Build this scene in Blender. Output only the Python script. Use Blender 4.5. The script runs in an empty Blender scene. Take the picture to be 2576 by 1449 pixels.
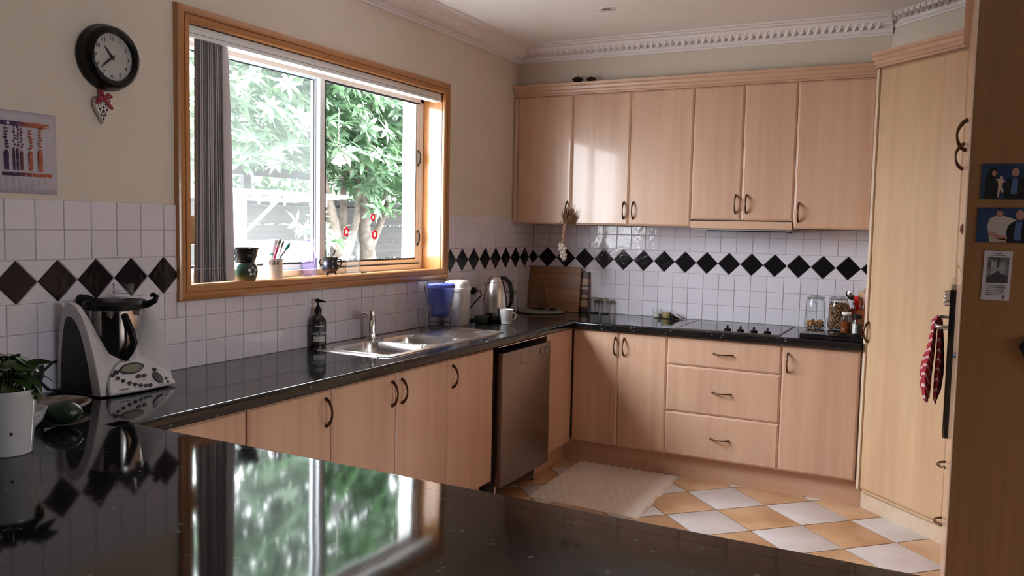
import bpy, bmesh, math, random
from math import sin, cos, pi, radians
from mathutils import Vector, Matrix

random.seed(7)
S = bpy.context.scene
COL = S.collection

# ------------------------------------------------------------------ camera, world, lights, exposure
F_PX = 2108.37
YAW, PITCH, ROLL = -0.47873, -0.07387, 0.02042
CAM = Vector((2.62154, -5.35286, 1.48002))
fwd = Vector((sin(YAW) * cos(PITCH), cos(YAW) * cos(PITCH), sin(PITCH)))
r0 = Vector((cos(YAW), -sin(YAW), 0))
u0 = r0.cross(fwd)
rgt = r0 * cos(ROLL) + u0 * sin(ROLL)
upv = -r0 * sin(ROLL) + u0 * cos(ROLL)
cd = bpy.data.cameras.new('camera')
cd.sensor_fit = 'HORIZONTAL'
cd.sensor_width = 36.0
cd.lens = F_PX / 2576.0 * 36.0
cd.clip_start = 0.05
cam = bpy.data.objects.new('camera', cd)
COL.objects.link(cam)
mw = Matrix((rgt, upv, -fwd)).transposed().to_4x4()
mw.translation = CAM
cam.matrix_world = mw
S.camera = cam

W = bpy.data.worlds.new('overcast_sky')
S.world = W
W.use_nodes = True
nt = W.node_tree
nt.nodes.clear()
wo = nt.nodes.new('ShaderNodeOutputWorld')
bg = nt.nodes.new('ShaderNodeBackground')
tc = nt.nodes.new('ShaderNodeTexCoord')
sx = nt.nodes.new('ShaderNodeSeparateXYZ')
cr = nt.nodes.new('ShaderNodeValToRGB')
cr.color_ramp.elements[0].position = 0.0
cr.color_ramp.elements[0].color = (0.317, 0.312, 0.333, 1)   # overcast: horizon a third of the zenith
cr.color_ramp.elements[1].position = 1.0
cr.color_ramp.elements[1].color = (0.93, 0.925, 1.0, 1)
nt.links.new(tc.outputs['Generated'], sx.inputs[0])
nt.links.new(sx.outputs['Z'], cr.inputs[0])
nt.links.new(cr.outputs[0], bg.inputs[0])
bg.inputs[1].default_value = 27.0
nt.links.new(bg.outputs[0], wo.inputs[0])

sl = bpy.data.lights.new('sun', 'SUN')
sl.energy = 4.0
sl.color = (1.0, 0.96, 0.88)
sl.angle = radians(6)
so = bpy.data.objects.new('sun', sl)
COL.objects.link(so)
so.location = (6, -2, 9)
so.rotation_euler = Vector((-0.55, 0.12, -1.0)).to_track_quat('-Z', 'Y').to_euler()

# daylight sampled through an unseen window added to fill the left wall
pl2 = bpy.data.lights.new('fill_portal', 'AREA')
pl2.shape = 'RECTANGLE'
pl2.size = 1.05
pl2.size_y = 1.0
pl2.cycles.is_portal = True
po2 = bpy.data.objects.new('fill_portal', pl2)
COL.objects.link(po2)
po2.location = (6.15, -3.525, 1.45)
po2.rotation_euler = Vector((-1, 0, 0)).to_track_quat('-Z', 'Z').to_euler()

# daylight sampled through the kitchen window (portal: gives no light of its own)
pl = bpy.data.lights.new('window_portal', 'AREA')
pl.shape = 'RECTANGLE'
pl.size = 1.80
pl.size_y = 0.98
pl.cycles.is_portal = True
po = bpy.data.objects.new('window_portal', pl)
COL.objects.link(po)
po.location = (-0.19, -2.13, 1.725)
po.rotation_euler = (0, radians(-90), 0)
po.rotation_euler = Vector((1, 0, 0)).to_track_quat('-Z', 'Y').to_euler()

S.view_settings.view_transform = 'Standard'
S.view_settings.look = 'None'
S.view_settings.exposure = 0.88
S.view_settings.gamma = 1.0
S.view_settings.use_curve_mapping = False
try:
    S.cycles.use_denoising = True
    S.cycles.max_bounces = 10
    S.cycles.diffuse_bounces = 6
    S.cycles.transparent_max_bounces = 24
    S.cycles.sample_clamp_indirect = 8.0
    S.cycles.caustics_reflective = False
    S.cycles.caustics_refractive = False
except Exception:
    pass

# ------------------------------------------------------------------ materials
def nm(name):
    m = bpy.data.materials.new(name)
    m.use_nodes = True
    t = m.node_tree
    b = t.nodes['Principled BSDF']
    return m, t, b

def setb(b, **k):
    names = {'color': 'Base Color', 'rough': 'Roughness', 'metal': 'Metallic', 'spec': 'Specular IOR Level',
             'coat': 'Coat Weight', 'coatr': 'Coat Roughness', 'sheen': 'Sheen Weight', 'sss': 'Subsurface Weight', 'alpha': 'Alpha', 'ior': 'IOR'}
    for q, v in k.items():
        if q == 'color':
            v = (v[0], v[1], v[2], 1)
        b.inputs[names[q]].default_value = v

def plain(name, color, rough=0.5, metal=0.0, var=0.06, vscale=30.0, bump=0.0, bscale=200.0, **k):
    """a surface of one colour with slight procedural mottling and optional fine relief"""
    m, t, b = nm(name)
    setb(b, color=color, rough=rough, metal=metal, **k)
    co = t.nodes.new('ShaderNodeTexCoord')
    if var > 0:
        n = t.nodes.new('ShaderNodeTexNoise')
        n.inputs['Scale'].default_value = vscale
        n.inputs['Detail'].default_value = 4
        t.links.new(co.outputs['Object'], n.inputs['Vector'])
        r = t.nodes.new('ShaderNodeValToRGB')
        r.color_ramp.elements[0].position = 0.3
        r.color_ramp.elements[1].position = 0.7
        r.color_ramp.elements[0].color = tuple(c * (1 - var) for c in color) + (1,)
        r.color_ramp.elements[1].color = tuple(min(1, c * (1 + var)) for c in color) + (1,)
        t.links.new(n.outputs['Fac'], r.inputs[0])
        t.links.new(r.outputs[0], b.inputs['Base Color'])
    if bump > 0:
        n2 = t.nodes.new('ShaderNodeTexNoise')
        n2.inputs['Scale'].default_value = bscale
        n2.inputs['Detail'].default_value = 3
        t.links.new(co.outputs['Object'], n2.inputs['Vector'])
        bp = t.nodes.new('ShaderNodeBump')
        bp.inputs['Strength'].default_value = bump
        bp.inputs['Distance'].default_value = 0.002
        t.links.new(n2.outputs['Fac'], bp.inputs['Height'])
        t.links.new(bp.outputs[0], b.inputs['Normal'])
    return m

def wood(name, ca, cb, axis='Z', rough=0.35, stretch=1.2, dens=45.0, ripple=0.0, coat=0.0, fac=1.0):
    """grain running along one axis of the object, different on every board"""
    m, t, b = nm(name)
    co = t.nodes.new('ShaderNodeTexCoord')
    oi = t.nodes.new('ShaderNodeObjectInfo')
    mp = t.nodes.new('ShaderNodeMapping')
    sc = {'X': (stretch, dens, dens), 'Y': (dens, stretch, dens), 'Z': (dens, dens, stretch)}[axis]
    mp.inputs['Scale'].default_value = sc
    mul = t.nodes.new('ShaderNodeMath')
    mul.operation = 'MULTIPLY'
    mul.inputs[1].default_value = 37.0
    t.links.new(oi.outputs['Random'], mul.inputs[0])
    cmb = t.nodes.new('ShaderNodeCombineXYZ')
    for i in range(3):
        t.links.new(mul.outputs[0], cmb.inputs[i])
    t.links.new(co.outputs['Object'], mp.inputs['Vector'])
    t.links.new(cmb.outputs[0], mp.inputs['Location'])
    n = t.nodes.new('ShaderNodeTexNoise')
    n.inputs['Scale'].default_value = 1.0
    n.inputs['Detail'].default_value = 5
    n.inputs['Roughness'].default_value = 0.55
    t.links.new(mp.outputs[0], n.inputs['Vector'])
    r = t.nodes.new('ShaderNodeValToRGB')
    r.color_ramp.elements[0].position = 0.32
    r.color_ramp.elements[1].position = 0.68
    r.color_ramp.elements[0].color = (*ca, 1)
    r.color_ramp.elements[1].color = (*cb, 1)
    t.links.new(n.outputs['Fac'], r.inputs[0])
    # broad soft bands
    mp2 = t.nodes.new('ShaderNodeMapping')
    k = 0.22
    mp2.inputs['Scale'].default_value = tuple(s * k for s in sc)
    t.links.new(co.outputs['Object'], mp2.inputs['Vector'])
    t.links.new(cmb.outputs[0], mp2.inputs['Location'])
    n2 = t.nodes.new('ShaderNodeTexNoise')
    n2.inputs['Scale'].default_value = 1.0
    n2.inputs['Detail'].default_value = 2
    t.links.new(mp2.outputs[0], n2.inputs['Vector'])
    mx = t.nodes.new('ShaderNodeMixRGB')
    mx.blend_type = 'OVERLAY'
    mx.inputs[0].default_value = 0.22 * fac
    t.links.new(r.outputs[0], mx.inputs[1])
    t.links.new(n2.outputs['Fac'], mx.inputs[2])
    t.links.new(mx.outputs[0], b.inputs['Base Color'])
    setb(b, rough=rough, coat=coat, coatr=0.07)
    if ripple > 0:
        w = t.nodes.new('ShaderNodeTexWave')
        w.bands_direction = 'Z'
        w.inputs['Scale'].default_value = 28.0
        w.inputs['Distortion'].default_value = 2.5
        w.inputs['Detail'].default_value = 2
        w.inputs['Detail Scale'].default_value = 0.35
        t.links.new(co.outputs['Object'], w.inputs['Vector'])
        bp = t.nodes.new('ShaderNodeBump')
        bp.inputs['Strength'].default_value = ripple
        bp.inputs['Distance'].default_value = 0.001
        t.links.new(w.outputs['Fac'], bp.inputs['Height'])
        t.links.new(bp.outputs[0], b.inputs['Normal'])
    return m

def glass(name, tint=(0.97, 0.985, 0.985), edge=(0.85, 0.9, 0.92), body=0.012, rough=0.02):
    """thin clear glass or plastic: see-through with a mirror film that grows at grazing angles"""
    m, t, b = nm(name)
    t.nodes.remove(b)
    out = t.nodes['Material Output']
    tr = t.nodes.new('ShaderNodeBsdfTransparent')
    tr.inputs[0].default_value = (*tint, 1)
    gl = t.nodes.new('ShaderNodeBsdfGlossy')
    gl.inputs['Color'].default_value = (1, 1, 1, 1)
    gl.inputs['Roughness'].default_value = rough
    df = t.nodes.new('ShaderNodeBsdfTranslucent')
    df.inputs[0].default_value = (*edge, 1)
    lw = t.nodes.new('ShaderNodeLayerWeight')
    lw.inputs['Blend'].default_value = 0.25
    er = t.nodes.new('ShaderNodeValToRGB')      # walls look darker where the sight line runs along them
    er.color_ramp.elements[0].position = 0.55
    er.color_ramp.elements[0].color = (*tint, 1)
    er.color_ramp.elements[1].position = 0.97
    er.color_ramp.elements[1].color = tuple(c * 0.35 for c in tint) + (1,)
    m1 = t.nodes.new('ShaderNodeMixShader')
    m1.inputs[0].default_value = body
    t.links.new(er.outputs[0], tr.inputs[0])
    t.links.new(tr.outputs[0], m1.inputs[1])
    t.links.new(df.outputs[0], m1.inputs[2])
    mn = t.nodes.new('ShaderNodeMath')
    mn.operation = 'MULTIPLY_ADD'
    mn.inputs[1].default_value = 0.55
    mn.inputs[2].default_value = 0.03
    t.links.new(lw.outputs['Facing'], mn.inputs[0])
    lw2 = t.nodes.new('ShaderNodeLayerWeight')
    lw2.inputs['Blend'].default_value = 0.5
    t.links.new(lw2.outputs['Facing'], er.inputs[0])
    pw = t.nodes.new('ShaderNodeMath')
    pw.operation = 'POWER'
    pw.inputs[1].default_value = 1.6
    t.links.new(mn.outputs[0], pw.inputs[0])
    m2 = t.nodes.new('ShaderNodeMixShader')
    t.links.new(pw.outputs[0], m2.inputs[0])
    t.links.new(m1.outputs[0], m2.inputs[1])
    t.links.new(gl.outputs[0], m2.inputs[2])
    t.links.new(m2.outputs[0], out.inputs[0])
    return m

def window_glass(name, haze=0.0, tint=(0.97, 1.0, 0.985)):
    m, t, b = nm(name)
    t.nodes.remove(b)
    out = t.nodes['Material Output']
    tr = t.nodes.new('ShaderNodeBsdfTransparent')
    tr.inputs[0].default_value = (*tint, 1)
    tl = t.nodes.new('ShaderNodeBsdfTranslucent')
    tl.inputs[0].default_value = (0.9, 0.97, 0.95, 1)
    gl = t.nodes.new('ShaderNodeBsdfGlossy')
    gl.inputs['Roughness'].default_value = 0.0
    m1 = t.nodes.new('ShaderNodeMixShader')
    m1.inputs[0].default_value = haze
    if haze > 0.01:
        co = t.nodes.new('ShaderNodeTexCoord')
        n = t.nodes.new('ShaderNodeTexNoise')
        n.inputs['Scale'].default_value = 1.6
        n.inputs['Detail'].default_value = 3
        t.links.new(co.outputs['Object'], n.inputs['Vector'])
        mr = t.nodes.new('ShaderNodeMapRange')
        mr.inputs['From Min'].default_value = 0.3
        mr.inputs['From Max'].default_value = 0.7
        mr.inputs['To Min'].default_value = haze * 0.65
        mr.inputs['To Max'].default_value = haze * 1.3
        t.links.new(n.outputs['Fac'], mr.inputs[0])
        t.links.new(mr.outputs[0], m1.inputs[0])
    t.links.new(tr.outputs[0], m1.inputs[1])
    t.links.new(tl.outputs[0], m1.inputs[2])
    m2 = t.nodes.new('ShaderNodeMixShader')
    fr = t.nodes.new('ShaderNodeLayerWeight')
    fr.inputs['Blend'].default_value = 0.2
    fp_ = t.nodes.new('ShaderNodeMath')
    fp_.operation = 'POWER'
    fp_.inputs[1].default_value = 4.0
    t.links.new(fr.outputs['Facing'], fp_.inputs[0])
    t.links.new(fp_.outputs[0], m2.inputs[0])
    t.links.new(m1.outputs[0], m2.inputs[1])
    t.links.new(gl.outputs[0], m2.inputs[2])
    t.links.new(m2.outputs[0], out.inputs[0])
    return m

def stone(name, base, spk, rough=0.06, dens=55.0):
    m, t, b = nm(name)
    co = t.nodes.new('ShaderNodeTexCoord')
    v = t.nodes.new('ShaderNodeTexVoronoi')
    v.inputs['Scale'].default_value = dens
    v.inputs['Randomness'].default_value = 1.0
    n = t.nodes.new('ShaderNodeTexNoise')
    n.inputs['Scale'].default_value = 18.0
    n.inputs['Detail'].default_value = 6
    t.links.new(co.outputs['Object'], v.inputs['Vector'])
    t.links.new(co.outputs['Object'], n.inputs['Vector'])
    r = t.nodes.new('ShaderNodeValToRGB')
    r.color_ramp.elements[0].position = 0.16
    r.color_ramp.elements[0].color = (1, 1, 1, 1)
    r.color_ramp.elements[1].position = 0.30
    r.color_ramp.elements[1].color = (0, 0, 0, 1)
    t.links.new(v.outputs['Distance'], r.inputs[0])
    ns = t.nodes.new('ShaderNodeValToRGB')
    ns.color_ramp.elements[0].position = 0.52
    ns.color_ramp.elements[0].color = (0, 0, 0, 1)
    ns.color_ramp.elements[1].position = 0.62
    ns.color_ramp.elements[1].color = (1, 1, 1, 1)
    t.links.new(n.outputs['Fac'], ns.inputs[0])
    ml = t.nodes.new('ShaderNodeMath')
    ml.operation = 'MULTIPLY'
    t.links.new(r.outputs[0], ml.inputs[0])
    t.links.new(ns.outputs[0], ml.inputs[1])
    mx = t.nodes.new('ShaderNodeMixRGB')
    mx.inputs[1].default_value = (*base, 1)
    mx.inputs[2].default_value = (*spk, 1)
    t.links.new(ml.outputs[0], mx.inputs[0])
    t.links.new(mx.outputs[0], b.inputs['Base Color'])
    setb(b, rough=rough, spec=0.5)
    n3 = t.nodes.new('ShaderNodeTexNoise')
    n3.inputs['Scale'].default_value = 5.0
    n3.inputs['Detail'].default_value = 1
    t.links.new(co.outputs['Object'], n3.inputs['Vector'])
    bp = t.nodes.new('ShaderNodeBump')
    bp.inputs['Strength'].default_value = 0.10
    bp.inputs['Distance'].default_value = 0.004
    t.links.new(n3.outputs['Fac'], bp.inputs['Height'])
    t.links.new(bp.outputs[0], b.inputs['Normal'])
    return m

def glazed(name, color, rough=0.12, bump=0.35, var=0.05, bscale=22.0, spec=0.5):
    m, t, b = nm(name)
    setb(b, rough=rough, spec=spec)
    co = t.nodes.new('ShaderNodeTexCoord')
    oi = t.nodes.new('ShaderNodeObjectInfo')
    cmb = t.nodes.new('ShaderNodeCombineXYZ')
    ml = t.nodes.new('ShaderNodeMath')
    ml.operation = 'MULTIPLY'
    ml.inputs[1].default_value = 20.0
    t.links.new(oi.outputs['Random'], ml.inputs[0])
    for i in range(3):
        t.links.new(ml.outputs[0], cmb.inputs[i])
    va = t.nodes.new('ShaderNodeVectorMath')
    t.links.new(co.outputs['Object'], va.inputs[0])
    t.links.new(cmb.outputs[0], va.inputs[1])
    n = t.nodes.new('ShaderNodeTexNoise')
    n.inputs['Scale'].default_value = bscale
    n.inputs['Detail'].default_value = 1.5
    n.inputs['Distortion'].default_value = 0.8
    t.links.new(va.outputs[0], n.inputs['Vector'])
    bp = t.nodes.new('ShaderNodeBump')
    bp.inputs['Strength'].default_value = bump
    bp.inputs['Distance'].default_value = 0.004
    t.links.new(n.outputs['Fac'], bp.inputs['Height'])
    t.links.new(bp.outputs[0], b.inputs['Normal'])
    mx = t.nodes.new('ShaderNodeMixRGB')
    mx.inputs[1].default_value = tuple(c * (1 - var) for c in color) + (1,)
    mx.inputs[2].default_value = tuple(c * (1 + var) for c in color) + (1,)
    t.links.new(oi.outputs['Random'], mx.inputs[0])
    t.links.new(mx.outputs[0], b.inputs['Base Color'])
    return m

def cloudy(name, ca, cb, scale=6.0, rough=0.4, detail=5, lo=0.35, hi=0.65, bump=0.0, metal=0.0, spec=0.5):
    m, t, b = nm(name)
    co = t.nodes.new('ShaderNodeTexCoord')
    oi = t.nodes.new('ShaderNodeObjectInfo')
    cmb = t.nodes.new('ShaderNodeCombineXYZ')
    ml = t.nodes.new('ShaderNodeMath')
    ml.operation = 'MULTIPLY'
    ml.inputs[1].default_value = 20.0
    t.links.new(oi.outputs['Random'], ml.inputs[0])
    for i in range(3):
        t.links.new(ml.outputs[0], cmb.inputs[i])
    va = t.nodes.new('ShaderNodeVectorMath')
    t.links.new(co.outputs['Object'], va.inputs[0])
    t.links.new(cmb.outputs[0], va.inputs[1])
    n = t.nodes.new('ShaderNodeTexNoise')
    n.inputs['Scale'].default_value = scale
    n.inputs['Detail'].default_value = detail
    t.links.new(va.outputs[0], n.inputs['Vector'])
    r = t.nodes.new('ShaderNodeValToRGB')
    r.color_ramp.elements[0].position = lo
    r.color_ramp.elements[1].position = hi
    r.color_ramp.elements[0].color = (*ca, 1)
    r.color_ramp.elements[1].color = (*cb, 1)
    t.links.new(n.outputs['Fac'], r.inputs[0])
    t.links.new(r.outputs[0], b.inputs['Base Color'])
    setb(b, rough=rough, metal=metal, spec=spec)
    if bump > 0:
        bp = t.nodes.new('ShaderNodeBump')
        bp.inputs['Strength'].default_value = bump
        bp.inputs['Distance'].default_value = 0.004
        t.links.new(n.outputs['Fac'], bp.inputs['Height'])
        t.links.new(bp.outputs[0], b.inputs['Normal'])
    return m

def stripes(name, cols, axis='Z', scale=1.0, rough=0.4):
    """sharp bands of given colours along one generated axis; cols = [(pos, rgb), ...]"""
    m, t, b = nm(name)
    co = t.nodes.new('ShaderNodeTexCoord')
    s = t.nodes.new('ShaderNodeSeparateXYZ')
    t.links.new(co.outputs['Generated'], s.inputs[0])
    r = t.nodes.new('ShaderNodeValToRGB')
    r.color_ramp.interpolation = 'CONSTANT'
    e = r.color_ramp.elements
    e[0].position, e[0].color = cols[0][0], (*cols[0][1], 1)
    e[1].position, e[1].color = cols[1][0], (*cols[1][1], 1)
    for p_, c_ in cols[2:]:
        q = e.new(p_)
        q.color = (*c_, 1)
    t.links.new(s.outputs[axis], r.inputs[0])
    t.links.new(r.outputs[0], b.inputs['Base Color'])
    setb(b, rough=rough)
    return m

def ramp_print(name, stops, axis='Y', rough=0.6, speck=None):
    m, t, b = nm(name)
    co = t.nodes.new('ShaderNodeTexCoord')
    s = t.nodes.new('ShaderNodeSeparateXYZ')
    t.links.new(co.outputs['Generated'], s.inputs[0])
    r = t.nodes.new('ShaderNodeValToRGB')
    e = r.color_ramp.elements
    e[0].position, e[0].color = stops[0][0], (*stops[0][1], 1)
    e[1].position, e[1].color = stops[1][0], (*stops[1][1], 1)
    for p_, c_ in stops[2:]:
        q = e.new(p_)
        q.color = (*c_, 1)
    t.links.new(s.outputs[axis], r.inputs[0])
    last = r.outputs[0]
    if speck:
        n = t.nodes.new('ShaderNodeTexNoise')
        n.inputs['Scale'].default_value = speck[1]
        n.inputs['Detail'].default_value = 6
        t.links.new(co.outputs['Object'], n.inputs['Vector'])
        c = t.nodes.new('ShaderNodeValToRGB')
        c.color_ramp.elements[0].position = speck[2]
        c.color_ramp.elements[1].position = speck[2] + 0.04
        t.links.new(n.outputs['Fac'], c.inputs[0])
        mx = t.nodes.new('ShaderNodeMixRGB')
        t.links.new(c.outputs[0], mx.inputs[0])
        t.links.new(last, mx.inputs[1])
        mx.inputs[2].default_value = (*speck[0], 1)
        last = mx.outputs[0]
    t.links.new(last, b.inputs['Base Color'])
    setb(b, rough=rough)
    return m

MT = {}
def backlit(name, color, amount=0.5, rough=0.5):
    """thin stuff that lets light through"""
    m, t, b = nm(name)
    setb(b, color=color, rough=rough)
    tl = t.nodes.new('ShaderNodeBsdfTranslucent')
    tl.inputs[0].default_value = (*color, 1)
    mx = t.nodes.new('ShaderNodeMixShader')
    mx.inputs[0].default_value = amount
    t.links.new(b.outputs[0], mx.inputs[1])
    t.links.new(tl.outputs[0], mx.inputs[2])
    t.links.new(mx.outputs[0], t.nodes['Material Output'].inputs[0])
    return m

MT['paint'] = plain('wall_paint', (0.70, 0.635, 0.555), 0.75, var=0.02, vscale=3, bump=0.15, bscale=160)
MT['rearw'] = plain('darkened_unseen_wall', (0.20, 0.15, 0.11), 0.8, var=0.03)  # walls out of view, darkened to cut light bounced onto the end panel
MT['ceil'] = plain('ceiling_paint', (0.88, 0.87, 0.875), 0.85, var=0.015, vscale=2)
MT['plaster'] = plain('cornice_plaster', (0.86, 0.84, 0.865), 0.7, var=0.01)
MT['grout'] = plain('tile_grout', (0.50, 0.48, 0.50), 0.8)
MT['wtile'] = glazed('white_glazed_tile', (0.74, 0.715, 0.80), 0.10, 0.28, 0.03)
MT['btile'] = glazed('black_glazed_tile', (0.010, 0.009, 0.011), 0.10, 0.35, 0.3, spec=0.28)
MT['beech'] = wood('beech_laminate', (0.545, 0.340, 0.230), (0.61, 0.400, 0.282), 'Z', 0.30, ripple=0.05, dens=26, coat=0.5)
MT['beechx'] = wood('beech_laminate_across', (0.545, 0.340, 0.230), (0.61, 0.400, 0.282), 'X', 0.33, dens=26)
MT['pantryw'] = wood('pale_beech_laminate', (0.57, 0.385, 0.230), (0.65, 0.450, 0.280), 'Z', 0.30, ripple=0.05, dens=24, coat=0.3)
MT['endp'] = wood('shade_dark_end_panel', (0.20, 0.093, 0.030), (0.235, 0.115, 0.040), 'Z', 0.5, fac=0.3)  # deep shade put into the laminate colour of the end panel
MT['edge'] = plain('pale_laminate_edge', (0.66, 0.53, 0.40), 0.4)
MT['carc'] = plain('dark_cabinet_inside', (0.05, 0.04, 0.035), 0.7)
MT['casing'] = wood('varnished_window_timber', (0.37, 0.150, 0.042), (0.50, 0.235, 0.085), 'Y', 0.28, coat=0.4, dens=60)
MT['casingz'] = wood('varnished_window_timber_upright', (0.37, 0.150, 0.042), (0.50, 0.235, 0.085), 'Z', 0.28, coat=0.4, dens=60)
MT['alu'] = plain('white_window_aluminium', (0.87, 0.92, 0.97), 0.5, var=0.01)
MT['seal'] = plain('black_rubber_seal', (0.015, 0.015, 0.018), 0.5)
MT['bench'] = stone('dark_granite_laminate', (0.0075, 0.0080, 0.0090), (0.11, 0.115, 0.115), 0.055, 42.0)
MT['steel'] = plain('brushed_stainless_steel', (0.62, 0.59, 0.57), 0.24, 1.0, var=0.03, vscale=60)
MT['steelb'] = plain('dishwasher_steel', (0.27, 0.22, 0.20), 0.36, 1.0, var=0.05, vscale=20)
MT['chrome'] = plain('polished_chrome', (0.75, 0.74, 0.74), 0.08, 1.0, var=0)
MT['bronze'] = plain('bronze_handle', (0.12, 0.065, 0.04), 0.28, 0.9, var=0.1)
MT['black'] = plain('black_plastic', (0.006, 0.006, 0.007), 0.35, var=0, spec=0.25)
MT['blackg'] = plain('black_glossy', (0.006, 0.006, 0.008), 0.06, var=0)
MT['whitep'] = plain('white_plastic', (0.72, 0.71, 0.72), 0.30, var=0.01)
MT['greyp'] = plain('grey_plastic', (0.30, 0.29, 0.29), 0.4, var=0.02)
MT['cream'] = plain('cream_plastic', (0.62, 0.56, 0.50), 0.4, var=0.01)
MT['china'] = plain('white_china', (0.80, 0.78, 0.79), 0.14, var=0.01)
MT['glass'] = glass('clear_glass')
MT['glassd'] = glass('dusky_glass', (0.93, 0.93, 0.92), (0.6, 0.6, 0.58), 0.03)
MT['glassv'] = glass('violet_glass', (0.86, 0.81, 0.91), (0.7, 0.6, 0.85), 0.03)
MT['blue'] = glass('blue_plastic', (0.74, 0.78, 0.97), (0.35, 0.42, 0.95), 0.16, 0.05)
MT['bluel'] = plain('blue_lid_plastic', (0.05, 0.07, 0.30), 0.2, var=0)
MT['amber'] = glass('amber_glass', (0.12, 0.05, 0.02), (0.02, 0.01, 0.005), 0.5, 0.05)
MT['honey'] = plain('honey', (0.17, 0.040, 0.010), 0.15, var=0.05)
MT['wglass'] = window_glass('clear_window_glass', 0.0)
MT['hglass'] = window_glass('dusty_window_glass', 0.020)
MT['red'] = plain('red_plastic', (0.55, 0.015, 0.02), 0.3, var=0.02)
MT['terra'] = plain('terracotta', (0.50, 0.16, 0.08), 0.6, var=0.06)
MT['spoon'] = wood('pale_spoon_wood', (0.42, 0.25, 0.12), (0.55, 0.35, 0.18), 'Z', 0.5)
MT['bamboo'] = wood('bamboo_board', (0.20, 0.085, 0.03), (0.34, 0.16, 0.06), 'X', 0.45, dens=70, stretch=2)
MT['label'] = plain('pale_label_paper', (0.55, 0.56, 0.50), 0.6, var=0.02)
MT['ink'] = plain('dark_ink', (0.03, 0.025, 0.03), 0.6, var=0)
MT['wink'] = plain('white_ink', (0.7, 0.7, 0.7), 0.5, var=0)

# ------------------------------------------------------------------ mesh helpers
class B:
    """collects shapes in world (or local) coordinates; becomes ONE mesh object"""
    def __init__(s, mtx=None):
        s.v = []; s.f = []; s.mi = []; s.m = mtx; s.cur = 0
    def add(s, vs, fs):
        o = len(s.v)
        for p in vs:
            p = Vector(p)
            s.v.append(s.m @ p if s.m else p)
        for f in fs:
            s.f.append([i + o for i in f]); s.mi.append(s.cur)
        return s
    def box(s, x0, x1, y0, y1, z0, z1):
        if x0 > x1: x0, x1 = x1, x0
        if y0 > y1: y0, y1 = y1, y0
        if z0 > z1: z0, z1 = z1, z0
        v = [(x0,y0,z0),(x1,y0,z0),(x1,y1,z0),(x0,y1,z0),(x0,y0,z1),(x1,y0,z1),(x1,y1,z1),(x0,y1,z1)]
        return s.add(v, [(0,3,2,1),(4,5,6,7),(0,1,5,4),(1,2,6,5),(2,3,7,6),(3,0,4,7)])
    def prism(s, poly, z0, z1):
        """poly: list of (x, y), counter-clockwise seen from above"""
        n = len(poly)
        v = [(x, y, z0) for x, y in poly] + [(x, y, z1) for x, y in poly]
        f = [tuple(range(n - 1, -1, -1)), tuple(range(n, 2 * n))]
        f += [(i, (i + 1) % n, (i + 1) % n + n, i + n) for i in range(n)]
        return s.add(v, f)
    def loft(s, rings, cap0=True, cap1=True, closed=False):
        n = len(rings[0]); v = [p for r in rings for p in r]; f = []
        k = len(rings)
        for a in range(k if closed else k - 1):
            b_ = (a + 1) % k
            for i in range(n):
                j = (i + 1) % n
                f.append((a * n + i, a * n + j, b_ * n + j, b_ * n + i))
        if not closed:
            if cap0: f.append(tuple(range(n - 1, -1, -1)))
            if cap1: f.append(tuple(range((k - 1) * n, k * n)))
        return s.add(v, f)
    def lathe(s, prof, n=28, c=(0, 0, 0), axis='Z', cap0=True, cap1=True, sx=1.0, sy=1.0):
        """prof: list of (radius, height)"""
        rings = []
        for r, h in prof:
            ring = []
            for i in range(n):
                a = 2 * pi * i / n
                x, y = r * cos(a) * sx, r * sin(a) * sy
                if axis == 'Z': p = (c[0] + x, c[1] + y, c[2] + h)
                elif axis == 'X': p = (c[0] + h, c[1] + x, c[2] + y)
                else: p = (c[0] + y, c[1] + h, c[2] + x)
                ring.append(p)
            rings.append(ring)
        return s.loft(rings, cap0, cap1)
    def tube(s, pts, r, n=8, caps=True, closed=False, flat=1.0):
        pts = [Vector(p) for p in pts]
        k = len(pts)
        rs = r if isinstance(r, (list, tuple)) else [r] * k
        rings = []; up = None
        for i, p in enumerate(pts):
            if closed: d = pts[(i + 1) % k] - pts[i - 1]
            else: d = pts[min(i + 1, k - 1)] - pts[max(i - 1, 0)]
            d.normalize()
            if up is None:
                up = Vector((0, 0, 1)) if abs(d.z) < 0.9 else Vector((1, 0, 0))
            a = (up - d * up.dot(d))
            if a.length < 1e-5: a = d.orthogonal()
            a.normalize(); up = a
            b_ = d.cross(a)
            rings.append([tuple(p + (a * cos(2 * pi * j / n) + b_ * sin(2 * pi * j / n) * flat) * rs[i]) for j in range(n)])
        return s.loft(rings, caps, caps, closed)
    def ball(s, c, r, n=12, m=8, sc=(1, 1, 1)):
        prof = []
        rings = []
        for i in range(1, m):
            t = pi * i / m
            rings.append([(c[0] + r * sin(t) * cos(2 * pi * j / n) * sc[0], c[1] + r * sin(t) * sin(2 * pi * j / n) * sc[1], c[2] - r * cos(t) * sc[2]) for j in range(n)])
        return s.loft(rings)
    def sweep(s, prof, a, b_, out, up=(0, 0, 1), caps=True):
        """profile points (o, u) swept in a straight line from a to b; o along out, u along up"""
        a, b_, out, up = Vector(a), Vector(b_), Vector(out), Vector(up)
        return s.loft([[tuple(q + out * o + up * u) for o, u in prof] for q in (a, b_)], caps, caps)

def tag(o, label=None, cat=None, group=None, kind=None):
    if label: o['label'] = label
    if cat: o['category'] = cat
    if group: o['group'] = group
    if kind: o['kind'] = kind
    return o

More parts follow.
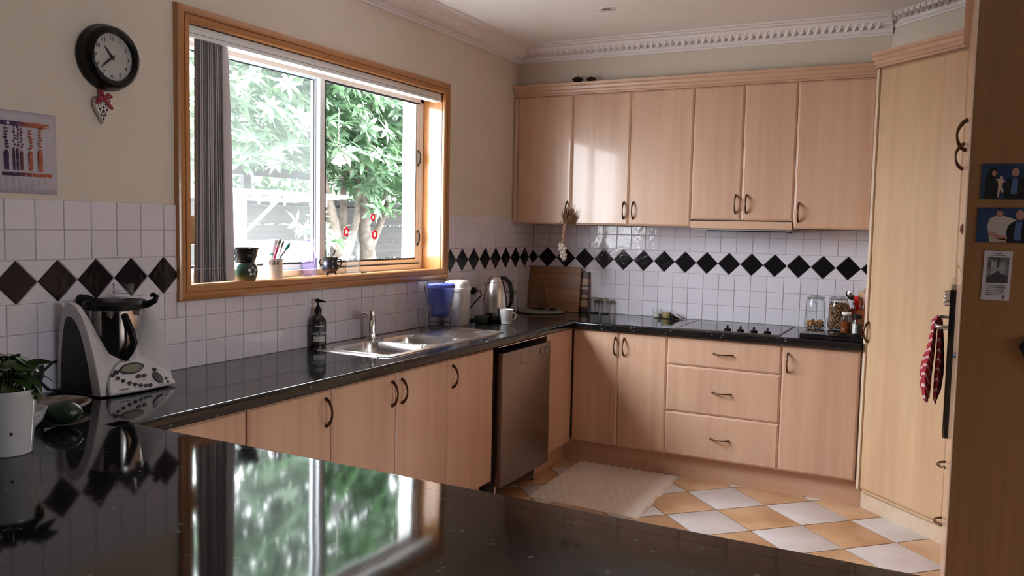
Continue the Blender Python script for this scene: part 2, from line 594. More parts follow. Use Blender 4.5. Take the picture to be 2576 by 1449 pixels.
def obj(name, b, mat, parent=None, smooth=30, bev=0.0, seg=2, loc=None):
    """mesh object; if it has a parent (at loc, unrotated) its world coordinates are made local"""
    me = bpy.data.meshes.new(name)
    off = Vector((0, 0, 0))
    if parent is not None:
        off = Vector(WORLD.get(parent.name, (0, 0, 0)))
    elif loc is not None:
        off = Vector(loc)
    me.from_pydata([tuple(p - off) for p in b.v], [], b.f)
    mats = mat if isinstance(mat, (list, tuple)) else [mat]
    for m in mats: me.materials.append(m)
    if len(mats) > 1: me.polygons.foreach_set('material_index', b.mi)
    bm = bmesh.new(); bm.from_mesh(me)
    bmesh.ops.recalc_face_normals(bm, faces=bm.faces)
    if bev > 0:
        es = [e for e in bm.edges if len(e.link_faces) == 2 and e.calc_face_angle(0) > radians(35)]
        bmesh.ops.bevel(bm, geom=es, offset=bev, segments=seg, profile=0.6, affect='EDGES', clamp_overlap=True)
    bm.to_mesh(me); bm.free()
    if smooth:
        me.polygons.foreach_set('use_smooth', [True] * len(me.polygons))
        me.set_sharp_from_angle(angle=radians(smooth))
    o = bpy.data.objects.new(name, me)
    COL.objects.link(o)
    if parent is not None: o.parent = parent
    elif loc is not None: o.location = loc
    WORLD[o.name] = tuple(off)
    return o

WORLD = {}
def root(name, loc, label=None, cat=None, group=None, kind=None):
    o = bpy.data.objects.new(name, None)
    o.empty_display_size = 0.05
    COL.objects.link(o)
    o.location = loc
    WORLD[o.name] = tuple(loc)
    return tag(o, label, cat, group, kind)

def inst(name, me, parent, loc, rot=(0, 0, 0), sc=None):
    """another object sharing mesh me; loc in world coordinates"""
    o = bpy.data.objects.new(name, me)
    COL.objects.link(o)
    off = Vector(WORLD.get(parent.name, (0, 0, 0))) if parent else Vector((0, 0, 0))
    o.parent = parent
    o.location = Vector(loc) - off
    o.rotation_euler = rot
    if sc: o.scale = sc
    return o

TXT = {}
def text(name, body, size, loc, rot, mat, parent, align='CENTER', ext=0.0004, sx=1.0, bold=0.0):
    c = bpy.data.curves.new(name, 'FONT')
    c.body = body; c.size = size; c.align_x = align; c.align_y = 'CENTER'
    c.extrude = ext; c.offset = bold
    c.materials.append(mat)
    key = (body, round(size, 5), mat.name, round(ext, 5), round(bold, 5), align)
    if key not in TXT:
        t_ = bpy.data.objects.new('t', c)
        COL.objects.link(t_)
        bpy.context.view_layer.update()
        TXT[key] = bpy.data.meshes.new_from_object(t_.evaluated_get(bpy.context.evaluated_depsgraph_get()))
        TXT[key].name = name
        bpy.data.objects.remove(t_)
    o = bpy.data.objects.new(name, TXT[key])
    COL.objects.link(o)
    off = Vector(WORLD.get(parent.name, (0, 0, 0)))
    o.parent = parent
    o.location = Vector(loc) - off
    o.rotation_euler = rot
    o.scale = (sx, 1, 1)
    return o

ROT_L = (radians(90), 0, radians(90))    # lettering on things facing +x
ROT_B = (radians(90), 0, 0)              # lettering on things facing -y

# ------------------------------------------------------------------ measures of the room
CEIL = 2.66
BZ = 0.90                 # worktop height
WY0, WY1, WZ0, WZ1 = -3.045, -1.215, 1.220, 2.232      # window opening
DP = 0.14114              # pitch of the diamond border
TT = 0.006                # tile thickness

# ------------------------------------------------------------------ floor
fl = tag(obj('floor', B().box(-0.02, 6, -8, 0.02, -0.06, -0.004), plain('floor_grout', (0.035, 0.022, 0.015), 0.8)), kind='structure')
mtT = cloudy('terracotta_floor_tile', (0.48, 0.265, 0.135), (0.66, 0.44, 0.265), 5.0, 0.30, bump=0.08)
mtW = cloudy('pale_floor_tile', (0.60, 0.55, 0.54), (0.70, 0.66, 0.67), 5.0, 0.28, bump=0.08)
US, VS, UO, VO = 0.4235, 0.4475, 0.627, 2.577
def clip_poly(poly, ax, val, keep_less):
    out = []
    n = len(poly)
    for i in range(n):
        a, b_ = poly[i], poly[(i + 1) % n]
        ia = (a[ax] <= val) == keep_less
        ib = (b_[ax] <= val) == keep_less
        if ia: out.append(a)
        if ia != ib:
            t = (val - a[ax]) / (b_[ax] - a[ax])
            out.append((a[0] + (b_[0] - a[0]) * t, a[1] + (b_[1] - a[1]) * t))
    return out
def floor_tile(i, j):
    g = 0.0046
    u0_, u1_ = UO + US * i + g, UO + US * (i + 1) - g
    v0_, v1_ = VO + VS * j + g, VO + VS * (j + 1) - g
    pts = [(u0_, v0_), (u1_, v0_), (u1_, v1_), (u0_, v1_)]
    xy = [((u + v) / 2, (u - v) / 2) for u, v in pts]
    for ax, val, less in ((0, 0.0, False), (0, 5.99, True), (1, 0.0, True), (1, -7.99, False)):
        if len(xy) < 3: return None
        xy = clip_poly(xy, ax, val, less)
    if len(xy) < 3: return None
    cx_ = sum(p[0] for p in xy) / len(xy); cy_ = sum(p[1] for p in xy) / len(xy)
    return xy, cx_, cy_
near_tiles, far = [], [B(), B()]
for i in range(-42, 32):
    for j in range(-30, 60):
        r_ = floor_tile(i, j)
        if not r_: continue
        xy, cx_, cy_ = r_
        ins = 0.004
        if 0.45 < cx_ < 3.0 and -3.0 < cy_ < -0.2:
            near_tiles.append((xy, cx_, cy_, (i + j) % 2))
        else:
            bb = far[(i + j) % 2]
            n_ = len(xy)
            bb.add([(x, y, -0.004) for x, y in xy] + [(x, y, 0.0) for x, y in xy], [tuple(range(n_, 2 * n_))] + [(k, (k + 1) % n_, (k + 1) % n_ + n_, k + n_) for k in range(n_)])
for xy, cx_, cy_, par in near_tiles:
    inner = [(x + (cx_ - x) * 0.02, y + (cy_ - y) * 0.02) for x, y in xy]
    b_ = B().loft([[(x, y, -0.004) for x, y in xy], [(x, y, -0.0012) for x, y in xy], [(x, y, 0.0) for x, y in inner]], cap0=False)
    obj('tile', b_, mtW if par else mtT, fl, smooth=25)
for bb, m_ in ((far[0], mtT), (far[1], mtW)):
    tag(obj('tiles', bb, m_, fl, smooth=0), kind='stuff')

# ------------------------------------------------------------------ ceiling, walls
tag(obj('ceiling', B().box(-0.50, 6.2, -8.2, 0.2, CEIL, CEIL + 0.12), MT['ceil']), kind='structure')
wl = B()
OY_0, OY_1, OZ_0, OZ_1 = WY0 - 0.013, WY1 + 0.013, WZ0 - 0.021, WZ1 + 0.015
wl.box(-0.20, 0, -8.2, OY_0, 0, CEIL).box(-0.20, 0, OY_1, 0.2, 0, CEIL).box(-0.20, 0, OY_0, OY_1, 0, OZ_0).box(-0.20, 0, OY_0, OY_1, OZ_1, CEIL)
wall_left = tag(obj('wall_left', wl, MT['paint']), kind='structure')
wall_back = tag(obj('wall_back', B().box(0, 3.4, 0, 0.2, 0, CEIL), MT['paint']), kind='structure')
tag(obj('wall_right', B().box(3.28, 3.40, -2.56, 0, 0, CEIL).box(3.28, 6.2, -2.62, -2.56, 0, CEIL), MT['paint']), kind='structure')
tag(obj('wall_dining', B().box(6.0, 6.2, -3.0, -2.62, 0, CEIL).box(6.0, 6.2, -8.2, -4.05, 0, CEIL).box(6.0, 6.2, -4.05, -3.0, 0, 0.95).box(6.0, 6.2, -4.05, -3.0, 1.95, CEIL), MT['rearw']), kind='structure')
w2 = root('fill_window', (6.1, -3.55, 0.7), kind='structure')  # unseen window, added in the side wall as fill daylight
fb = B().box(6.08, 6.13, -4.05, -4.0, 0.95, 1.95).box(6.08, 6.13, -3.05, -3.0, 0.95, 1.95).box(6.08, 6.13, -4.0, -3.05, 0.95, 1.0).box(6.08, 6.13, -4.0, -3.05, 1.9, 1.95).box(6.08, 6.13, -3.57, -3.53, 1.0, 1.9)
obj('window_frame', fb, MT['alu'], w2)
obj('pane', B().box(6.10, 6.104, -4.0, -3.57, 1.0, 1.9), MT['wglass'], w2)
obj('pane', B().box(6.10, 6.104, -3.53, -3.05, 1.0, 1.9), MT['wglass'], w2)
tag(obj('wall_rear', B().box(0, 6.0, -8.2, -8.0, 0, CEIL), MT['rearw']), kind='structure')
# soffit over the wall cabinets, turning at 45 degrees over the corner pantry
SB = [(0, -0.25), (2.29, -0.25), (2.86, -0.82), (3.28, -0.82), (3.28, 0), (0, 0)]
soffit = tag(obj('soffit', B().prism(SB, 2.335, CEIL), MT['paint']), kind='structure')

# ------------------------------------------------------------------ cornices
CP = [(0.0, 0.0), (0.010, 0.0), (0.012, 0.010), (0.022, 0.014), (0.026, 0.030), (0.034, 0.034), (0.036, 0.044),
      (0.074, 0.044), (0.078, 0.052), (0.088, 0.060), (0.096, 0.074), (0.122, 0.078), (0.126, 0.086), (0.150, 0.088), (0.152, 0.095), (0.0, 0.095)]
CZ = CEIL - 0.095
def cornice(a, b_, out, name='trim_1', dz=0.0, rope=True, ma=0.0, mb=0.0, n_max=400):
    a, b_ = Vector(a), Vector(b_)
    d = (b_ - a).normalized(); out = Vector(out)
    r_ = root(name, a, kind='structure')
    o_ = []
    for o, u in CP:
        o_.append((o, u))
    bb = B()
    ra = [tuple(a + d * (o * ma) + out * o + Vector((0, 0, 1)) * u) for o, u in o_]
    rb = [tuple(b_ - d * (o * mb) + out * o + Vector((0, 0, 1)) * u) for o, u in o_]
    bb.loft([ra, rb])
    obj('moulding', bb, MT['plaster'], r_, smooth=20)
    if rope:
        L = (b_ - a).length
        n_ = int(L / 0.040)
        me = None
        for k in range(2, n_ - 1):
            p = a + d * (0.04 * (k + 0.5))
            if me is None:
                q = B()
                rings = []
                for t in range(5):
                    tt = t / 4
                    w = 0.0155 * sin(pi * (0.15 + 0.7 * tt))
                    c_ = Vector((-0.012 + 0.024 * tt, 0, 0))
                    oo = 0.034 + 0.054 * tt
                    uu = 0.034 + 0.024 * tt
                    rings.append([(c_.x - w, oo, uu), (c_.x, oo, uu - 0.016 * sin(pi * (0.2 + 0.6 * tt))), (c_.x + w, oo, uu), (c_.x, oo, uu + 0.006)])
                q.loft(rings)
                ob = obj('rope_bead', q, MT['plaster'], r_, smooth=60)
                me = ob.data
                # mesh is local: x along the run, y outwards
                me.transform(Matrix.Translation(Vector(WORLD[r_.name])))
                ob.location = p - a
                ob.rotation_euler = (0, 0, math.atan2(d.y, d.x))
                if d.cross(Vector((0, 0, 1))).dot(out) > 0:
                    ob.scale = (1, -1, 1)
                rot, sc_ = ob.rotation_euler[:], ob.scale[:]
            else:
                inst('rope_bead', me, r_, p, rot, sc_)
    return r_
cornice((0, -6.0, CZ), (0, -0.25, CZ), (1, 0, 0), 'trim_1', mb=1.0)
cornice((0, -0.25, CZ), (2.29, -0.25, CZ), (0, -1, 0), 'trim_2', ma=1.0, mb=0.0)
q45 = (0.70711, -0.70711)
c45 = cornice((2.235, -0.195, CZ + 0.035), (2.86, -0.82, CZ + 0.035), (-0.70711, -0.70711, 0), 'trim_3', ma=0.3)

# ------------------------------------------------------------------ wall tiles (each tile its own piece)
def tile_mesh(w, h, name='tile'):
    """tile facing +x, centred in y and z"""
    b_ = B()
    g = 0.0012; e = 0.0022
    y, z = w / 2 - g, h / 2 - g
    r0_ = [(0, -y, -z), (0, y, -z), (0, y, z), (0, -y, z)]
    r1_ = [(TT - 0.0015, -y, -z), (TT - 0.0015, y, -z), (TT - 0.0015, y, z), (TT - 0.0015, -y, z)]
    r2_ = [(TT, -y + e, -z + e), (TT, y - e, -z + e), (TT, y - e, z - e), (TT, -y + e, z - e)]
    b_.loft([r0_, r1_, r2_], cap0=False)
    return b_
TM = {}
def get_tile(w, h, mat):
    k = (round(w, 4), round(h, 4), mat.name)
    if k not in TM:
        o = obj('tile', tile_mesh(w, h), mat, None, smooth=25)
        TM[k] = o.data
        COL.objects.unlink(o); bpy.data.objects.remove(o)
    return TM[k]
def poly_tile(poly, mat):
    """tile from an (y, z) outline, facing +x"""
    k = (tuple((round(a, 4), round(c, 4)) for a, c in poly), mat.name)
    if k not in TM:
        n = len(poly)
        cy = sum(p[0] for p in poly) / n; cz = sum(p[1] for p in poly) / n
        def ins(t): return [(a + (cy - a) * t, c + (cz - c) * t) for a, c in poly]
        b_ = B().loft([[(0, a, c) for a, c in poly], [(TT - 0.0015, a, c) for a, c in poly], [(TT, a, c) for a, c in ins(0.035)]], cap0=False)
        o = obj('tile', b_, mat, None, smooth=25)
        TM[k] = o.data
        COL.objects.unlink(o); bpy.data.objects.remove(o)
    return TM[k]
def put(parent, me, s, z, wall, name='tile'):
    if wall == 'L': return inst(name, me, parent, (0.001, s, z))
    return inst(name, me, parent, (s, -0.001, z), (0, 0, radians(-90)))
ROWS = [(0.900, 1.0), (1.0, 1.1), (1.1, 1.198)]
UP = [(1.338, 1.436), (1.436, 1.534)]
def run(parent, s0, s1, z0, z1, off, wall):
    """row of square tiles between s0 and s1 (s = y on the left wall, x on the back wall)"""
    k = math.floor((s0 - off) / 0.1)
    while off + 0.1 * k < s1 - 0.004:
        a = max(s0, off + 0.1 * k); c = min(s1, off + 0.1 * (k + 1))
        if c - a > 0.006:
            put(parent, get_tile(c - a, z1 - z0, MT['wtile']), (a + c) / 2, (z0 + z1) / 2, wall)
        k += 1
def border(parent, s0, s1, n0, step, wall):
    """black diamonds with white triangles above and below"""
    zc = 1.268; hd = 0.0685; bh = 0.070
    k = n0
    dm = poly_tile([(-hd, 0), (0, -hd), (hd, 0), (0, hd)], MT['btile'])
    h = DP / 2
    g = 0.0035
    tu = poly_tile([(-h + g, bh - 0.001), (0, g * 0.6), (h - g, bh - 0.001)], MT['wtile'])
    td = poly_tile([(-h + g, -bh + 0.001), (h - g, -bh + 0.001), (0, -g * 0.6)], MT['wtile'])
    for s in step:
        if s0 + hd <= s <= s1 - hd:
            put(parent, dm, s, zc, wall, 'diamond_tile')
        elif s0 - hd < s < s1 + hd:
            lo, hi = max(-hd, s0 - s), min(hd, s1 - s)
            poly = [(lo, -(hd - abs(lo))), (0, -hd), (hi, -(hd - abs(hi))), (hi, hd - abs(hi)), (0, hd), (lo, hd - abs(lo))]
            if lo >= 0: poly = [(lo, -(hd - lo)), (hi, -(hd - hi)), (hi, hd - hi), (lo, hd - lo)]
            if hi <= 0: poly = [(lo, -(hd + lo)), (hi, -(hd + hi)), (hi, hd + hi), (lo, hd + lo)]
            q = []
            for p_ in poly:
                if not q or (abs(p_[0] - q[-1][0]) + abs(p_[1] - q[-1][1])) > 1e-4: q.append(p_)
            if abs(q[0][0] - q[-1][0]) + abs(q[0][1] - q[-1][1]) < 1e-4: q.pop()
            if len(q) >= 3 and hi - lo > 0.004:
                put(parent, poly_tile(q, MT['btile']), s, zc, wall, 'diamond_tile')
        m_ = s + h
        if s0 + h * 0.9 < m_ < s1 - h * 0.9:
            put(parent, tu, m_, zc, wall, 'border_tile')
            put(parent, td, m_, zc, wall, 'border_tile')
        elif s0 + 0.01 < m_ + h and m_ - h < s1 - 0.01:
            lo, hi = max(-h + g, s0 - m_), min(h - g, s1 - m_)
            if hi - lo > 0.01:
                for sg in (1, -1):
                    pts = [(lo, sg * (bh - 0.001)), (lo, sg * max(g * 0.6, abs(lo)))]
                    if lo < 0 < hi: pts.append((0, sg * g * 0.6))
                    pts += [(hi, sg * max(g * 0.6, abs(hi))), (hi, sg * (bh - 0.001))]
                    if abs(pts[0][1] - pts[1][1]) < 0.002: pts.pop(0)
                    if abs(pts[-1][1] - pts[-2][1]) < 0.002: pts.pop()
                    put(parent, poly_tile(pts, MT['wtile']), m_, zc, wall, 'border_tile')
# mortar behind the tiles
obj('tile_mortar', B().box(0, 0.0035, -4.20, -0.001, 0.90, 1.168).box(0, 0.0035, -4.20, -3.10, 1.168, 1.534).box(0, 0.0035, -1.155, -0.001, 1.168, 1.534), MT['grout'], wall_left)
obj('tile_mortar', B().box(0.001, 2.246, -0.0035, 0, 0.90, 1.50), MT['grout'], wall_back)
CL0, CL1 = -3.102, -1.155
run(wall_left, -4.16, -0.008, *ROWS[0], 0.04, 'L')
run(wall_left, -4.16, -0.008, *ROWS[1], 0.04, 'L')
run(wall_left, -4.16, CL0, *ROWS[2], 0.04, 'L')
run(wall_left, CL0, CL1, 1.1, 1.162, 0.04, 'L')
run(wall_left, CL1, -0.008, *ROWS[2], 0.04, 'L')
for r_ in UP:
    run(wall_left, -4.16, CL0, *r_, 0.04, 'L')
    run(wall_left, CL1, -0.008, *r_, 0.04, 'L')
border(wall_left, CL1, -0.002, 0, [0.0124 - DP * n for n in range(0, 10)], 'L')
border(wall_left, -4.16, CL0, 0, [-3.1621 + 0.0 - DP * n for n in range(-1, 9)], 'L')
for r_ in ROWS: run(wall_back, 0.008, 2.245, *r_, 0.033, 'B')
run(wall_back, 0.008, 2.245, *UP[0], 0.037, 'B')
run(wall_back, 0.008, 2.245, 1.436, 1.495, 0.037, 'B')
border(wall_back, 0.002, 2.243, 0, [-0.0187 + DP * n for n in range(0, 18)], 'B')

# ------------------------------------------------------------------ kitchen window
win = root('window_1', (0, -2.13, 1.2), kind='structure')
def casing(parent, mats):
    # face profile: (distance outwards from the opening, thickness off the wall)
    prof = [(0.0, 0.0), (0.0, 0.016), (0.006, 0.021), (0.026, 0.022), (0.028, 0.017), (0.030, 0.017), (0.032, 0.022), (0.052, 0.024), (0.060, 0.020), (0.0635, 0.0)]
    y0, y1, z0, z1 = WY0 + 0.004, WY1 - 0.004, WZ0 + 0.006, WZ1 - 0.004
    cor = [(y0, z0, -1, -1), (y1, z0, 1, -1), (y1, z1, 1, 1), (y0, z1, -1, 1)]
    for k in range(4):
        a, c = cor[k], cor[(k + 1) % 4]
        bb = B()
        ra = [(t, a[0] + a[2] * o, a[1] + a[3] * o) for o, t in prof]
        rc = [(t, c[0] + c[2] * o, c[1] + c[3] * o) for o, t in prof]
        bb.loft([ra, rc])
        obj('casing', bb, mats[k % 2], parent, smooth=35)
casing(win, (MT['casing'], MT['casingz']))
obj('sill_board', B().box(-0.14, 0.004, WY0, WY1, WZ0 - 0.020, WZ0), MT['casing'], win)
obj('head_lining', B().box(-0.14, 0.004, WY0, WY1, WZ1 - 0.004, WZ1 + 0.014), MT['casing'], win)
obj('jamb_lining', B().box(-0.14, 0.004, WY0 - 0.012, WY0 + 0.004, WZ0, WZ1), MT['casingz'], win)
obj('jamb_lining', B().box(-0.14, 0.004, WY1 - 0.004, WY1 + 0.012, WZ0, WZ1), MT['casingz'], win)
# white aluminium frame
ya, yb, za, zb = WY0 + 0.004, WY1 - 0.004, WZ0, WZ1 - 0.004
fr = root('frame', (0, -2.13, 1.2)); fr.parent = win; fr.location = (0, 0, 0)
fbx = B()
fbx.box(-0.185, -0.125, ya, yb, zb - 0.030, zb).box(-0.185, -0.125, ya, yb, za, za + 0.030)
fbx.box(-0.185, -0.125, ya, ya + 0.028, za + 0.03, zb - 0.03).box(-0.185, -0.125, yb - 0.030, yb, za + 0.03, zb - 0.03)
fbx.box(-0.135, -0.125, ya, yb, zb - 0.052, zb - 0.030)
bpy.data.objects.remove(fr)
obj('window_frame', fbx, MT['alu'], win, bev=0.0015, seg=1)
def sash(y0, y1, x0, x1, w0, w1, mat_glass, name):
    s_ = B()
    z0, z1 = za + 0.030, zb - 0.030
    s_.box(x0, x1, y0, y0 + w0, z0, z1).box(x0, x1, y1 - w1, y1, z0, z1)
    s_.box(x0, x1, y0 + w0, y1 - w1, z0, z0 + 0.032).box(x0, x1, y0 + w0, y1 - w1, z1 - 0.028, z1)
    so_ = obj(name, s_, MT['alu'], win, bev=0.0012, seg=1)
    xm = (x0 + x1) / 2
    g_ = B().box(x1 - 0.001, x1 + 0.0008, y0 + w0 - 0.002, y0 + w0 + 0.004, z0 + 0.03, z1 - 0.026)
    g_.box(x1 - 0.001, x1 + 0.0008, y1 - w1 - 0.004, y1 - w1 + 0.002, z0 + 0.03, z1 - 0.026)
    g_.box(x1 - 0.001, x1 + 0.0008, y0 + w0, y1 - w1, z0 + 0.026, z0 + 0.036).box(x1 - 0.001, x1 + 0.0008, y0 + w0, y1 - w1, z1 - 0.033, z1 - 0.027)
    obj('seal', g_, MT['seal'], so_)
    obj('pane', B().box(xm - 0.002, xm + 0.002, y0 + w0 - 0.006, y1 - w1 + 0.006, z0 + 0.026, z1 - 0.022), mat_glass, so_)
    return so_
sash(ya + 0.028, -2.085, -0.182, -0.160, 0.030, 0.045, MT['hglass'], 'fixed_sash')
rs = sash(-2.118, yb - 0.030, -0.156, -0.132, 0.040, 0.034, MT['wglass'], 'sliding_sash')
obj('sash_groove', B().box(-0.1315, -0.1295, -2.085, yb - 0.03, zb - 0.060, zb - 0.0525).box(-0.1315, -0.1245, -2.085, yb - 0.03, za + 0.0305, za + 0.036), MT['seal'], win)
lt = B()
for zc_ in (1.40, 1.86):
    lt.tube([(-0.130, yb - 0.046, zc_ - 0.045), (-0.118, yb - 0.046, zc_ - 0.02), (-0.116, yb - 0.046, zc_ + 0.02), (-0.130, yb - 0.046, zc_ + 0.045)], [0.004, 0.006, 0.006, 0.004], 6)
obj('latch', lt, MT['black'], win)

# ------------------------------------------------------------------ cabinets
def door_mesh(w, h, t=0.018, ch=0.010, dep=0.007):
    """door slab with chamfered face; local x across, z up, faces -y, back at y=0, centred"""
    x, z = w / 2 - 0.0012, h / 2 - 0.0012
    e = 0.0015
    r0_ = [(-x, 0, -z), (x, 0, -z), (x, 0, z), (-x, 0, z)]
    r1_ = [(-x, -t + dep, -z), (x, -t + dep, -z), (x, -t + dep, z), (-x, -t + dep, z)]
    r2_ = [(-x + ch, -t + e * 0.4, -z + ch), (x - ch, -t + e * 0.4, -z + ch), (x - ch, -t + e * 0.4, z - ch), (-x + ch, -t + e * 0.4, z - ch)]
    r3_ = [(-x + ch + e, -t, -z + ch + e), (x - ch - e, -t, -z + ch + e), (x - ch - e, -t, z - ch - e), (-x + ch + e, -t, z - ch - e)]
    return B().loft([r0_, r1_, r2_, r3_])
def handle_b():
    """bow handle, 0.11 m, upright along z, standing off towards -y"""
    pts, rs = [], []
    for i in range(13):
        t = i / 12
        a = pi * t
        pts.append((0, -0.004 - 0.028 * sin(a) ** 0.75 if 0 < t < 1 else 0.0, -0.053 + 0.106 * t))
        rs.append(0.0042 + 0.0030 * abs(cos(a)) ** 1.5)
    return B().tube(pts, rs, 8, flat=0.75)
HM = None
def place(o, loc, rz, parent):
    off = Vector(WORLD.get(parent.name, (0, 0, 0)))
    o.parent = parent
    o.location = Vector(loc) - off
    o.rotation_euler = (0, 0, rz)
    WORLD[o.name] = tuple(loc)
    return o
def add_handle(door, s, z, rz_door, horiz=False, face=-0.018):
    """s, z: offset of the handle's middle from the door's centre, in door coordinates"""
    global HM
    if HM is None:
        o = obj('handle', handle_b(), MT['bronze'], None, smooth=60)
        HM = o.data
        COL.objects.unlink(o); bpy.data.objects.remove(o)
    o = bpy.data.objects.new('handle', HM)
    COL.objects.link(o)
    o.parent = door
    o.location = (s, face, z)
    if horiz: o.rotation_euler = (0, radians(90), 0)
    return o
def door(parent, c, w, h, rz, mat, hs=None, hz=None, horiz=False, name='door'):
    """c: world point at the middle of the door's back; rz 0 faces -y, 90 deg faces +x"""
    o = obj(name, door_mesh(w, h), mat, None, smooth=0)
    place(o, c, rz, parent)
    if hs is not None: add_handle(o, hs, hz, rz, horiz)
    return o
R90 = radians(90)
def unit_back(name, x0, x1, y, z0, z1, label, doors, depth0=-0.005, cat='cabinet', group=None, mat='beech'):
    """cabinet against the back wall; doors: (x0, x1, z0, z1, handle_x or None, handle_z, kind)"""
    r_ = root(name, ((x0 + x1) / 2, y, z0), label, cat, group)
    cb = B().box(x0 + 0.001, x1 - 0.001, y + 0.001, depth0, z0, z1)
    obj('body', cb, MT[mat], r_, smooth=0)
    gp = B().box(x0 + 0.003, x1 - 0.003, y - 0.0005, y + 0.002, z0 + 0.003, z1 - 0.003)
    obj('gap', gp, MT['carc'], r_, smooth=0)
    for d in doors:
        xa, xb, za_, zb_, hx, hz, kd = d
        cx_, cz_ = (xa + xb) / 2, (za_ + zb_) / 2
        door(r_, (cx_, y - 0.001, cz_), xb - xa, zb_ - za_, 0, MT[mat], None if hx is None else hx - cx_, None if hx is None else hz - cz_, kd == 'drawer', kd)
    return r_
def unit_left(name, y0, y1, x, z0, z1, label, doors, cat='cabinet', group=None, top=None):
    r_ = root(name, (x, (y0 + y1) / 2, z0), label, cat, group)
    cb = B().box(0.012, x - 0.001, y0 + 0.001, y1 - 0.001, z0, top if top else z1)
    obj('body', cb, MT['beech'], r_, smooth=0)
    obj('gap', B().box(x - 0.002, x + 0.0005, y0 + 0.003, y1 - 0.003, z0 + 0.003, (top or z1) - 0.003), MT['carc'], r_, smooth=0)
    for ya_, yb_, za_, zb_, hy, hz in doors:
        cy_, cz_ = (ya_ + yb_) / 2, (za_ + zb_) / 2
        door(r_, (x + 0.001, cy_, cz_), yb_ - ya_, zb_ - za_, R90, MT['beech'], None if hy is None else hy - cy_, None if hy is None else hz - cz_)
    return r_
XF, YF = 0.552, -0.552       # cabinet body fronts (doors stand 19 mm proud)
# wall cabinets
YU = -0.312
ZU0, ZU1 = 1.497, 2.330
unit_back('wall_cabinet', 0.003, 0.432, YU, ZU0, ZU1, 'leftmost wall cabinet, narrow beech door with the garlic braid hung on its handle', [(0.034, 0.432, ZU0, ZU1, 0.408, 1.592, 'door'), (0.002, 0.034, ZU0, ZU1, None, None, 'filler')])
unit_back('wall_cabinet', 0.432, 1.224, YU, ZU0, ZU1, 'double beech wall cabinet with glossy window reflection, left of the range hood', [(0.432, 0.826, ZU0, ZU1, 0.797, 1.592, 'door'), (0.826, 1.224, ZU0, ZU1, 0.858, 1.592, 'door')])
rh = unit_back('range_hood_cabinet', 1.224, 1.821, YU, ZU0, ZU1, 'beech wall cabinet with shorter doors above the slide-out range hood', [(1.224, 1.523, 1.540, ZU1, 1.492, 1.636, 'door'), (1.523, 1.821, 1.540, ZU1, 1.555, 1.636, 'door')])
unit_back('wall_cabinet', 1.821, 2.238, YU, ZU0, ZU1, 'rightmost wall cabinet, single wide beech door beside the tall pantry', [(1.821, 2.236, ZU0, ZU1, 1.851, 1.590, 'door')])
hood = root('range_hood', (1.522, -0.2, 1.49), 'slide-out range hood with beech front strip under the short doors', 'range hood')
obj('front_panel', B().box(1.227, 1.818, -0.336, -0.316, 1.490, 1.534), MT['beechx'], hood, smooth=0, bev=0.002)
obj('body', B().box(1.24, 1.81, -0.314, -0.02, 1.480, 1.496), MT['greyp'], hood, smooth=0)
obj('filter_grille', B().box(1.32, 1.80, -0.29, -0.05, 1.474, 1.4805), MT['black'], hood, smooth=0)
sw_ = B()
for x in (1.795, 1.808): sw_.box(x - 0.003, x + 0.003, -0.30, -0.29, 1.470, 1.480)
obj('switch', sw_, MT['black'], hood)
# pelmet moulding over the wall cabinets
PP = [(0, 0), (0.022, 0.0), (0.026, 0.010), (0.034, 0.013), (0.036, 0.028), (0.044, 0.034), (0.048, 0.050), (0.058, 0.056), (0.060, 0.072), (0.0, 0.072)]
pel = root('pelmet', (1.1, -0.31, 2.331), 'stepped beech pelmet moulding along the top of the wall cabinets', 'moulding')
bb = B().sweep(PP, (0.003, -0.296, 2.332), (2.225, -0.296, 2.332), (0, -1, 0))
obj('moulding', bb, MT['beechx'], pel, smooth=20)
obj('top_board', B().box(0.003, 2.238, -0.296, -0.252, 2.331, 2.334), MT['beechx'], pel, smooth=0)

# base cabinets along the back wall
ZB0, ZB1 = 0.147, 0.853
unit_back('base_cabinet', 0.576, 1.180, YF, ZB0, ZB1, 'corner base cabinet with two beech doors left of the drawers', [(0.576, 0.876, ZB0, ZB1, 0.856, 0.764, 'door'), (0.876, 1.180, ZB0, ZB1, 0.912, 0.764, 'door')])
unit_back('drawer_cabinet', 1.180, 1.834, YF, ZB0, ZB1, 'beech base cabinet of three wide drawers under the cooktop', [(1.180, 1.834, 0.685, ZB1, 1.508, 0.771, 'drawer'), (1.180, 1.834, 0.408, 0.685, 1.508, 0.546, 'drawer'), (1.180, 1.834, ZB0, 0.408, 1.508, 0.275, 'drawer')])
unit_back('base_cabinet', 1.834, 2.243, YF, ZB0, ZB1, 'single-door beech base cabinet between the drawers and the pantry', [(1.834, 2.238, ZB0, ZB1, 1.866, 0.757, 'door')])
# base cabinets under the window
unit_left('base_cabinet', -3.752, -3.302, XF, ZB0, ZB1, 'beech base cabinet half hidden behind the peninsula corner', [(-3.640, -3.304, ZB0, ZB1, None, None)])
unit_left('base_cabinet', -3.302, -2.866, XF, ZB0, ZB1, 'beech base cabinet under the hand wash bottle, handle on its right', [(-3.300, -2.866, ZB0, ZB1, -2.905, 0.764)])
sinkcab = unit_left('sink_cabinet', -2.866, -2.030, XF, ZB0, ZB1, 'beech sink cabinet with two handles side by side at its middle', [(-2.866, -2.446, ZB0, ZB1, -2.482, 0.764), (-2.446, -2.030, ZB0, ZB1, -2.412, 0.764)], top=0.70)
unit_left('base_cabinet', -2.030, -1.585, XF, ZB0, ZB1, 'beech base cabinet directly left of the dishwasher', [(-2.030, -1.585, ZB0, ZB1, -1.995, 0.764)], top=0.70)
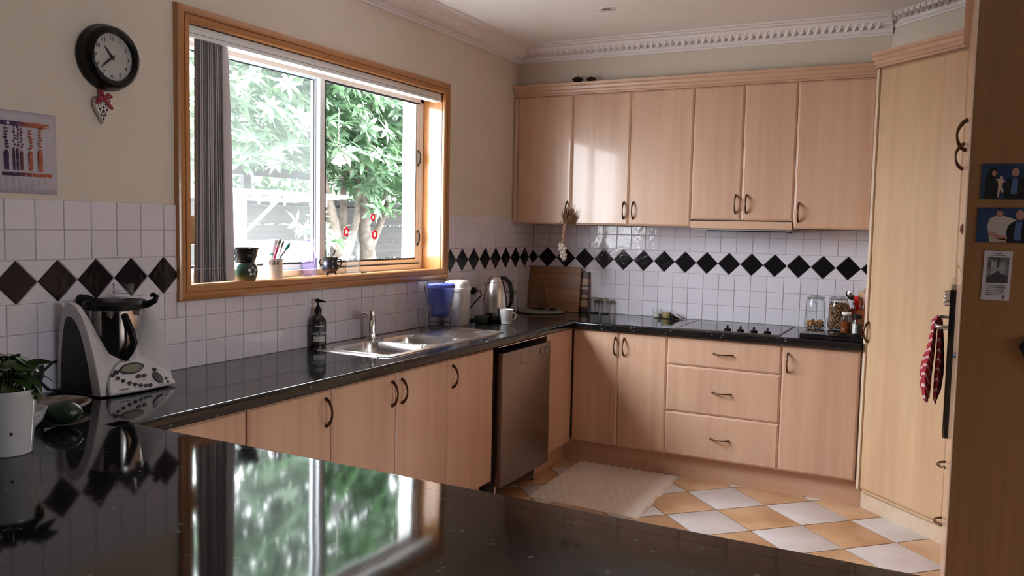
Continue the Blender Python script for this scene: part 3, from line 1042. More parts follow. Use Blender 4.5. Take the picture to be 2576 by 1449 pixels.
# filler panel between dishwasher and corner
fp = tag(obj('filler_panel', B().box(0.30, 0.571, -0.949, -0.935, 0.14, ZB1).box(0.552, 0.571, -0.935, -0.5745, 0.14, ZB1), MT['beech'], None, smooth=0), 'plain beech filler panel between the dishwasher and the inner corner', 'panel')
# kickboards
kb = B().box(0.505, 2.274, -0.502, -0.486, 0.0, 0.146)
tag(obj('kickboard', kb, MT['beechx'], None, smooth=0), 'long beech kickboard under the drawers and corner cabinet', 'kickboard')
kb = B().box(0.486, 0.504, -0.938, -0.502, 0.0, 0.139)
tag(obj('kickboard', kb, wood('beech_kickboard', (0.57, 0.370, 0.262), (0.64, 0.435, 0.318), 'Y', 0.35), None, smooth=0), 'short beech kickboard at the inner corner beside the dishwasher', 'kickboard')
kb = B().box(0.486, 0.504, -3.74, -1.60, 0.0, 0.146)
tag(obj('kickboard', kb, MT['beechx'], None, smooth=0), 'beech kickboard under the sink run, hidden in shadow', 'kickboard')

# dishwasher
dw = root('dishwasher', (0.58, -1.25, 0.0), 'stainless steel dishwasher with recessed grip under the worktop', 'dishwasher')
obj('body', B().box(0.03, 0.556, -1.545, -0.955, 0.10, 0.80), MT['carc'], dw, smooth=0)
dx = B().box(0.560, 0.601, -1.548, -0.958, 0.105, 0.818)
obj('door', dx, MT['steelb'], dw, bev=0.003)
db = B()
for a, c, e, f in ((-1.335, -1.175, 0.788, 0.7895), (-1.335, -1.175, 0.735, 0.7365), (-1.336, -1.3345, 0.735, 0.7895), (-1.1765, -1.175, 0.735, 0.7895)):
    db.box(0.6005, 0.6016, a, c, e, f)
obj('grip_outline', db, MT['ink'], dw, smooth=0)
for y in (-1.068, -1.008):
    k_ = obj('dial', B().lathe([(0.024, 0), (0.024, 0.003), (0.020, 0.005), (0.019, 0.004)], 24, (0.601, y, 0.776), 'X'), MT['steelb'], dw)
    obj('dial_light', B().lathe([(0.004, 0), (0.004, 0.0015)], 10, (0.6055, y, 0.784), 'X'), MT['red'] if y < -1.04 else MT['black'], k_)
obj('worktop_rail', B().box(0.572, 0.576, -1.545, -0.955, 0.846, 0.850), MT['steel'], dw, smooth=0)
obj('kick', B().box(0.50, 0.515, -1.54, -0.955, 0.03, 0.10), MT['carc'], dw, smooth=0)
for y in (-1.50, -1.02):
    obj('foot', B().lathe([(0.018, 0), (0.018, 0.008), (0.007, 0.012), (0.007, 0.10)], 14, (0.54, y, 0.001)), MT['chrome'], dw)

# worktop: U shape of dark granite laminate
wt = root('worktop', (0.3, -2.0, 0.86), 'glossy dark granite-look worktop running round the kitchen and peninsula', 'worktop')
TH = 0.044
def edge_prof(r=0.012):
    p = [(0, 0)]
    p += [(-0.0, 0)]
    q = []
    for i in range(7):
        a = radians(90 - 15 * i)
        q.append((-r + r * cos(a), -r + r * sin(a)))
    for i in range(5):
        a = radians(0 - 22.5 * i)
        q.append((-0.008 + 0.008 * cos(a), -TH + 0.008 + 0.008 * sin(a)))
    return [(-0.06, 0.0), (-0.022, 0.0), (-0.014, 0.0)] + q + [(-0.014, -TH), (-0.06, -TH)]
EP = edge_prof()
HX0, HX1, HY0, HY1 = 0.10, 0.490, -2.395, -1.70
sl_ = B()
sl_.sweep(EP, (0.60, -3.762, BZ), (0.60, -0.585, BZ), (1, 0, 0))
zt, zb_ = BZ, BZ - TH
sl_.box(0.001, 0.540, -4.86, HY0, zb_, zt).box(0.001, 0.540, HY1, -0.001, zb_, zt).box(0.001, HX0, HY0, HY1, zb_, zt).box(HX1, 0.540, HY0, HY1, zb_, zt)
obj('slab', sl_, MT['bench'], wt, smooth=30)
s2 = B()
s2.sweep(EP, (0.585, -0.60, BZ), (2.243, -0.60, BZ), (0, -1, 0))
s2.box(0.540, 2.243, -0.541, -0.001, zb_, zt)
obj('slab', s2, MT['bench'], wt, smooth=30)
s3 = B()
s3.sweep(EP, (0.585, -3.760, BZ), (3.10, -3.790, BZ), (0, 1, 0))
s3.prism([(0.5405, -4.86), (3.06, -4.86), (3.10, -4.80), (3.10, -3.849), (0.5405, -3.8185)], zb_, zt)
s3.sweep(EP, (0.54, -4.85, BZ), (3.06, -4.85, BZ), (0, -1, 0))
obj('slab', s3, MT['bench'], wt, smooth=30)
pen = root('peninsula_cabinet', (1.8, -4.3, 0.0), 'beech cabinet carrying the peninsula worktop in the foreground', 'cabinet')
obj('body', B().box(0.56, 3.02, -4.70, -3.83, 0.10, zb_ - 0.001).box(0.014, 0.55, -4.70, -3.765, 0.10, zb_ - 0.001), MT['beech'], pen, smooth=0)
obj('plinth', B().box(0.60, 2.98, -4.66, -3.90, 0.0, 0.10), MT['beechx'], pen, smooth=0)

# corner pantry at 45 degrees
P0, P1 = Vector((2.247, -0.576)), Vector((2.664, -0.987))
pan = root('corner_pantry', (2.6, -0.5, 0.0), 'tall corner pantry with one pale beech door set at 45 degrees', 'pantry')
dq = (P1 - P0).normalized()
nq = Vector((-0.7071, -0.7071))
def pq(t, o): 
    q = P0 + dq * t + nq * o
    return (q.x, q.y)
Lq = (P1 - P0).length
obj('body', B().prism([pq(0, -0.021), pq(Lq, -0.021), (2.70, -0.985), (3.27, -0.985), (3.27, -0.003), (2.247, -0.003)], 0.10, 2.3295), MT['pantryw'], pan, smooth=0)
obj('side_edge', B().prism([(2.2465, -0.576), pq(0.016, 0.0), pq(0.016, -0.020), (2.2465, -0.540)], 0.112, 2.3295), MT['edge'], pan, smooth=0)
obj('kickboard', B().prism([pq(-0.02, -0.052), pq(Lq + 0.03, -0.052), pq(Lq + 0.03, -0.068), pq(-0.02, -0.068)], 0.0, 0.112), MT['edge'], pan, smooth=0)
dw_ = Lq - 0.020
cpt = P0 + dq * (0.018 + dw_ / 2) - nq * 0.019
pdoor = door(pan, (cpt.x, cpt.y, (0.118 + 2.326) / 2), dw_, 2.326 - 0.118, radians(-45), MT['pantryw'], -dw_ / 2 + 0.014, 0.962 - (0.118 + 2.326) / 2)
# pelmet above it
pp = B()
a_ = P0 - nq * 0.014; c_ = P1 - nq * 0.014
pp.sweep(PP, (a_.x - 0.0, a_.y, 2.332), (c_.x, c_.y, 2.332), (nq.x, nq.y, 0))
obj('moulding', pp, MT['beechx'], pan, smooth=20)
obj('top_board', B().prism([pq(0, -0.014), pq(Lq, -0.014), pq(Lq, -0.20), pq(0, -0.20)], 2.3298, 2.3345), MT['beechx'], pan, smooth=0)

# oven tower and tall cupboard, seen edge-on
XT = 2.665
tw = root('oven_tower', (2.95, -1.3, 0.0), 'tall beech oven tower beside the pantry, seen almost edge-on', 'cabinet')
obj('body', B().box(XT + 0.012, 3.27, -1.622, -0.99, 0.10, CEIL - 0.001), MT['beech'], tw, smooth=0)
obj('plinth', B().box(XT + 0.05, 3.2, -1.622, -0.99, 0, 0.10), MT['beechx'], tw, smooth=0)
def front(parent, y0, y1, z0, z1, hz=None, hy=None, horiz=False, name='door'):
    cy_, cz_ = (y0 + y1) / 2, (z0 + z1) / 2
    o = obj(name, door_mesh(y1 - y0, z1 - z0, 0.018, 0.006, 0.004), MT['beech'], None, smooth=0)
    place(o, (XT + 0.0115, cy_, cz_), radians(-90), parent)
    if hz is not None: add_handle(o, -(hy - cy_), hz - cz_, 0, horiz)
    return o
front(tw, -1.62, -0.992, 1.36, 2.33, 1.80, -1.45)
front(tw, -1.62, -0.992, 0.36, 0.60, 0.483, -1.30, True, 'drawer')
front(tw, -1.62, -0.992, 0.115, 0.36, 0.226, -1.28, True, 'drawer')
tc2 = root('tall_cupboard', (2.95, -2.1, 0.0), 'tall cupboard whose end panel, coloured dark for shade, fills the right edge', 'cupboard')
obj('body', B().box(XT + 0.012, 3.27, -2.578, -1.625, 0.10, CEIL - 0.001), MT['beech'], tc2, smooth=0)
obj('end_panel', B().box(XT - 0.002, 3.275, -2.602, -2.580, 0.0, CEIL - 0.001), MT['endp'], tc2, smooth=0)
obj('end_panel_edge', B().box(XT - 0.0045, XT - 0.0022, -2.6022, -2.580, 0.0, CEIL - 0.001), MT['edge'], tc2, smooth=0)
front(tc2, -2.575, -1.63, 1.36, 2.33, 1.82, -2.08)
front(tc2, -2.575, -1.63, 0.59, 1.355)
front(tc2, -2.575, -1.63, 0.115, 0.585)
# moulding that turns up at the front corner of the tower
vm = B()
for y0_, y1_, x0_ in ((-1.035, -0.995, 2.640), (-1.06, -1.035, 2.632), (-1.09, -1.06, 2.645)):
    vm.box(x0_, 2.676, y0_, y1_, 2.335, CEIL - 0.002)
obj('upright_moulding', vm, MT['beech'], tw, smooth=0)
# oven
ov = root('oven', (2.66, -1.3, 0.6), 'black built-in oven seen edge-on with a bar handle', 'oven')
OX0, OY0, OY1 = 2.641, -1.604, -1.01
obj('control_panel', B().box(OX0 + 0.002, XT + 0.011, OY0 + 0.004, OY1, 1.16, 1.285), MT['steel'], ov, smooth=0, bev=0.001)
obj('door', B().box(OX0, XT - 0.003, OY0, OY1, 0.665, 1.156), MT['blackg'], ov, smooth=0, bev=0.001)
obj('glass_front', B().box(OX0 - 0.004, OX0 - 0.0005, OY0, OY1, 0.665, 1.262), MT['blackg'], ov, smooth=0)
obj('side_trim', B().box(OX0, XT - 0.003, OY0 - 0.0025, OY0, 0.665, 1.262), MT['blackg'], ov, smooth=0)
for y in (-1.53, -1.30, -1.09):
    obj('knob', B().lathe([(0.021, 0), (0.021, -0.006), (0.017, -0.020), (0.015, -0.022), (0.0, -0.022)], 20, (OX0 - 0.004, y, 1.212), 'X', cap1=False), MT['steel'], ov)
hb = B().tube([(OX0 - 0.003, -1.55, 1.105), (OX0 - 0.030, -1.55, 1.107), (OX0 - 0.043, -1.542, 1.107), (OX0 - 0.046, -1.52, 1.107), (OX0 - 0.046, -1.10, 1.107), (OX0 - 0.043, -1.078, 1.107), (OX0 - 0.030, -1.07, 1.107), (OX0 - 0.003, -1.07, 1.105)], 0.0085, 12)
obj('handle', hb, MT['steel'], ov, smooth=60)

# ------------------------------------------------------------------ sink
SK = root('sink', (0.28, -1.87, BZ), 'stainless steel sink with two bowls and a ridged drainer', 'sink')
SX0, SX1, SY0, SY1 = 0.052, 0.508, -2.425, -1.315
def rr(x, y, x0, x1, y0, y1, r):
    """signed distance to a rounded rectangle (negative inside)"""
    dx = abs(x - (x0 + x1) / 2) - (x1 - x0) / 2 + r
    dy = abs(y - (y0 + y1) / 2) - (y1 - y0) / 2 + r
    return math.hypot(max(dx, 0), max(dy, 0)) + min(max(dx, dy), 0) - r
BW = [(0.125, 0.468, -2.362, -2.040, 0.055, 0.150), (0.135, 0.460, -1.995, -1.740, 0.055, 0.120)]
def sink_z(x, y):
    d = rr(x, y, SX0, SX1, SY0, SY1, 0.07)
    z = 0.0045
    if d > -0.010: z = 0.0045 * max(0.0, min(1.0, -d / 0.010)) ** 0.5
    # pressed inner panel
    di = rr(x, y, SX0 + 0.022, SX1 - 0.022, SY0 + 0.025, SY1 - 0.025, 0.055)
    t = max(0.0, min(1.0, -di / 0.010))
    z -= 0.0035 * t * t * (3 - 2 * t)
    for x0, x1, y0, y1, r, dep in BW:
        db = rr(x, y, x0, x1, y0, y1, r)
        if db < 0.008:
            if db > 0: z += 0.0025 * (1 - abs(db - 0.004) / 0.004)
            else:
                t = min(1.0, -db / 0.028)
                z -= dep * (1 - (1 - t) ** 2.6)
    if -1.70 < y < -1.375 and 0.16 < x < 0.455:
        w = 0.5 + 0.5 * cos(2 * pi * (x - 0.16) / 0.0196)
        e = min(1, (y + 1.70) / 0.02, (-1.375 - y) / 0.03)
        z += 0.0035 * (w - 0.5) * max(0, e)
    return z
nx, ny = 116, 262
idx, vs, fs = {}, [], []
for i in range(nx + 1):
    for j in range(ny + 1):
        x = SX0 + (SX1 - SX0) * i / nx; y = SY0 + (SY1 - SY0) * j / ny
        if rr(x, y, SX0, SX1, SY0, SY1, 0.07) < 0.0006:
            idx[(i, j)] = len(vs); vs.append((x, y, BZ + 0.0006 + sink_z(x, y)))
for i in range(nx):
    for j in range(ny):
        k = [(i, j), (i + 1, j), (i + 1, j + 1), (i, j + 1)]
        if all(q in idx for q in k): fs.append(tuple(idx[q] for q in k))
        else:
            q3 = [q for q in k if q in idx]
            if len(q3) == 3: fs.append(tuple(idx[q] for q in q3))
obj('basin', B().add(vs, fs), MT['steel'], SK, smooth=70)
for x0, x1, y0, y1, r, dep in BW:
    obj('drain', B().lathe([(0.0, 0.0), (0.028, 0.0), (0.040, 0.002), (0.042, 0.0005)], 24, ((x0 + x1) / 2, (y0 + y1) / 2, BZ + 0.0038 - dep), cap0=False, cap1=False), MT['chrome'], SK)

tp = root('tap', (0.080, -1.955, BZ + 0.002), 'short chrome mixer tap standing behind the sink bowls', 'tap')
obj('base', B().lathe([(0.026, 0.0), (0.026, 0.004), (0.023, 0.006), (0.0225, 0.045), (0.021, 0.047), (0.021, 0.082), (0.023, 0.085), (0.022, 0.112), (0.016, 0.120), (0.0, 0.122)], 24, (0.070, -1.962, BZ + 0.003)), MT['chrome'], tp)
sp = B().tube([(0.072, -1.963, BZ + 0.030), (0.078, -1.971, BZ + 0.080), (0.096, -1.995, BZ + 0.118), (0.128, -2.037, BZ + 0.140), (0.140, -2.053, BZ + 0.136)], [0.021, 0.0205, 0.018, 0.0165, 0.016], 16)
obj('spout', sp, MT['chrome'], tp, smooth=60)
obj('spray_head', B().lathe([(0.0135, -0.030), (0.0160, -0.027), (0.0170, 0.008), (0.015, 0.018), (0.0, 0.022)], 20, (0.140, -2.053, BZ + 0.136)), MT['chrome'], tp)
obj('lever', B().tube([(0.066, -1.968, BZ + 0.110), (0.050, -1.976, BZ + 0.126), (0.030, -1.990, BZ + 0.130)], [0.009, 0.007, 0.005], 10), MT['chrome'], tp)

# ------------------------------------------------------------------ generic round vessels
def vessel(r_, name, prof, mat, n=32, c=(0, 0, 0), th=0.0025, bottom=0.004):
    """open thin-walled body: outer profile from the foot up to the rim"""
    inner = [(max(0.0005, r - th), h) for r, h in reversed(prof) if h > prof[0][1] + bottom]
    inner.append((max(0.0005, prof[0][0] - th), prof[0][1] + bottom))
    return obj(name, B().lathe(prof + inner, n, c), mat, r_, smooth=50)

# soap bottle
cx, cy = 0.018, -2.335
cx = 0.045
so_ = root('soap_bottle', (cx, cy, BZ), 'dark amber hand wash bottle with black pump beside the sink', 'soap bottle')
obj('bottle', B().lathe([(0.030, 0.0), (0.036, 0.004), (0.0375, 0.012), (0.0375, 0.118), (0.035, 0.130), (0.026, 0.143), (0.015, 0.152), (0.014, 0.162)], 32, (cx, cy, BZ)), plain('dark_amber_plastic', (0.012, 0.008, 0.006), 0.08, var=0), so_)
obj('collar', B().lathe([(0.0165, 0.160), (0.0165, 0.180), (0.011, 0.182), (0.010, 0.192), (0.004, 0.193)], 20, (cx, cy, BZ)), MT['black'], so_)
pu = B().tube([(cx, cy, BZ + 0.19), (cx, cy, BZ + 0.212)], 0.0055, 10)
pu.tube([(cx - 0.013, cy - 0.006, BZ + 0.218), (cx, cy, BZ + 0.2185), (cx + 0.022, cy + 0.010, BZ + 0.216), (cx + 0.034, cy + 0.016, BZ + 0.210)], [0.006, 0.0085, 0.005, 0.0035], 10)
obj('pump', pu, MT['black'], so_)
def wrap_label(r_, name, mat, rad, z0, z1, a0, a1, c, n=14, t=0.0004):
    v = []
    for i in range(n + 1):
        a = a0 + (a1 - a0) * i / n
        v.append((c[0] + (rad + t) * cos(a), c[1] + (rad + t) * sin(a)))
    inn = []
    for i in range(n, -1, -1):
        a = a0 + (a1 - a0) * i / n
        inn.append((c[0] + (rad - 0.0006) * cos(a), c[1] + (rad - 0.0006) * sin(a)))
    b_ = B()
    vs_ = [(x, y, z0) for x, y in v] + [(x, y, z1) for x, y in v]
    m_ = len(v)
    return obj(name, b_.add(vs_, [(i, i + 1, i + 1 + m_, i + m_) for i in range(m_ - 1)]), mat, r_, smooth=60)
va = math.atan2(CAM.y - cy, CAM.x - cx)        # direction in which the label is turned, about 15 degrees to the right of it
la = va + radians(14)
wrap_label(so_, 'label', plain('dark_label', (0.020, 0.022, 0.035), 0.4, var=0), 0.0375, BZ + 0.018, BZ + 0.118, la - 0.85, la + 0.85, (cx, cy))
wrap_label(so_, 'label_panel', MT['label'], 0.0380, BZ + 0.030, BZ + 0.054, la - 0.80, la + 0.80, (cx, cy))
def curved_text(r_, s, size, rad, z, a_mid, c, mat, adv=0.62, bold=0.0):
    n = len(s)
    for i, ch in enumerate(s):
        if ch == ' ': continue
        a = a_mid + (i - (n - 1) / 2) * size * adv / rad
        text('lettering', ch, size, (c[0] + (rad + 0.0012) * cos(a), c[1] + (rad + 0.0012) * sin(a), z), (radians(90), 0, a + radians(90)), mat, r_, 'CENTER', 0.0002, 1.0, bold)
curved_text(so_, 'HAND WASH', 0.0115, 0.0378, BZ + 0.067, la, (cx, cy), MT['wink'], 0.66, 0.0003)
curved_text(so_, 'thankyou', 0.0110, 0.0378, BZ + 0.102, la - 0.05, (cx, cy), MT['wink'], 0.52, 0.0004)
for z in (0.0765, 0.0585): wrap_label(so_, 'label_rule', MT['wink'], 0.0380, BZ + z, BZ + z + 0.0008, la - 0.6, la + 0.6, (cx, cy))

# tumbler
tb = root('tumbler', (0.095, -1.53, BZ + 0.006), 'empty tall clear drinking glass on the drainer left of the jug', 'glass')
vessel(tb, 'body', [(0.022, 0.0), (0.0235, 0.004), (0.026, 0.02), (0.031, 0.05), (0.031, 0.118)], MT['glass'], 28, (0.095, -1.53, BZ + 0.006), 0.002, 0.010)
obj('base_disc', B().lathe([(0.020, 0.001), (0.0215, 0.008), (0.0, 0.009)], 24, (0.095, -1.53, BZ + 0.006)), MT['glass'], tb)

# filter jug, long axis along e
E1 = Vector((0.85, 0.527, 0)); E2 = Vector((-0.527, 0.85, 0))
jc = Vector((0.120, -1.400, BZ + 0.006))
jg = root('filter_jug', jc, 'water filter jug with blue funnel and clear outer body on the drainer', 'jug')
def orect(hw, hd, z, off=0.0, n=28, p=3.2):
    out = []
    for i in range(n):
        a = 2 * pi * i / n
        c_, s_ = cos(a), sin(a)
        r_ = (abs(c_) ** p + abs(s_) ** p) ** (-1 / p)
        q = jc + E1 * (hw * r_ * c_ + off) + E2 * (hd * r_ * s_)
        out.append((q.x, q.y, jc.z + z))
    return out
def ovessel(rings_out, mat, name, th=0.0025):
    rings = [orect(*r) for r in rings_out]
    inn = [orect(r[0] - th, r[1] - th, max(r[2], rings_out[0][2] + 0.004), *(r[3:])) for r in reversed(rings_out)]
    return obj(name, B().loft(rings + inn), mat, jg, smooth=50)
ovessel([(0.058, 0.045, 0.0), (0.062, 0.048, 0.006), (0.064, 0.050, 0.11), (0.074, 0.054, 0.15), (0.084, 0.056, 0.22, -0.004), (0.086, 0.057, 0.236, -0.006)], MT['glass'], 'outer_body', 0.0025)
ovessel([(0.050, 0.036, 0.060), (0.053, 0.038, 0.063), (0.054, 0.038, 0.120), (0.062, 0.042, 0.124), (0.066, 0.045, 0.140), (0.072, 0.048, 0.190), (0.074, 0.049, 0.222)], MT['blue'], 'blue_funnel', 0.003)
obj('lid', B().loft([orect(0.078, 0.053, 0.224, 0.004), orect(0.080, 0.055, 0.230, 0.004), orect(0.079, 0.054, 0.240, 0.004), orect(0.070, 0.046, 0.247, 0.004), orect(0.03, 0.02, 0.249, 0.004)]), MT['bluel'], jg, smooth=40, )
obj('lid_tab', B().loft([orect(0.014, 0.012, 0.246, 0.058), orect(0.012, 0.010, 0.252, 0.058)]), MT['china'], jg)
hp = []
for i in range(13):
    a = radians(100 - 200 * i / 12)
    q = jc + E1 * (0.066 + 0.055 * cos(a)) + Vector((0, 0, 0.160 + 0.060 * sin(a)))
    hp.append(q)
obj('handle', B().tube(hp, 0.009, 10, flat=0.9), MT['glass'], jg, smooth=60)
obj('water', B().loft([orect(0.057, 0.044, 0.006), orect(0.059, 0.046, 0.030)]), glass('water', (0.93, 0.96, 0.98), (0.8, 0.85, 0.9), 0.03), jg)

# white canister
wc = root('canister', (0.088, -1.168, BZ), 'tall white plastic food canister with domed lid behind the jug', 'canister')
def rbox(c, hx, hy, z, p=5.0, n=32, rot=0.0):
    out = []
    for i in range(n):
        a = 2 * pi * (i + 0.5) / n
        c_, s_ = cos(a), sin(a)
        r_ = (abs(c_) ** p + abs(s_) ** p) ** (-1 / p)
        x, y = hx * r_ * c_, hy * r_ * s_
        out.append((c[0] + x * cos(rot) - y * sin(rot), c[1] + x * sin(rot) + y * cos(rot), z))
    return out
wcc = (0.088, -1.168)
wr = radians(12)
obj('body', B().loft([rbox(wcc, 0.058, 0.082, BZ + 0.0, rot=wr), rbox(wcc, 0.060, 0.084, BZ + 0.006, rot=wr), rbox(wcc, 0.065, 0.090, BZ + 0.205, rot=wr)]), MT['whitep'], wc, smooth=40)
obj('lid', B().loft([rbox(wcc, 0.068, 0.093, BZ + 0.200, rot=wr), rbox(wcc, 0.068, 0.093, BZ + 0.216, rot=wr), rbox(wcc, 0.063, 0.088, BZ + 0.218, rot=wr), rbox(wcc, 0.062, 0.087, BZ + 0.240, rot=wr), rbox(wcc, 0.052, 0.075, BZ + 0.254, rot=wr), rbox(wcc, 0.030, 0.045, BZ + 0.260, rot=wr)]), MT['whitep'], wc, smooth=40)

# green bowl, mug, kettle
gb = root('bowl', (0.178, -1.030, BZ), 'small dark green bowl in front of the steel kettle', 'bowl')
vessel(gb, 'body', [(0.030, 0.0), (0.034, 0.003), (0.041, 0.030), (0.0445, 0.036), (0.0455, 0.044), (0.044, 0.0455)], plain('dark_green_glaze', (0.085, 0.115, 0.095), 0.35, var=0.05), 28, (0.178, -1.030, BZ), 0.004, 0.005)
mg = root('mug', (0.312, -0.968, BZ), 'white ribbed china mug on the bench left of the round board', 'mug')
mp_ = [(0.028, 0.0), (0.031, 0.002), (0.033, 0.03), (0.0345, 0.032), (0.036, 0.050), (0.0375, 0.052), (0.041, 0.084), (0.042, 0.086)]
vessel(mg, 'body', mp_, MT['china'], 32, (0.312, -0.968, BZ), 0.0035, 0.006)
hp = [Vector((0.312, -0.968, BZ)) + Vector((0.887, 0.46, 0)) * (0.036 + 0.022 * sin(pi * i / 10)) + Vector((0, 0, 0.070 - 0.048 * i / 10)) for i in range(11)]
obj('handle', B().tube(hp, 0.0042, 8), MT['china'], mg, smooth=60)
kc = (0.178, -0.868)
kt = root('kettle', (kc[0], kc[1], BZ), 'cordless brushed steel kettle with black handle near the power point', 'kettle')
obj('base', B().lathe([(0.080, 0.0), (0.082, 0.003), (0.082, 0.013), (0.074, 0.018)], 32, (kc[0], kc[1], BZ)), MT['black'], kt)
obj('body', B().lathe([(0.073, 0.019), (0.075, 0.022), (0.075, 0.06), (0.072, 0.13), (0.064, 0.19), (0.053, 0.232), (0.050, 0.236)], 40, (kc[0], kc[1], BZ)), MT['steel'], kt, smooth=60)
obj('lid', B().lathe([(0.050, 0.237), (0.047, 0.246), (0.036, 0.264), (0.020, 0.274), (0.0, 0.277)], 32, (kc[0], kc[1], BZ), cap1=False), MT['steel'], kt, smooth=60)
kd = Vector((0.85, 0.527, 0)); ko = Vector((kc[0], kc[1], BZ))
obj('spout', B().loft([[tuple(ko - kd * a_ + Vector((-0.527, 0.85, 0)) * w_ + Vector((0, 0, z_))) for a_, w_, z_ in ((0.052, -0.016, 0.20), (0.052, 0.016, 0.20), (0.050, 0.018, 0.236), (0.050, -0.018, 0.236))], [tuple(ko - kd * a_ + Vector((-0.527, 0.85, 0)) * w_ + Vector((0, 0, z_))) for a_, w_, z_ in ((0.066, -0.003, 0.212), (0.066, 0.003, 0.212), (0.076, 0.005, 0.232), (0.076, -0.005, 0.232))]]), MT['steel'], kt)
obj('handle', B().tube([ko + kd * 0.030 + Vector((0, 0, 0.262)), ko + kd * 0.058 + Vector((0, 0, 0.262)), ko + kd * 0.088 + Vector((0, 0, 0.232)), ko + kd * 0.103 + Vector((0, 0, 0.170)), ko + kd * 0.102 + Vector((0, 0, 0.115)), ko + kd * 0.078 + Vector((0, 0, 0.065))], [0.010, 0.013, 0.014, 0.014, 0.012, 0.008], 10), MT['black'], kt, smooth=60)
# power point, plug and cord
pt = root('power_point', (0.007, -0.84, 1.085), 'cream double power point on the tiles behind the kettle', 'power point')
obj('plate', B().box(0.0068, 0.014, -0.905, -0.785, 1.050, 1.122), MT['cream'], pt, bev=0.002)
for y in (-0.878, -0.812): obj('switch', B().box(0.014, 0.017, y - 0.006, y + 0.006, 1.100, 1.112), MT['whitep'], pt)
obj('socket', B().lathe([(0.018, 0), (0.018, 0.001)], 18, (0.0142, -0.815, 1.078), 'X'), MT['greyp'], pt)
pg = root('electric_plug', (0.03, -0.872, 1.075), 'black kettle plug and flex pushed into the power point', 'plug')
obj('plug_body', B().lathe([(0.019, 0.0), (0.021, 0.004), (0.020, 0.022), (0.014, 0.030), (0.010, 0.034)], 18, (0.0145, -0.876, 1.076), 'X'), MT['black'], pg)
obj('flex', B().tube([(0.046, -0.876, 1.076), (0.075, -0.868, 1.076), (0.100, -0.900, 1.052), (0.072, -0.948, 1.00), (0.052, -0.985, 0.955), (0.045, -1.00, 0.915), (0.060, -0.985, 0.906), (0.100, -0.940, 0.905)], 0.0045, 8), MT['black'], pg, smooth=60)

# clip jar behind the kettle
def clip_jar(name, c, R, H, label, fill=None, latch_dir=None, group=None):
    r_ = root(name, c, label, 'jar', group)
    pr = [(R * 0.80, 0.0), (R * 0.97, 0.006), (R, 0.02), (R, H * 0.22), (R * 0.90, H * 0.38), (R * 0.90, H * 0.62), (R * 0.88, H * 0.78), (R * 0.76, H * 0.86), (R * 0.74, H * 0.90), (R * 0.78, H * 0.905), (R * 0.78, H * 0.925)]
    vessel(r_, 'body', pr, MT['glass'], 36, c, 0.003, 0.006)
    obj('lid', B().lathe([(R * 0.78, H * 0.935), (R * 0.80, H * 0.94), (R * 0.80, H * 0.965), (R * 0.55, H * 0.985), (R * 0.40, H * 1.0), (0, H)], 32, c, cap1=False), MT['glass'], r_, smooth=50)
    obj('seal', B().lathe([(R * 0.77, H * 0.926), (R * 0.80, H * 0.928), (R * 0.80, H * 0.936), (R * 0.77, H * 0.937)], 32, c), MT['greyp'], r_)
    ld = Vector(latch_dir or (-0.3, -0.95, 0)).normalized(); sd = ld.cross(Vector((0, 0, 1)))
    wb = B()
    ring = [Vector(c) + Vector((cos(a) * R * 0.765, sin(a) * R * 0.765, H * 0.885)) for a in [2 * pi * i / 24 for i in range(24)]]
    wb.tube(ring, 0.0012, 6, closed=True)
    o_ = Vector(c)
    for s_ in (-1, 1):
        wb.tube([o_ + ld * R * 0.77 + sd * s_ * 0.011 + Vector((0, 0, H * 0.885)), o_ + ld * R * 0.86 + sd * s_ * 0.012 + Vector((0, 0, H * 0.93)), o_ + ld * R * 0.45 + sd * s_ * 0.012 + Vector((0, 0, H * 0.995))], 0.0013, 6)
        wb.tube([o_ + ld * R * 0.86 + sd * s_ * 0.012 + Vector((0, 0, H * 0.93)), o_ + ld * R * 0.95 + sd * s_ * 0.010 + Vector((0, 0, H * 0.80))], 0.0013, 6)
    wb.tube([o_ + ld * R * 0.95 - sd * 0.010 + Vector((0, 0, H * 0.80)), o_ + ld * R * 0.95 + sd * 0.010 + Vector((0, 0, H * 0.80))], 0.0013, 6)
    obj('wire_clasp', wb, MT['steel'], r_, smooth=60)
    return r_
clip_jar('clip_jar', (0.098, -0.50, BZ), 0.048, 0.165, 'empty clip-top glass jar half hidden behind the kettle', latch_dir=(0.9, -0.3, 0))

# round stone board with jars, cutting boards
rb_ = tag(obj('round_board', B().lathe([(0.150, 0.0), (0.156, 0.003), (0.158, 0.010), (0.154, 0.016), (0.148, 0.017), (0, 0.017)], 48, (0.188, -0.232, BZ), cap1=False), cloudy('pale_stone_board', (0.20, 0.185, 0.15), (0.27, 0.25, 0.205), 30, 0.6), None, loc=(0.188, -0.232, BZ)), 'round pale stone board in the worktop corner holding jars', 'board')
zb2 = BZ + 0.018
gj = root('glass_jar', (0.150, -0.20, zb2), 'tall clear glass jar without lid on the round board', 'jar')
vessel(gj, 'body', [(0.040, 0), (0.046, 0.003), (0.048, 0.010), (0.048, 0.100), (0.044, 0.118), (0.032, 0.132), (0.029, 0.138), (0.031, 0.142), (0.031, 0.150)], MT['glassd'], 32, (0.150, -0.20, zb2))
gj2 = root('glass_jar', (0.210, -0.255, zb2), 'small hexagonal glass jar lying against the tall jar on the board', 'jar')
vessel(gj2, 'body', [(0.032, 0), (0.035, 0.003), (0.035, 0.040), (0.033, 0.052), (0.026, 0.060), (0.026, 0.070)], MT['glassd'], 6, (0.210, -0.255, zb2))
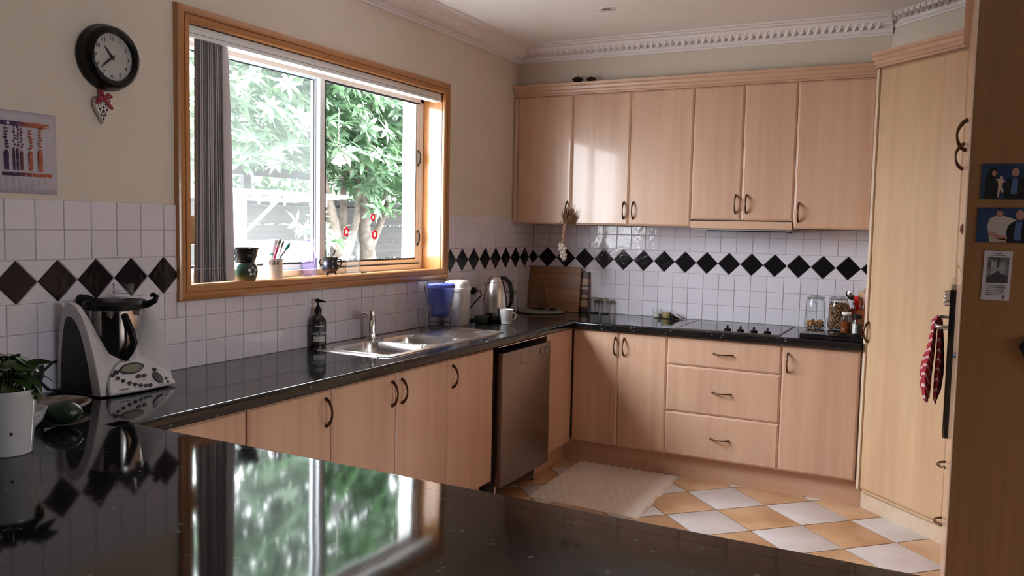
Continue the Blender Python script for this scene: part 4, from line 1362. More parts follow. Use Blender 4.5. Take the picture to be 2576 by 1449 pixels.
tag(obj('jar_lid', B().lathe([(0.026, 0), (0.027, 0.002), (0.027, 0.010), (0.024, 0.011), (0.023, 0.006), (0, 0.006)], 28, (0.268, -0.222, zb2), cap1=False), MT['black'], None, loc=(0.268, -0.222, zb2)), 'small black jar lid lying on the round board', 'lid')
def leaning(name, x0, x1, yb, yt, z0, h, t, mat, label, skew=0.0, r=0.004):
    b_ = B()
    dy = (yt - yb)
    n_ = Vector((0, -h, -dy)).normalized() * -t if False else Vector((0, t, 0))
    v = []
    f0 = [(x0 + skew, yb, z0), (x1 + skew, yb, z0), (x1, yt, z0 + h), (x0, yt, z0 + h)]
    f1 = [(a, b2 + t, c) for a, b2, c in f0]
    b_.loft([f0, f1])
    return tag(obj(name, b_, mat, None, bev=r, loc=(x0, yb, z0)), label, 'cutting board')
leaning('cutting_board', 0.012, 0.402, -0.085, -0.052, BZ + 0.001, 0.305, 0.018, MT['bamboo'], 'large plain bamboo cutting board leaning in the worktop corner', -0.0)
leaning('striped_board', 0.140, 0.450, -0.056, -0.030, BZ + 0.001, 0.275, 0.020, stripes('striped_board_wood', [(0.0, (0.035, 0.012, 0.008)), (0.13, (0.36, 0.20, 0.10)), (0.30, (0.06, 0.018, 0.010)), (0.36, (0.42, 0.27, 0.16)), (0.42, (0.07, 0.02, 0.012)), (0.56, (0.42, 0.27, 0.18)), (0.62, (0.05, 0.015, 0.01)), (0.68, (0.36, 0.19, 0.10)), (0.83, (0.035, 0.012, 0.008))], 'Z'), 'dark and light striped wooden board behind the bamboo board')

# two lidless jars
for x, y, lab in ((0.506, -0.052, 'left of two small empty preserve jars beside the striped board'), (0.588, -0.060, 'right of two small empty preserve jars beside the striped board')):
    j_ = root('preserve_jar', (x, y, BZ), lab, 'jar', 'small preserve jars')
    vessel(j_, 'body', [(0.026, 0), (0.031, 0.003), (0.032, 0.012), (0.034, 0.085), (0.032, 0.092), (0.032, 0.095)], MT['glassd'], 28, (x, y, BZ))
    obj('metal_ring', B().lathe([(0.0335, 0.090), (0.0345, 0.091), (0.0345, 0.104), (0.032, 0.106), (0.030, 0.104), (0.030, 0.092)], 28, (x, y, BZ)), MT['steel'], j_)
    obj('base_disc', B().lathe([(0.029, 0.0006), (0.0295, 0.006), (0, 0.007)], 24, (x, y, BZ)), MT['seal'], j_)
# candle jars and steamer
c1 = root('candle_jar', (0.950, -0.055, BZ), 'small straight glass with white candle wax by the back tiles', 'candle jar')
vessel(c1, 'glass', [(0.026, 0), (0.028, 0.003), (0.030, 0.058)], MT['glass'], 28, (0.950, -0.055, BZ))
obj('wax', B().lathe([(0.022, 0.006), (0.024, 0.030), (0, 0.031)], 24, (0.950, -0.055, BZ), cap1=False), plain('white_wax', (0.62, 0.58, 0.50), 0.5), c1)
c2 = root('candle_jar', (1.022, -0.070, BZ), 'wide low glass with yellowish candle wax beside the steamer basket', 'candle jar')
vessel(c2, 'glass', [(0.030, 0), (0.033, 0.003), (0.038, 0.030), (0.036, 0.056)], MT['glass'], 28, (1.022, -0.070, BZ))
obj('wax', B().lathe([(0.028, 0.005), (0.034, 0.028), (0.033, 0.042), (0, 0.042)], 24, (1.022, -0.070, BZ), cap1=False), plain('yellow_wax', (0.42, 0.30, 0.13), 0.4), c2)
stm = root('steamer_basket', (1.10, -0.085, BZ), 'folded stainless steamer basket with overlapping petals behind the cooktop', 'basket')
for k in range(7):
    b_ = B()
    rings = []
    zz = 0.002 + k * 0.0066
    for t in range(7):
        tt = t / 6
        ww = 0.030 * sin(pi * (0.18 + 0.82 * tt) ** 0.8) * (1 - 0.35 * tt) + 0.001
        xx = 1.058 + (0.092 - 0.009 * k) * tt
        z_ = BZ + zz * (1 - tt) ** 0.8 + 0.001 + 0.006 * sin(pi * tt)
        rings.append([(xx, -0.085 - ww, z_), (xx, -0.085, z_ + 0.006 * (1 - tt)), (xx, -0.085 + ww, z_), (xx, -0.085, z_ - 0.0006 + 0.0055 * (1 - tt))])
    b_.loft(rings)
    obj('petal', b_, MT['chrome'], stm, smooth=60)

# cooktop
hb_ = root('cooktop', (1.51, -0.30, BZ), 'black glass cooktop with steel trim and four knobs', 'cooktop')
obj('glass_plate', B().box(1.232, 1.802, -0.556, -0.046, BZ + 0.0008, BZ + 0.0042), plain('black_hob_glass', (0.010, 0.011, 0.013), 0.05, var=0), hb_, smooth=0)
tr_ = B().box(1.222, 1.812, -0.564, -0.557, BZ + 0.0006, BZ + 0.0055).box(1.222, 1.812, -0.045, -0.038, BZ + 0.0006, BZ + 0.0055).box(1.222, 1.231, -0.5565, -0.0455, BZ + 0.0006, BZ + 0.0055).box(1.803, 1.812, -0.5565, -0.0455, BZ + 0.0006, BZ + 0.0055)
obj('trim', tr_, MT['steelb'], hb_, smooth=0)
for cx_, cy_, r_ in ((1.36, -0.18, 0.09), (1.66, -0.18, 0.075), (1.36, -0.40, 0.075)):
    for rr_ in (r_,):
        obj('cooking_zone', B().lathe([(rr_, 0), (rr_ + 0.002, 0.0004), (rr_ + 0.002, 0), ], 40, (cx_, cy_, BZ + 0.0042), cap0=False, cap1=False), MT['greyp'], hb_, smooth=0)
for x in (1.516, 1.590, 1.665, 1.740):
    k_ = obj('knob', B().lathe([(0.019, 0), (0.020, 0.002), (0.020, 0.010), (0.016, 0.013), (0.0, 0.013)], 20, (x, -0.515, BZ + 0.0043), cap1=False), MT['black'], hb_)
    obj('knob_grip', B().loft([[(x - 0.0045, -0.533, BZ + 0.017), (x + 0.0045, -0.533, BZ + 0.017), (x + 0.0045, -0.497, BZ + 0.017), (x - 0.0045, -0.497, BZ + 0.017)], [(x - 0.003, -0.526, BZ + 0.036), (x + 0.003, -0.526, BZ + 0.036), (x + 0.003, -0.504, BZ + 0.036), (x - 0.003, -0.504, BZ + 0.036)]]), MT['black'], k_)

# black slab tray and the jars on it
tr2 = tag(obj('black_slab', B().box(1.922, 2.240, -0.575, -0.130, BZ + 0.001, BZ + 0.027), MT['blackg'], None, bev=0.002, loc=(2.08, -0.35, BZ)), 'thick glossy black slab at the right end of the worktop', 'tray')
tz = BZ + 0.0275
pj = clip_jar('clip_jar', (1.958, -0.260, tz), 0.060, 0.188, 'clip-top glass jar with a little pasta left in the bottom', latch_dir=(0.12, -1, 0))
PJ = Vector((1.958, -0.26, tz))
rnd = random.Random(3)
# pasta spirals and walnuts: single pieces
pm = None
def small_part(parent, me, p, rot, sc=(1, 1, 1), name='piece'):
    o = bpy.data.objects.new(name, me)
    COL.objects.link(o); o.parent = parent
    o.location = Vector(p) - Vector(WORLD[parent.name]); o.rotation_euler = rot; o.scale = sc
    return o
mpasta = cloudy('pasta_shell', (0.32, 0.12, 0.03), (0.60, 0.33, 0.12), 40, 0.4)
q = B()
q.tube([Vector((0.010 * cos(a), 0.010 * sin(a), 0.003 * a / 6)) for a in [0.3 + 0.5 * i for i in range(10)]], [0.004, 0.0055, 0.0055, 0.0055, 0.0055, 0.0055, 0.0055, 0.0055, 0.0055, 0.004], 7)
po_ = obj('pasta_piece', q, mpasta, None, smooth=60); pme = po_.data
COL.objects.unlink(po_); bpy.data.objects.remove(po_)
for lay, nn in ((0.013, 12), (0.024, 12), (0.034, 8)):
    for i in range(nn):
        a = 2 * pi * (i + rnd.random() * 0.5) / nn
        rr_ = (0.042 if i % 3 else 0.020)
        small_part(pj, pme, PJ + Vector((rr_ * cos(a), rr_ * sin(a), lay)), (rnd.random() * 3, rnd.random() * 3, rnd.random() * 6), (0.9,) * 3, 'pasta_piece')
nj = clip_jar('clip_jar', (2.083, -0.25, tz), 0.061, 0.190, 'clip-top glass jar filled to the shoulder with shelled walnuts', latch_dir=(-0.75, -0.65, 0))
mwal = cloudy('walnut', (0.06, 0.022, 0.008), (0.30, 0.15, 0.065), 60, 0.45, bump=0.5)
bmw = bmesh.new()
bmesh.ops.create_icosphere(bmw, subdivisions=2, radius=0.012)
for v in bmw.verts:
    p = v.co
    v.co = p * (1 + 0.25 * sin(p.x * 900) * cos(p.y * 800) + 0.15 * sin(p.z * 1100))
    v.co.z *= 0.55
wme = bpy.data.meshes.new('walnut'); bmw.to_mesh(wme); bmw.free(); wme.materials.append(mwal)
wme.polygons.foreach_set('use_smooth', [True] * len(wme.polygons))
NJ = Vector((2.083, -0.25, tz))
cnt = 0
for lay in range(14):
    z = 0.014 + lay * 0.0098
    Rl = 0.045 if z < 0.055 or z > 0.13 else 0.041
    if z > 0.135: Rl = 0.036
    for i in range(13):
        a = 2 * pi * (i + 0.5 * (lay % 2) + 0.25 * rnd.random()) / 13
        small_part(nj, wme, NJ + Vector((Rl * cos(a), Rl * sin(a), z + 0.003 * rnd.random())), (rnd.random() * 3, rnd.random() * 3, rnd.random() * 6), (0.95 + 0.2 * rnd.random(),) * 3, 'walnut')
obj('walnut_core', B().lathe([(0.034, 0.010), (0.036, 0.06), (0.034, 0.142), (0.015, 0.152)], 20, tuple(NJ)), mwal, nj, smooth=60)
# saucer with two small jars
sc_ = tag(obj('saucer', B().lathe([(0.040, 0.0), (0.045, 0.002), (0.060, 0.010), (0.061, 0.0115), (0.044, 0.0045), (0, 0.0042)], 40, (2.172, -0.500, tz), cap1=False), MT['glassd'], None, smooth=50, loc=(2.172, -0.50, tz)), 'brown glass saucer at the pantry end of the black slab', 'saucer')
hj = root('honey_jar', (2.148, -0.484, tz + 0.005), 'half-full jar of reddish honey with a pale lid', 'jar')
hc = (2.148, -0.484, tz + 0.005)
vessel(hj, 'body', [(0.026, 0), (0.029, 0.003), (0.029, 0.078), (0.026, 0.090), (0.022, 0.098), (0.022, 0.106)], MT['glass'], 28, hc)
obj('honey', B().lathe([(0.025, 0.005), (0.0262, 0.008), (0.0262, 0.066), (0, 0.066)], 24, hc, cap1=False), MT['honey'], hj)
obj('lid', B().lathe([(0.0235, 0.104), (0.025, 0.106), (0.025, 0.116), (0.022, 0.118), (0, 0.118)], 26, hc, cap1=False), MT['china'], hj)
lj = root('spice_jar', (2.207, -0.515, tz + 0.005), 'small labelled jar with black flip lid next to the honey', 'jar')
lc = (2.207, -0.515, tz + 0.005)
vessel(lj, 'body', [(0.022, 0), (0.0245, 0.003), (0.0245, 0.070), (0.020, 0.080), (0.020, 0.086)], MT['glass'], 28, lc)
obj('contents', B().lathe([(0.0215, 0.004), (0.0215, 0.060), (0, 0.060)], 24, lc, cap1=False), plain('dark_spice', (0.05, 0.03, 0.025), 0.6), lj)
obj('lid', B().lathe([(0.021, 0.086), (0.0225, 0.088), (0.0225, 0.108), (0.020, 0.112), (0, 0.112)], 26, lc, cap1=False), MT['black'], lj)
va2 = math.atan2(CAM.y - lc[1], CAM.x - lc[0])
wrap_label(lj, 'label', MT['ink'], 0.0245, lc[2] + 0.010, lc[2] + 0.062, va2 - 1.2, va2 + 1.2, lc)
wrap_label(lj, 'label_panel', MT['wink'], 0.0250, lc[2] + 0.010, lc[2] + 0.062, va2 - 1.15, va2 - 0.35, lc)
for i, ch in enumerate('CHIA'):
    a = va2 - 0.1
    text('lettering', ch, 0.013, (lc[0] + 0.0262 * cos(a), lc[1] + 0.0262 * sin(a), lc[2] + 0.018 + i * 0.012), (radians(90), radians(-90), a + radians(90)), MT['wink'], lj)
# crock with utensils
cc = (2.182, -0.150, tz)
ck = root('utensil_pot', cc, 'terracotta pot of cooking utensils beside the walnut jar', 'pot')
vessel(ck, 'body', [(0.044, 0), (0.046, 0.003), (0.055, 0.085), (0.060, 0.086), (0.0615, 0.112), (0.060, 0.113)], MT['terra'], 36, cc, 0.006, 0.008)
CC = Vector(cc)
ld = root('ladle', CC + Vector((-0.03, 0.0, 0.13)), 'polished steel ladle leaning left out of the terracotta pot', 'ladle')
obj('shaft', B().tube([CC + Vector((-0.006, 0.026, 0.012)), CC + Vector((-0.034, 0.014, 0.150))], 0.004, 8), MT['chrome'], ld)
bw = B()
m4 = Matrix.Translation(CC + Vector((-0.052, 0.0, 0.185))) @ Matrix.Rotation(radians(35), 4, 'Y') @ Matrix.Rotation(radians(-20), 4, 'X')
bw2 = B(m4)
bw2.lathe([(0.001, -0.018), (0.020, -0.012), (0.030, 0.0), (0.034, 0.012), (0.033, 0.012), (0.028, 0.001), (0.018, -0.010), (0.001, -0.016)], 24, (0, 0, 0), sx=1.25)
obj('bowl', bw2, MT['chrome'], ld, smooth=60)
def spat(name, base, tip, w0, w1, th, mat, label, cat, taper=0.5, hd=0.45):
    r_ = root(name, base, label, cat)
    base, tip = Vector(base), Vector(tip)
    d = (tip - base); L = d.length; d.normalize()
    s_ = Vector((0.93, -0.37, 0)); s_ = (s_ - d * s_.dot(d)).normalized(); n_ = d.cross(s_)
    rings = []
    for t, w in ((0, w0), (1 - hd - 0.06, w0), (1 - hd + 0.04, w0 + (w1 - w0) * taper), (1 - hd * 0.45, w1), (0.97, w1 * 0.92), (1.0, w1 * 0.55)):
        c_ = base + d * L * t
        rings.append([tuple(c_ + s_ * w * a + n_ * th * b2) for a, b2 in ((-1, -0.5), (0, -1), (1, -0.5), (1, 0.5), (0, 1), (-1, 0.5))])
    obj('blade', B().loft(rings), mat, r_, smooth=45, )
    return r_
spat('silicone_spatula', CC + Vector((0.012, -0.012, 0.012)), CC + Vector((-0.018, -0.030, 0.190)), 0.008, 0.0145, 0.006, MT['red'], 'bright red handled utensil in the terracotta pot', 'spatula', hd=0.55)
spat('wooden_spoon', CC + Vector((0.010, 0.015, 0.012)), CC + Vector((0.012, -0.005, 0.218)), 0.006, 0.021, 0.004, MT['spoon'], 'pale wooden spoon standing between red and pink utensils', 'spoon', hd=0.36)
spat('wooden_spatula', CC + Vector((0.018, 0.025, 0.012)), CC + Vector((0.042, 0.030, 0.235)), 0.008, 0.026, 0.003, plain('brown_spatula_wood', (0.33, 0.16, 0.075), 0.5), 'broad brown wooden spatula at the back of the utensil pot', 'spatula', hd=0.36)
spat('pink_spatula', CC + Vector((0.022, -0.020, 0.012)), CC + Vector((0.044, -0.024, 0.208)), 0.006, 0.024, 0.005, plain('pink_silicone', (0.45, 0.16, 0.17), 0.4), 'dusty pink silicone spatula nearest the pantry', 'spatula', hd=0.36)

# garlic braid on the cabinet handle
ga = root('garlic_braid', (0.41, -0.372, 1.60), 'dried garlic braid hanging from the leftmost wall cabinet handle', 'garlic braid')
mstr = cloudy('dried_stalks', (0.10, 0.055, 0.025), (0.26, 0.15, 0.07), 60, 0.8)
gs = B()
rnd = random.Random(5)
for i in range(70):
    a = rnd.uniform(-0.9, 0.9); L = rnd.uniform(0.05, 0.12)
    b0 = Vector((0.428 + rnd.uniform(-0.02, 0.02), -0.372 + rnd.uniform(-0.010, 0.012), 1.500 + rnd.uniform(-0.01, 0.03)))
    tip = b0 + Vector((sin(a) * L * 0.42 + 0.008, rnd.uniform(-0.012, 0.012), cos(a) * L * 0.9))
    mid = (b0 + tip) / 2 + Vector((rnd.uniform(-0.008, 0.008), rnd.uniform(-0.006, 0.006), 0.004))
    gs.tube([b0, mid, tip], [0.0035, 0.003, 0.001], 4)
for dx_, dz_, m_ in ((-0.06, -0.022, 0.012), (-0.035, 0.055, 0.0), (0.062, -0.025, 0.02), (0.068, -0.002, 0.015), (0.05, 0.02, 0.0)):
    b0 = Vector((0.418, -0.374, 1.512))
    gs.tube([b0, b0 + Vector((dx_ * 0.5, -0.004, dz_ * 0.3 + m_)), b0 + Vector((dx_, -0.002, dz_))], [0.0025, 0.002, 0.001], 4)
obj('dried_tops', gs, mstr, ga, smooth=60)
gbm = B()
for k in range(12):
    z = 1.505 - k * 0.0125
    gbm.ball((0.414 - 0.0012 * k + 0.004 * (1 if k % 2 else -1), -0.374, z), 0.0105, 8, 6, (1, 0.8, 1.1))
obj('plaited_stalks', gbm, plain('pale_garlic_stalk', (0.36, 0.21, 0.13), 0.7, var=0.15), ga, smooth=60)
mgar = cloudy('garlic_skin', (0.52, 0.44, 0.38), (0.66, 0.58, 0.52), 30, 0.6)
bulb = B().lathe([(0.002, -0.013), (0.010, -0.012), (0.0155, -0.004), (0.0155, 0.003), (0.010, 0.010), (0.004, 0.015), (0.002, 0.020)], 14)
bo = obj('garlic_bulb', bulb, mgar, None, smooth=60); bme = bo.data
COL.objects.unlink(bo); bpy.data.objects.remove(bo)
for i, (dx_, dz_, dy_) in enumerate(((-0.013, 1.362, 0), (0.010, 1.360, -0.006), (-0.002, 1.342, -0.014), (0.020, 1.341, -0.002), (-0.016, 1.336, 0.006), (0.004, 1.326, 0.008), (0.014, 1.318, -0.010), (0.000, 1.310, 0.003), (0.022, 1.301, -0.004), (0.004, 1.292, -0.010), (0.020, 1.280, -0.004), (0.012, 1.272, 0.006))):
    small_part(ga, bme, (0.398 + dx_, -0.374 + dy_, dz_), (rnd.uniform(-0.6, 0.6), rnd.uniform(-0.6, 0.6), rnd.random() * 6), (1, 1, 1), 'garlic_bulb')
# dark lumps on top of the cabinets
for x, w, lab in ((0.452, 0.062, 'larger dark brown pine cone lying on top of the wall cabinets'), (0.545, 0.050, 'smaller dark brown pine cone lying on top of the wall cabinets')):
    pc = B()
    rnd = random.Random(int(x * 100))
    for i in range(46):
        a = i * 2.4; t = i / 46
        r_ = w * 0.42 * sin(pi * (0.12 + 0.8 * t))
        px_, py_, pz_ = x - w / 2 + w * t, -0.315 + r_ * cos(a), 2.408 + w * 0.28 + r_ * sin(a) * 0.62
        pc.ball((px_, py_, pz_), 0.0065, 6, 4, (1, 1, 0.6))
    pc.ball((x, -0.315, 2.408 + w * 0.28), w * 0.36, 10, 8, (1.2, 0.8, 0.62))
    tag(obj('pine_cone', pc, plain('dark_cone', (0.03, 0.013, 0.010), 0.7), None, smooth=50, loc=(x, -0.31, 2.406)), lab, 'pine cone')
# downlight
dl = root('downlight', (0.915, -1.018, CEIL), 'small round recessed downlight in the ceiling, switched off', 'downlight')
obj('rim', B().lathe([(0.028, -0.001), (0.034, -0.006), (0.050, -0.004), (0.052, 0.0), (0.028, 0.0)], 36, (0.915, -1.018, CEIL)), MT['whitep'], dl)
obj('lamp', B().lathe([(0.002, -0.0008), (0.012, -0.002), (0.024, -0.001), (0.027, -0.0005)], 28, (0.915, -1.018, CEIL)), plain('unlit_lamp', (0.16, 0.13, 0.10), 0.15, 0.6), dl)
# mat on the floor
rg = root('bath_mat', (0.95, -0.9, 0.0), 'pale cream woven mat with scalloped weave on the floor tiles', 'mat')
xs = [0.622, 1.270]
b_ = B()
nxr, nyr = 64, 80
vv, ff = [], []
A_, B_, C_, D_ = Vector((0.640, -1.306)), Vector((1.285, -1.333)), Vector((1.262, -0.522)), Vector((0.618, -0.508))
for i in range(nxr + 1):
    for j in range(nyr + 1):
        s_, t_ = i / nxr, j / nyr
        p = (A_ * (1 - s_) + B_ * s_) * (1 - t_) + (D_ * (1 - s_) + C_ * s_) * t_
        wave = 0.004 * sin(t_ * 26) if i in (0, nxr) else 0
        row = j / nyr * 16
        ph = (i / nxr * 13 + (0.5 if int(row) % 2 else 0)) % 1
        z = 0.006 + 0.0085 * abs(sin(pi * ph)) * (0.4 + 0.6 * ((row % 1)))
        if i in (0, nxr) or j in (0, nyr): z = 0.001
        vv.append((p.x + wave, p.y, z))
for i in range(nxr):
    for j in range(nyr):
        a = i * (nyr + 1) + j
        ff.append((a, a + nyr + 1, a + nyr + 2, a + 1))
obj('weave', B().add(vv, ff), cloudy('mat_cotton', (0.74, 0.66, 0.60), (0.84, 0.77, 0.71), 90, 0.95, bump=0.5), rg, smooth=60)
# towel on the oven handle
tl = root('tea_towel', (2.593, -1.35, 1.1), 'red and white striped tea towel hung over the oven handle', 'towel')
mtow = None
def towel_mat():
    m, t, b = nm('red_striped_towel')
    co = t.nodes.new('ShaderNodeTexCoord')
    w = t.nodes.new('ShaderNodeTexWave')
    w.bands_direction = 'DIAGONAL'
    w.inputs['Scale'].default_value = 14.0
    w.inputs['Distortion'].default_value = 1.2
    w.inputs['Detail'].default_value = 1
    t.links.new(co.outputs['Object'], w.inputs['Vector'])
    r = t.nodes.new('ShaderNodeValToRGB')
    r.color_ramp.elements[0].position = 0.80
    r.color_ramp.elements[0].color = (0.30, 0.014, 0.028, 1)
    r.color_ramp.elements[1].position = 0.86
    r.color_ramp.elements[1].color = (0.60, 0.42, 0.42, 1)
    t.links.new(w.outputs['Fac'], r.inputs[0])
    t.links.new(r.outputs[0], b.inputs['Base Color'])
    setb(b, rough=0.9)
    return m
mtow = towel_mat()
HXc = OX0 - 0.046
def bundle(name, cols, y0, y1, ph):
    """gathered cloth hanging as one bundle; cols: (x centre, z, half thickness)"""
    rings = []
    n = 36
    for k, (xc, z, ht) in enumerate(cols):
        t = k / (len(cols) - 1)
        ym, yh = (y0 + y1) / 2, (y1 - y0) / 2 * (0.55 + 0.45 * min(1, t * 1.6))
        ring = []
        for i in range(n):
            a = 2 * pi * i / n
            w = 1 + 0.22 * sin(5 * a + ph) + 0.10 * sin(9 * a + ph * 2 + t)
            ring.append((min(xc + ht * w * cos(a), OX0 - 0.0055), ym + yh * sin(a) * (1 + 0.05 * sin(3 * a + ph)), z + (0.006 * sin(3 * a + ph) if k > len(cols) - 3 else 0)))
        rings.append(ring)
    return obj(name, B().loft(rings), mtow, tl, smooth=70)
bundle('front_fall', [(HXc - 0.004, 1.114, 0.008), (HXc - 0.010, 1.098, 0.010), (HXc - 0.013, 1.06, 0.010), (HXc - 0.018, 1.00, 0.013), (HXc - 0.026, 0.955, 0.018), (HXc - 0.032, 0.90, 0.020), (HXc - 0.031, 0.84, 0.018), (HXc - 0.026, 0.790, 0.012), (HXc - 0.024, 0.782, 0.003)], -1.50, -1.34, 0.4)
bundle('back_fall', [(HXc + 0.006, 1.114, 0.008), (HXc + 0.012, 1.098, 0.009), (HXc + 0.015, 1.05, 0.011), (HXc + 0.017, 0.98, 0.014), (HXc + 0.017, 0.90, 0.016), (HXc + 0.014, 0.83, 0.013), (HXc + 0.010, 0.786, 0.007), (HXc + 0.009, 0.778, 0.002)], -1.49, -1.33, 2.1)
obj('top_fold', B().tube([(HXc - 0.011, -1.42, 1.098), (HXc - 0.009, -1.42, 1.120), (HXc, -1.42, 1.131), (HXc + 0.009, -1.42, 1.120), (HXc + 0.012, -1.42, 1.098)], [0.011, 0.013, 0.014, 0.013, 0.011], 14, flat=4.2), mtow, tl, smooth=70)

# ------------------------------------------------------------------ things on the window sill
SZ = WZ0 + 0.0006
ob_ = root('oil_burner', (-0.040, -2.705, SZ), 'green and black glazed oil burner with flower-shaped cut-out on the sill', 'oil burner')
oc = (-0.040, -2.705, SZ)
mgreen = ramp_print('green_brown_glaze', [(0.0, (0.20, 0.15, 0.07)), (0.35, (0.07, 0.10, 0.055)), (0.7, (0.030, 0.075, 0.060)), (1.0, (0.02, 0.03, 0.03))], 'Z', 0.12)
obj('stand', B().lathe([(0.040, 0), (0.044, 0.004), (0.051, 0.022), (0.054, 0.045), (0.051, 0.064), (0.044, 0.078), (0.040, 0.082)], 40, oc), mgreen, ob_, smooth=60)
vessel(ob_, 'dish', [(0.039, 0.082), (0.042, 0.084), (0.050, 0.110), (0.056, 0.138), (0.059, 0.140), (0.059, 0.145)], plain('dark_glaze', (0.018, 0.020, 0.020), 0.10, var=0.1), 40, oc, 0.004, 0.006)
va3 = math.atan2(CAM.y - oc[1], CAM.x - oc[0]) + 0.62
def on_cyl(c, rad, a, du, dz, out=0.0):
    aa = a + du / rad
    return (c[0] + (rad + out) * cos(aa), c[1] + (rad + out) * sin(aa), c[2] + dz)
def disc_on(c, rad, a, du, dz, r, out, n=14, squash=1.0, th=0.002):
    b_ = B()
    r0_ = [on_cyl(c, rad, a, du + r * cos(2 * pi * i / n), dz + r * squash * sin(2 * pi * i / n), -0.004) for i in range(n)]
    r1_ = [on_cyl(c, rad, a, du + r * cos(2 * pi * i / n), dz + r * squash * sin(2 * pi * i / n), out) for i in range(n)]
    return b_.loft([r0_, r1_])
mhole = plain('burner_inside', (0.012, 0.012, 0.012), 0.6, var=0)
mhl = plain('glaze_petal', (0.45, 0.47, 0.45), 0.2, var=0)
obj('cut_out', disc_on(oc, 0.052, va3, 0.0, 0.046, 0.024, 0.0025, 24), mhole, ob_)
for k in range(5):
    a = pi / 2 + 2 * pi * k / 5
    obj('petal_bar', disc_on(oc, 0.052, va3, 0.015 * cos(a), 0.046 + 0.015 * sin(a), 0.0065, 0.0034, 12), mhl, ob_)
bc = (-0.048, -2.530, SZ)
bp_ = root('brush_pot', bc, 'cream pottery cup lettered E&K holding paint brushes', 'cup')
vessel(bp_, 'body', [(0.040, 0), (0.044, 0.003), (0.044, 0.012), (0.042, 0.016), (0.043, 0.085), (0.044, 0.094)], plain('cream_pottery', (0.66, 0.60, 0.54), 0.3, var=0.02), 36, bc, 0.004, 0.006)
va4 = math.atan2(CAM.y - bc[1], CAM.x - bc[0]) + radians(8)
mpl = plain('plum_ink', (0.10, 0.03, 0.04), 0.6, var=0)
for i, (ch, sz) in enumerate((('E', 0.022), ('&', 0.026), ('K', 0.022))):
    a = va4 + (i - 1) * 0.40
    text('lettering', ch, sz, (bc[0] + 0.0445 * cos(a), bc[1] + 0.0445 * sin(a), bc[2] + 0.074), (radians(90), 0, a + radians(90)), mpl, bp_)
Bc = Vector(bc)
vr = Vector((0.887, 0.46, 0))       # towards the right of the picture
def brush(lab, base, top, rad, mats, head=0.2, hr=1.8):
    r_ = root('paint_brush', Bc + Vector(base), lab, 'brush')
    a, c = Bc + Vector(base), Bc + Vector(top)
    d = c - a
    obj('handle', B().tube([a, a + d * (1 - head - 0.08)], [rad * 0.7, rad], 8), mats[0], r_)
    obj('ferrule', B().tube([a + d * (1 - head - 0.08), a + d * (1 - head)], rad * 1.15, 8), MT['chrome'], r_)
    obj('bristles', B().tube([a + d * (1 - head), a + d * (1 - head * 0.5), c], [rad * 1.2, rad * hr, rad * 0.3], 8), mats[1], r_, smooth=60)
    return r_
mdr = plain('dark_red_lacquer', (0.22, 0.01, 0.04), 0.25, var=0)
mbr = plain('dark_bristle', (0.05, 0.03, 0.025), 0.8)
mtb = plain('teal_bristle', (0.02, 0.18, 0.14), 0.6)
mgy = plain('grey_lacquer', (0.10, 0.10, 0.11), 0.3)
def vv3(s, d, z): 
    q = vr * s + Vector((-0.46, 0.887, 0)) * d
    return (q.x, q.y, z)
brush('dark red brush leaning right out of the cream cup', vv3(-0.018, -0.003, 0.010), vv3(0.034, -0.003, 0.180), 0.0060, (mdr, mbr), 0.12, 1.3)
brush('pale thin brush leaning right beside the dark red one', vv3(-0.010, 0.012, 0.010), vv3(0.046, 0.012, 0.174), 0.0042, (MT['cream'], mbr), 0.12, 1.2)
brush('grey brush with brown and teal tip, leaning furthest right', vv3(-0.024, -0.018, 0.010), vv3(0.082, -0.016, 0.166), 0.0050, (mgy, mtb), 0.20, 2.0)
brush('thin dark brush leaning left out of the cream cup', vv3(0.018, -0.028, 0.012), vv3(-0.056, -0.028, 0.135), 0.0016, (mgy, mgy), 0.1, 1.0)
sq = root('squeeze_tube', Bc + Vector(vv3(0.004, 0.016, 0.02)), 'white paint tube with teal band standing in the cream cup', 'tube')
obj('body', B().tube([Bc + Vector(vv3(-0.016, 0.022, 0.014)), Bc + Vector(vv3(-0.012, 0.026, 0.115)), Bc + Vector(vv3(-0.010, 0.030, 0.125)), Bc + Vector(vv3(-0.004, 0.034, 0.165)), Bc + Vector(vv3(-0.003, 0.034, 0.178))], [0.012, 0.013, 0.023, 0.022, 0.014], 18), MT['whitep'], sq, smooth=50)
obj('teal_band', B().tube([Bc + Vector(vv3(-0.0125, 0.026, 0.108)), Bc + Vector(vv3(-0.0115, 0.026, 0.117))], 0.0165, 18), plain('teal', (0.08, 0.30, 0.30), 0.4), sq)
vb = (-0.075, -2.262, SZ)
v_ = root('glass_bottle', vb, 'short violet-tinted square-shouldered glass bottle on the sill', 'bottle')
vessel(v_, 'body', [(0.030, 0), (0.036, 0.003), (0.038, 0.008), (0.038, 0.085), (0.033, 0.108), (0.024, 0.135), (0.0215, 0.160), (0.0235, 0.162), (0.0235, 0.176), (0.021, 0.178)], MT['glassv'], 8, vb, 0.003, 0.008)
cb_ = (-0.062, -2.120, SZ)
cl = root('cauldron', cb_, 'small black three-legged cauldron with a brush inside', 'cauldron')
vessel(cl, 'pot', [(0.012, 0.010), (0.028, 0.014), (0.040, 0.026), (0.042, 0.038), (0.036, 0.060), (0.034, 0.076), (0.038, 0.086), (0.040, 0.090)], plain('black_iron', (0.010, 0.011, 0.016), 0.22, var=0.1), 36, cb_, 0.003, 0.006)
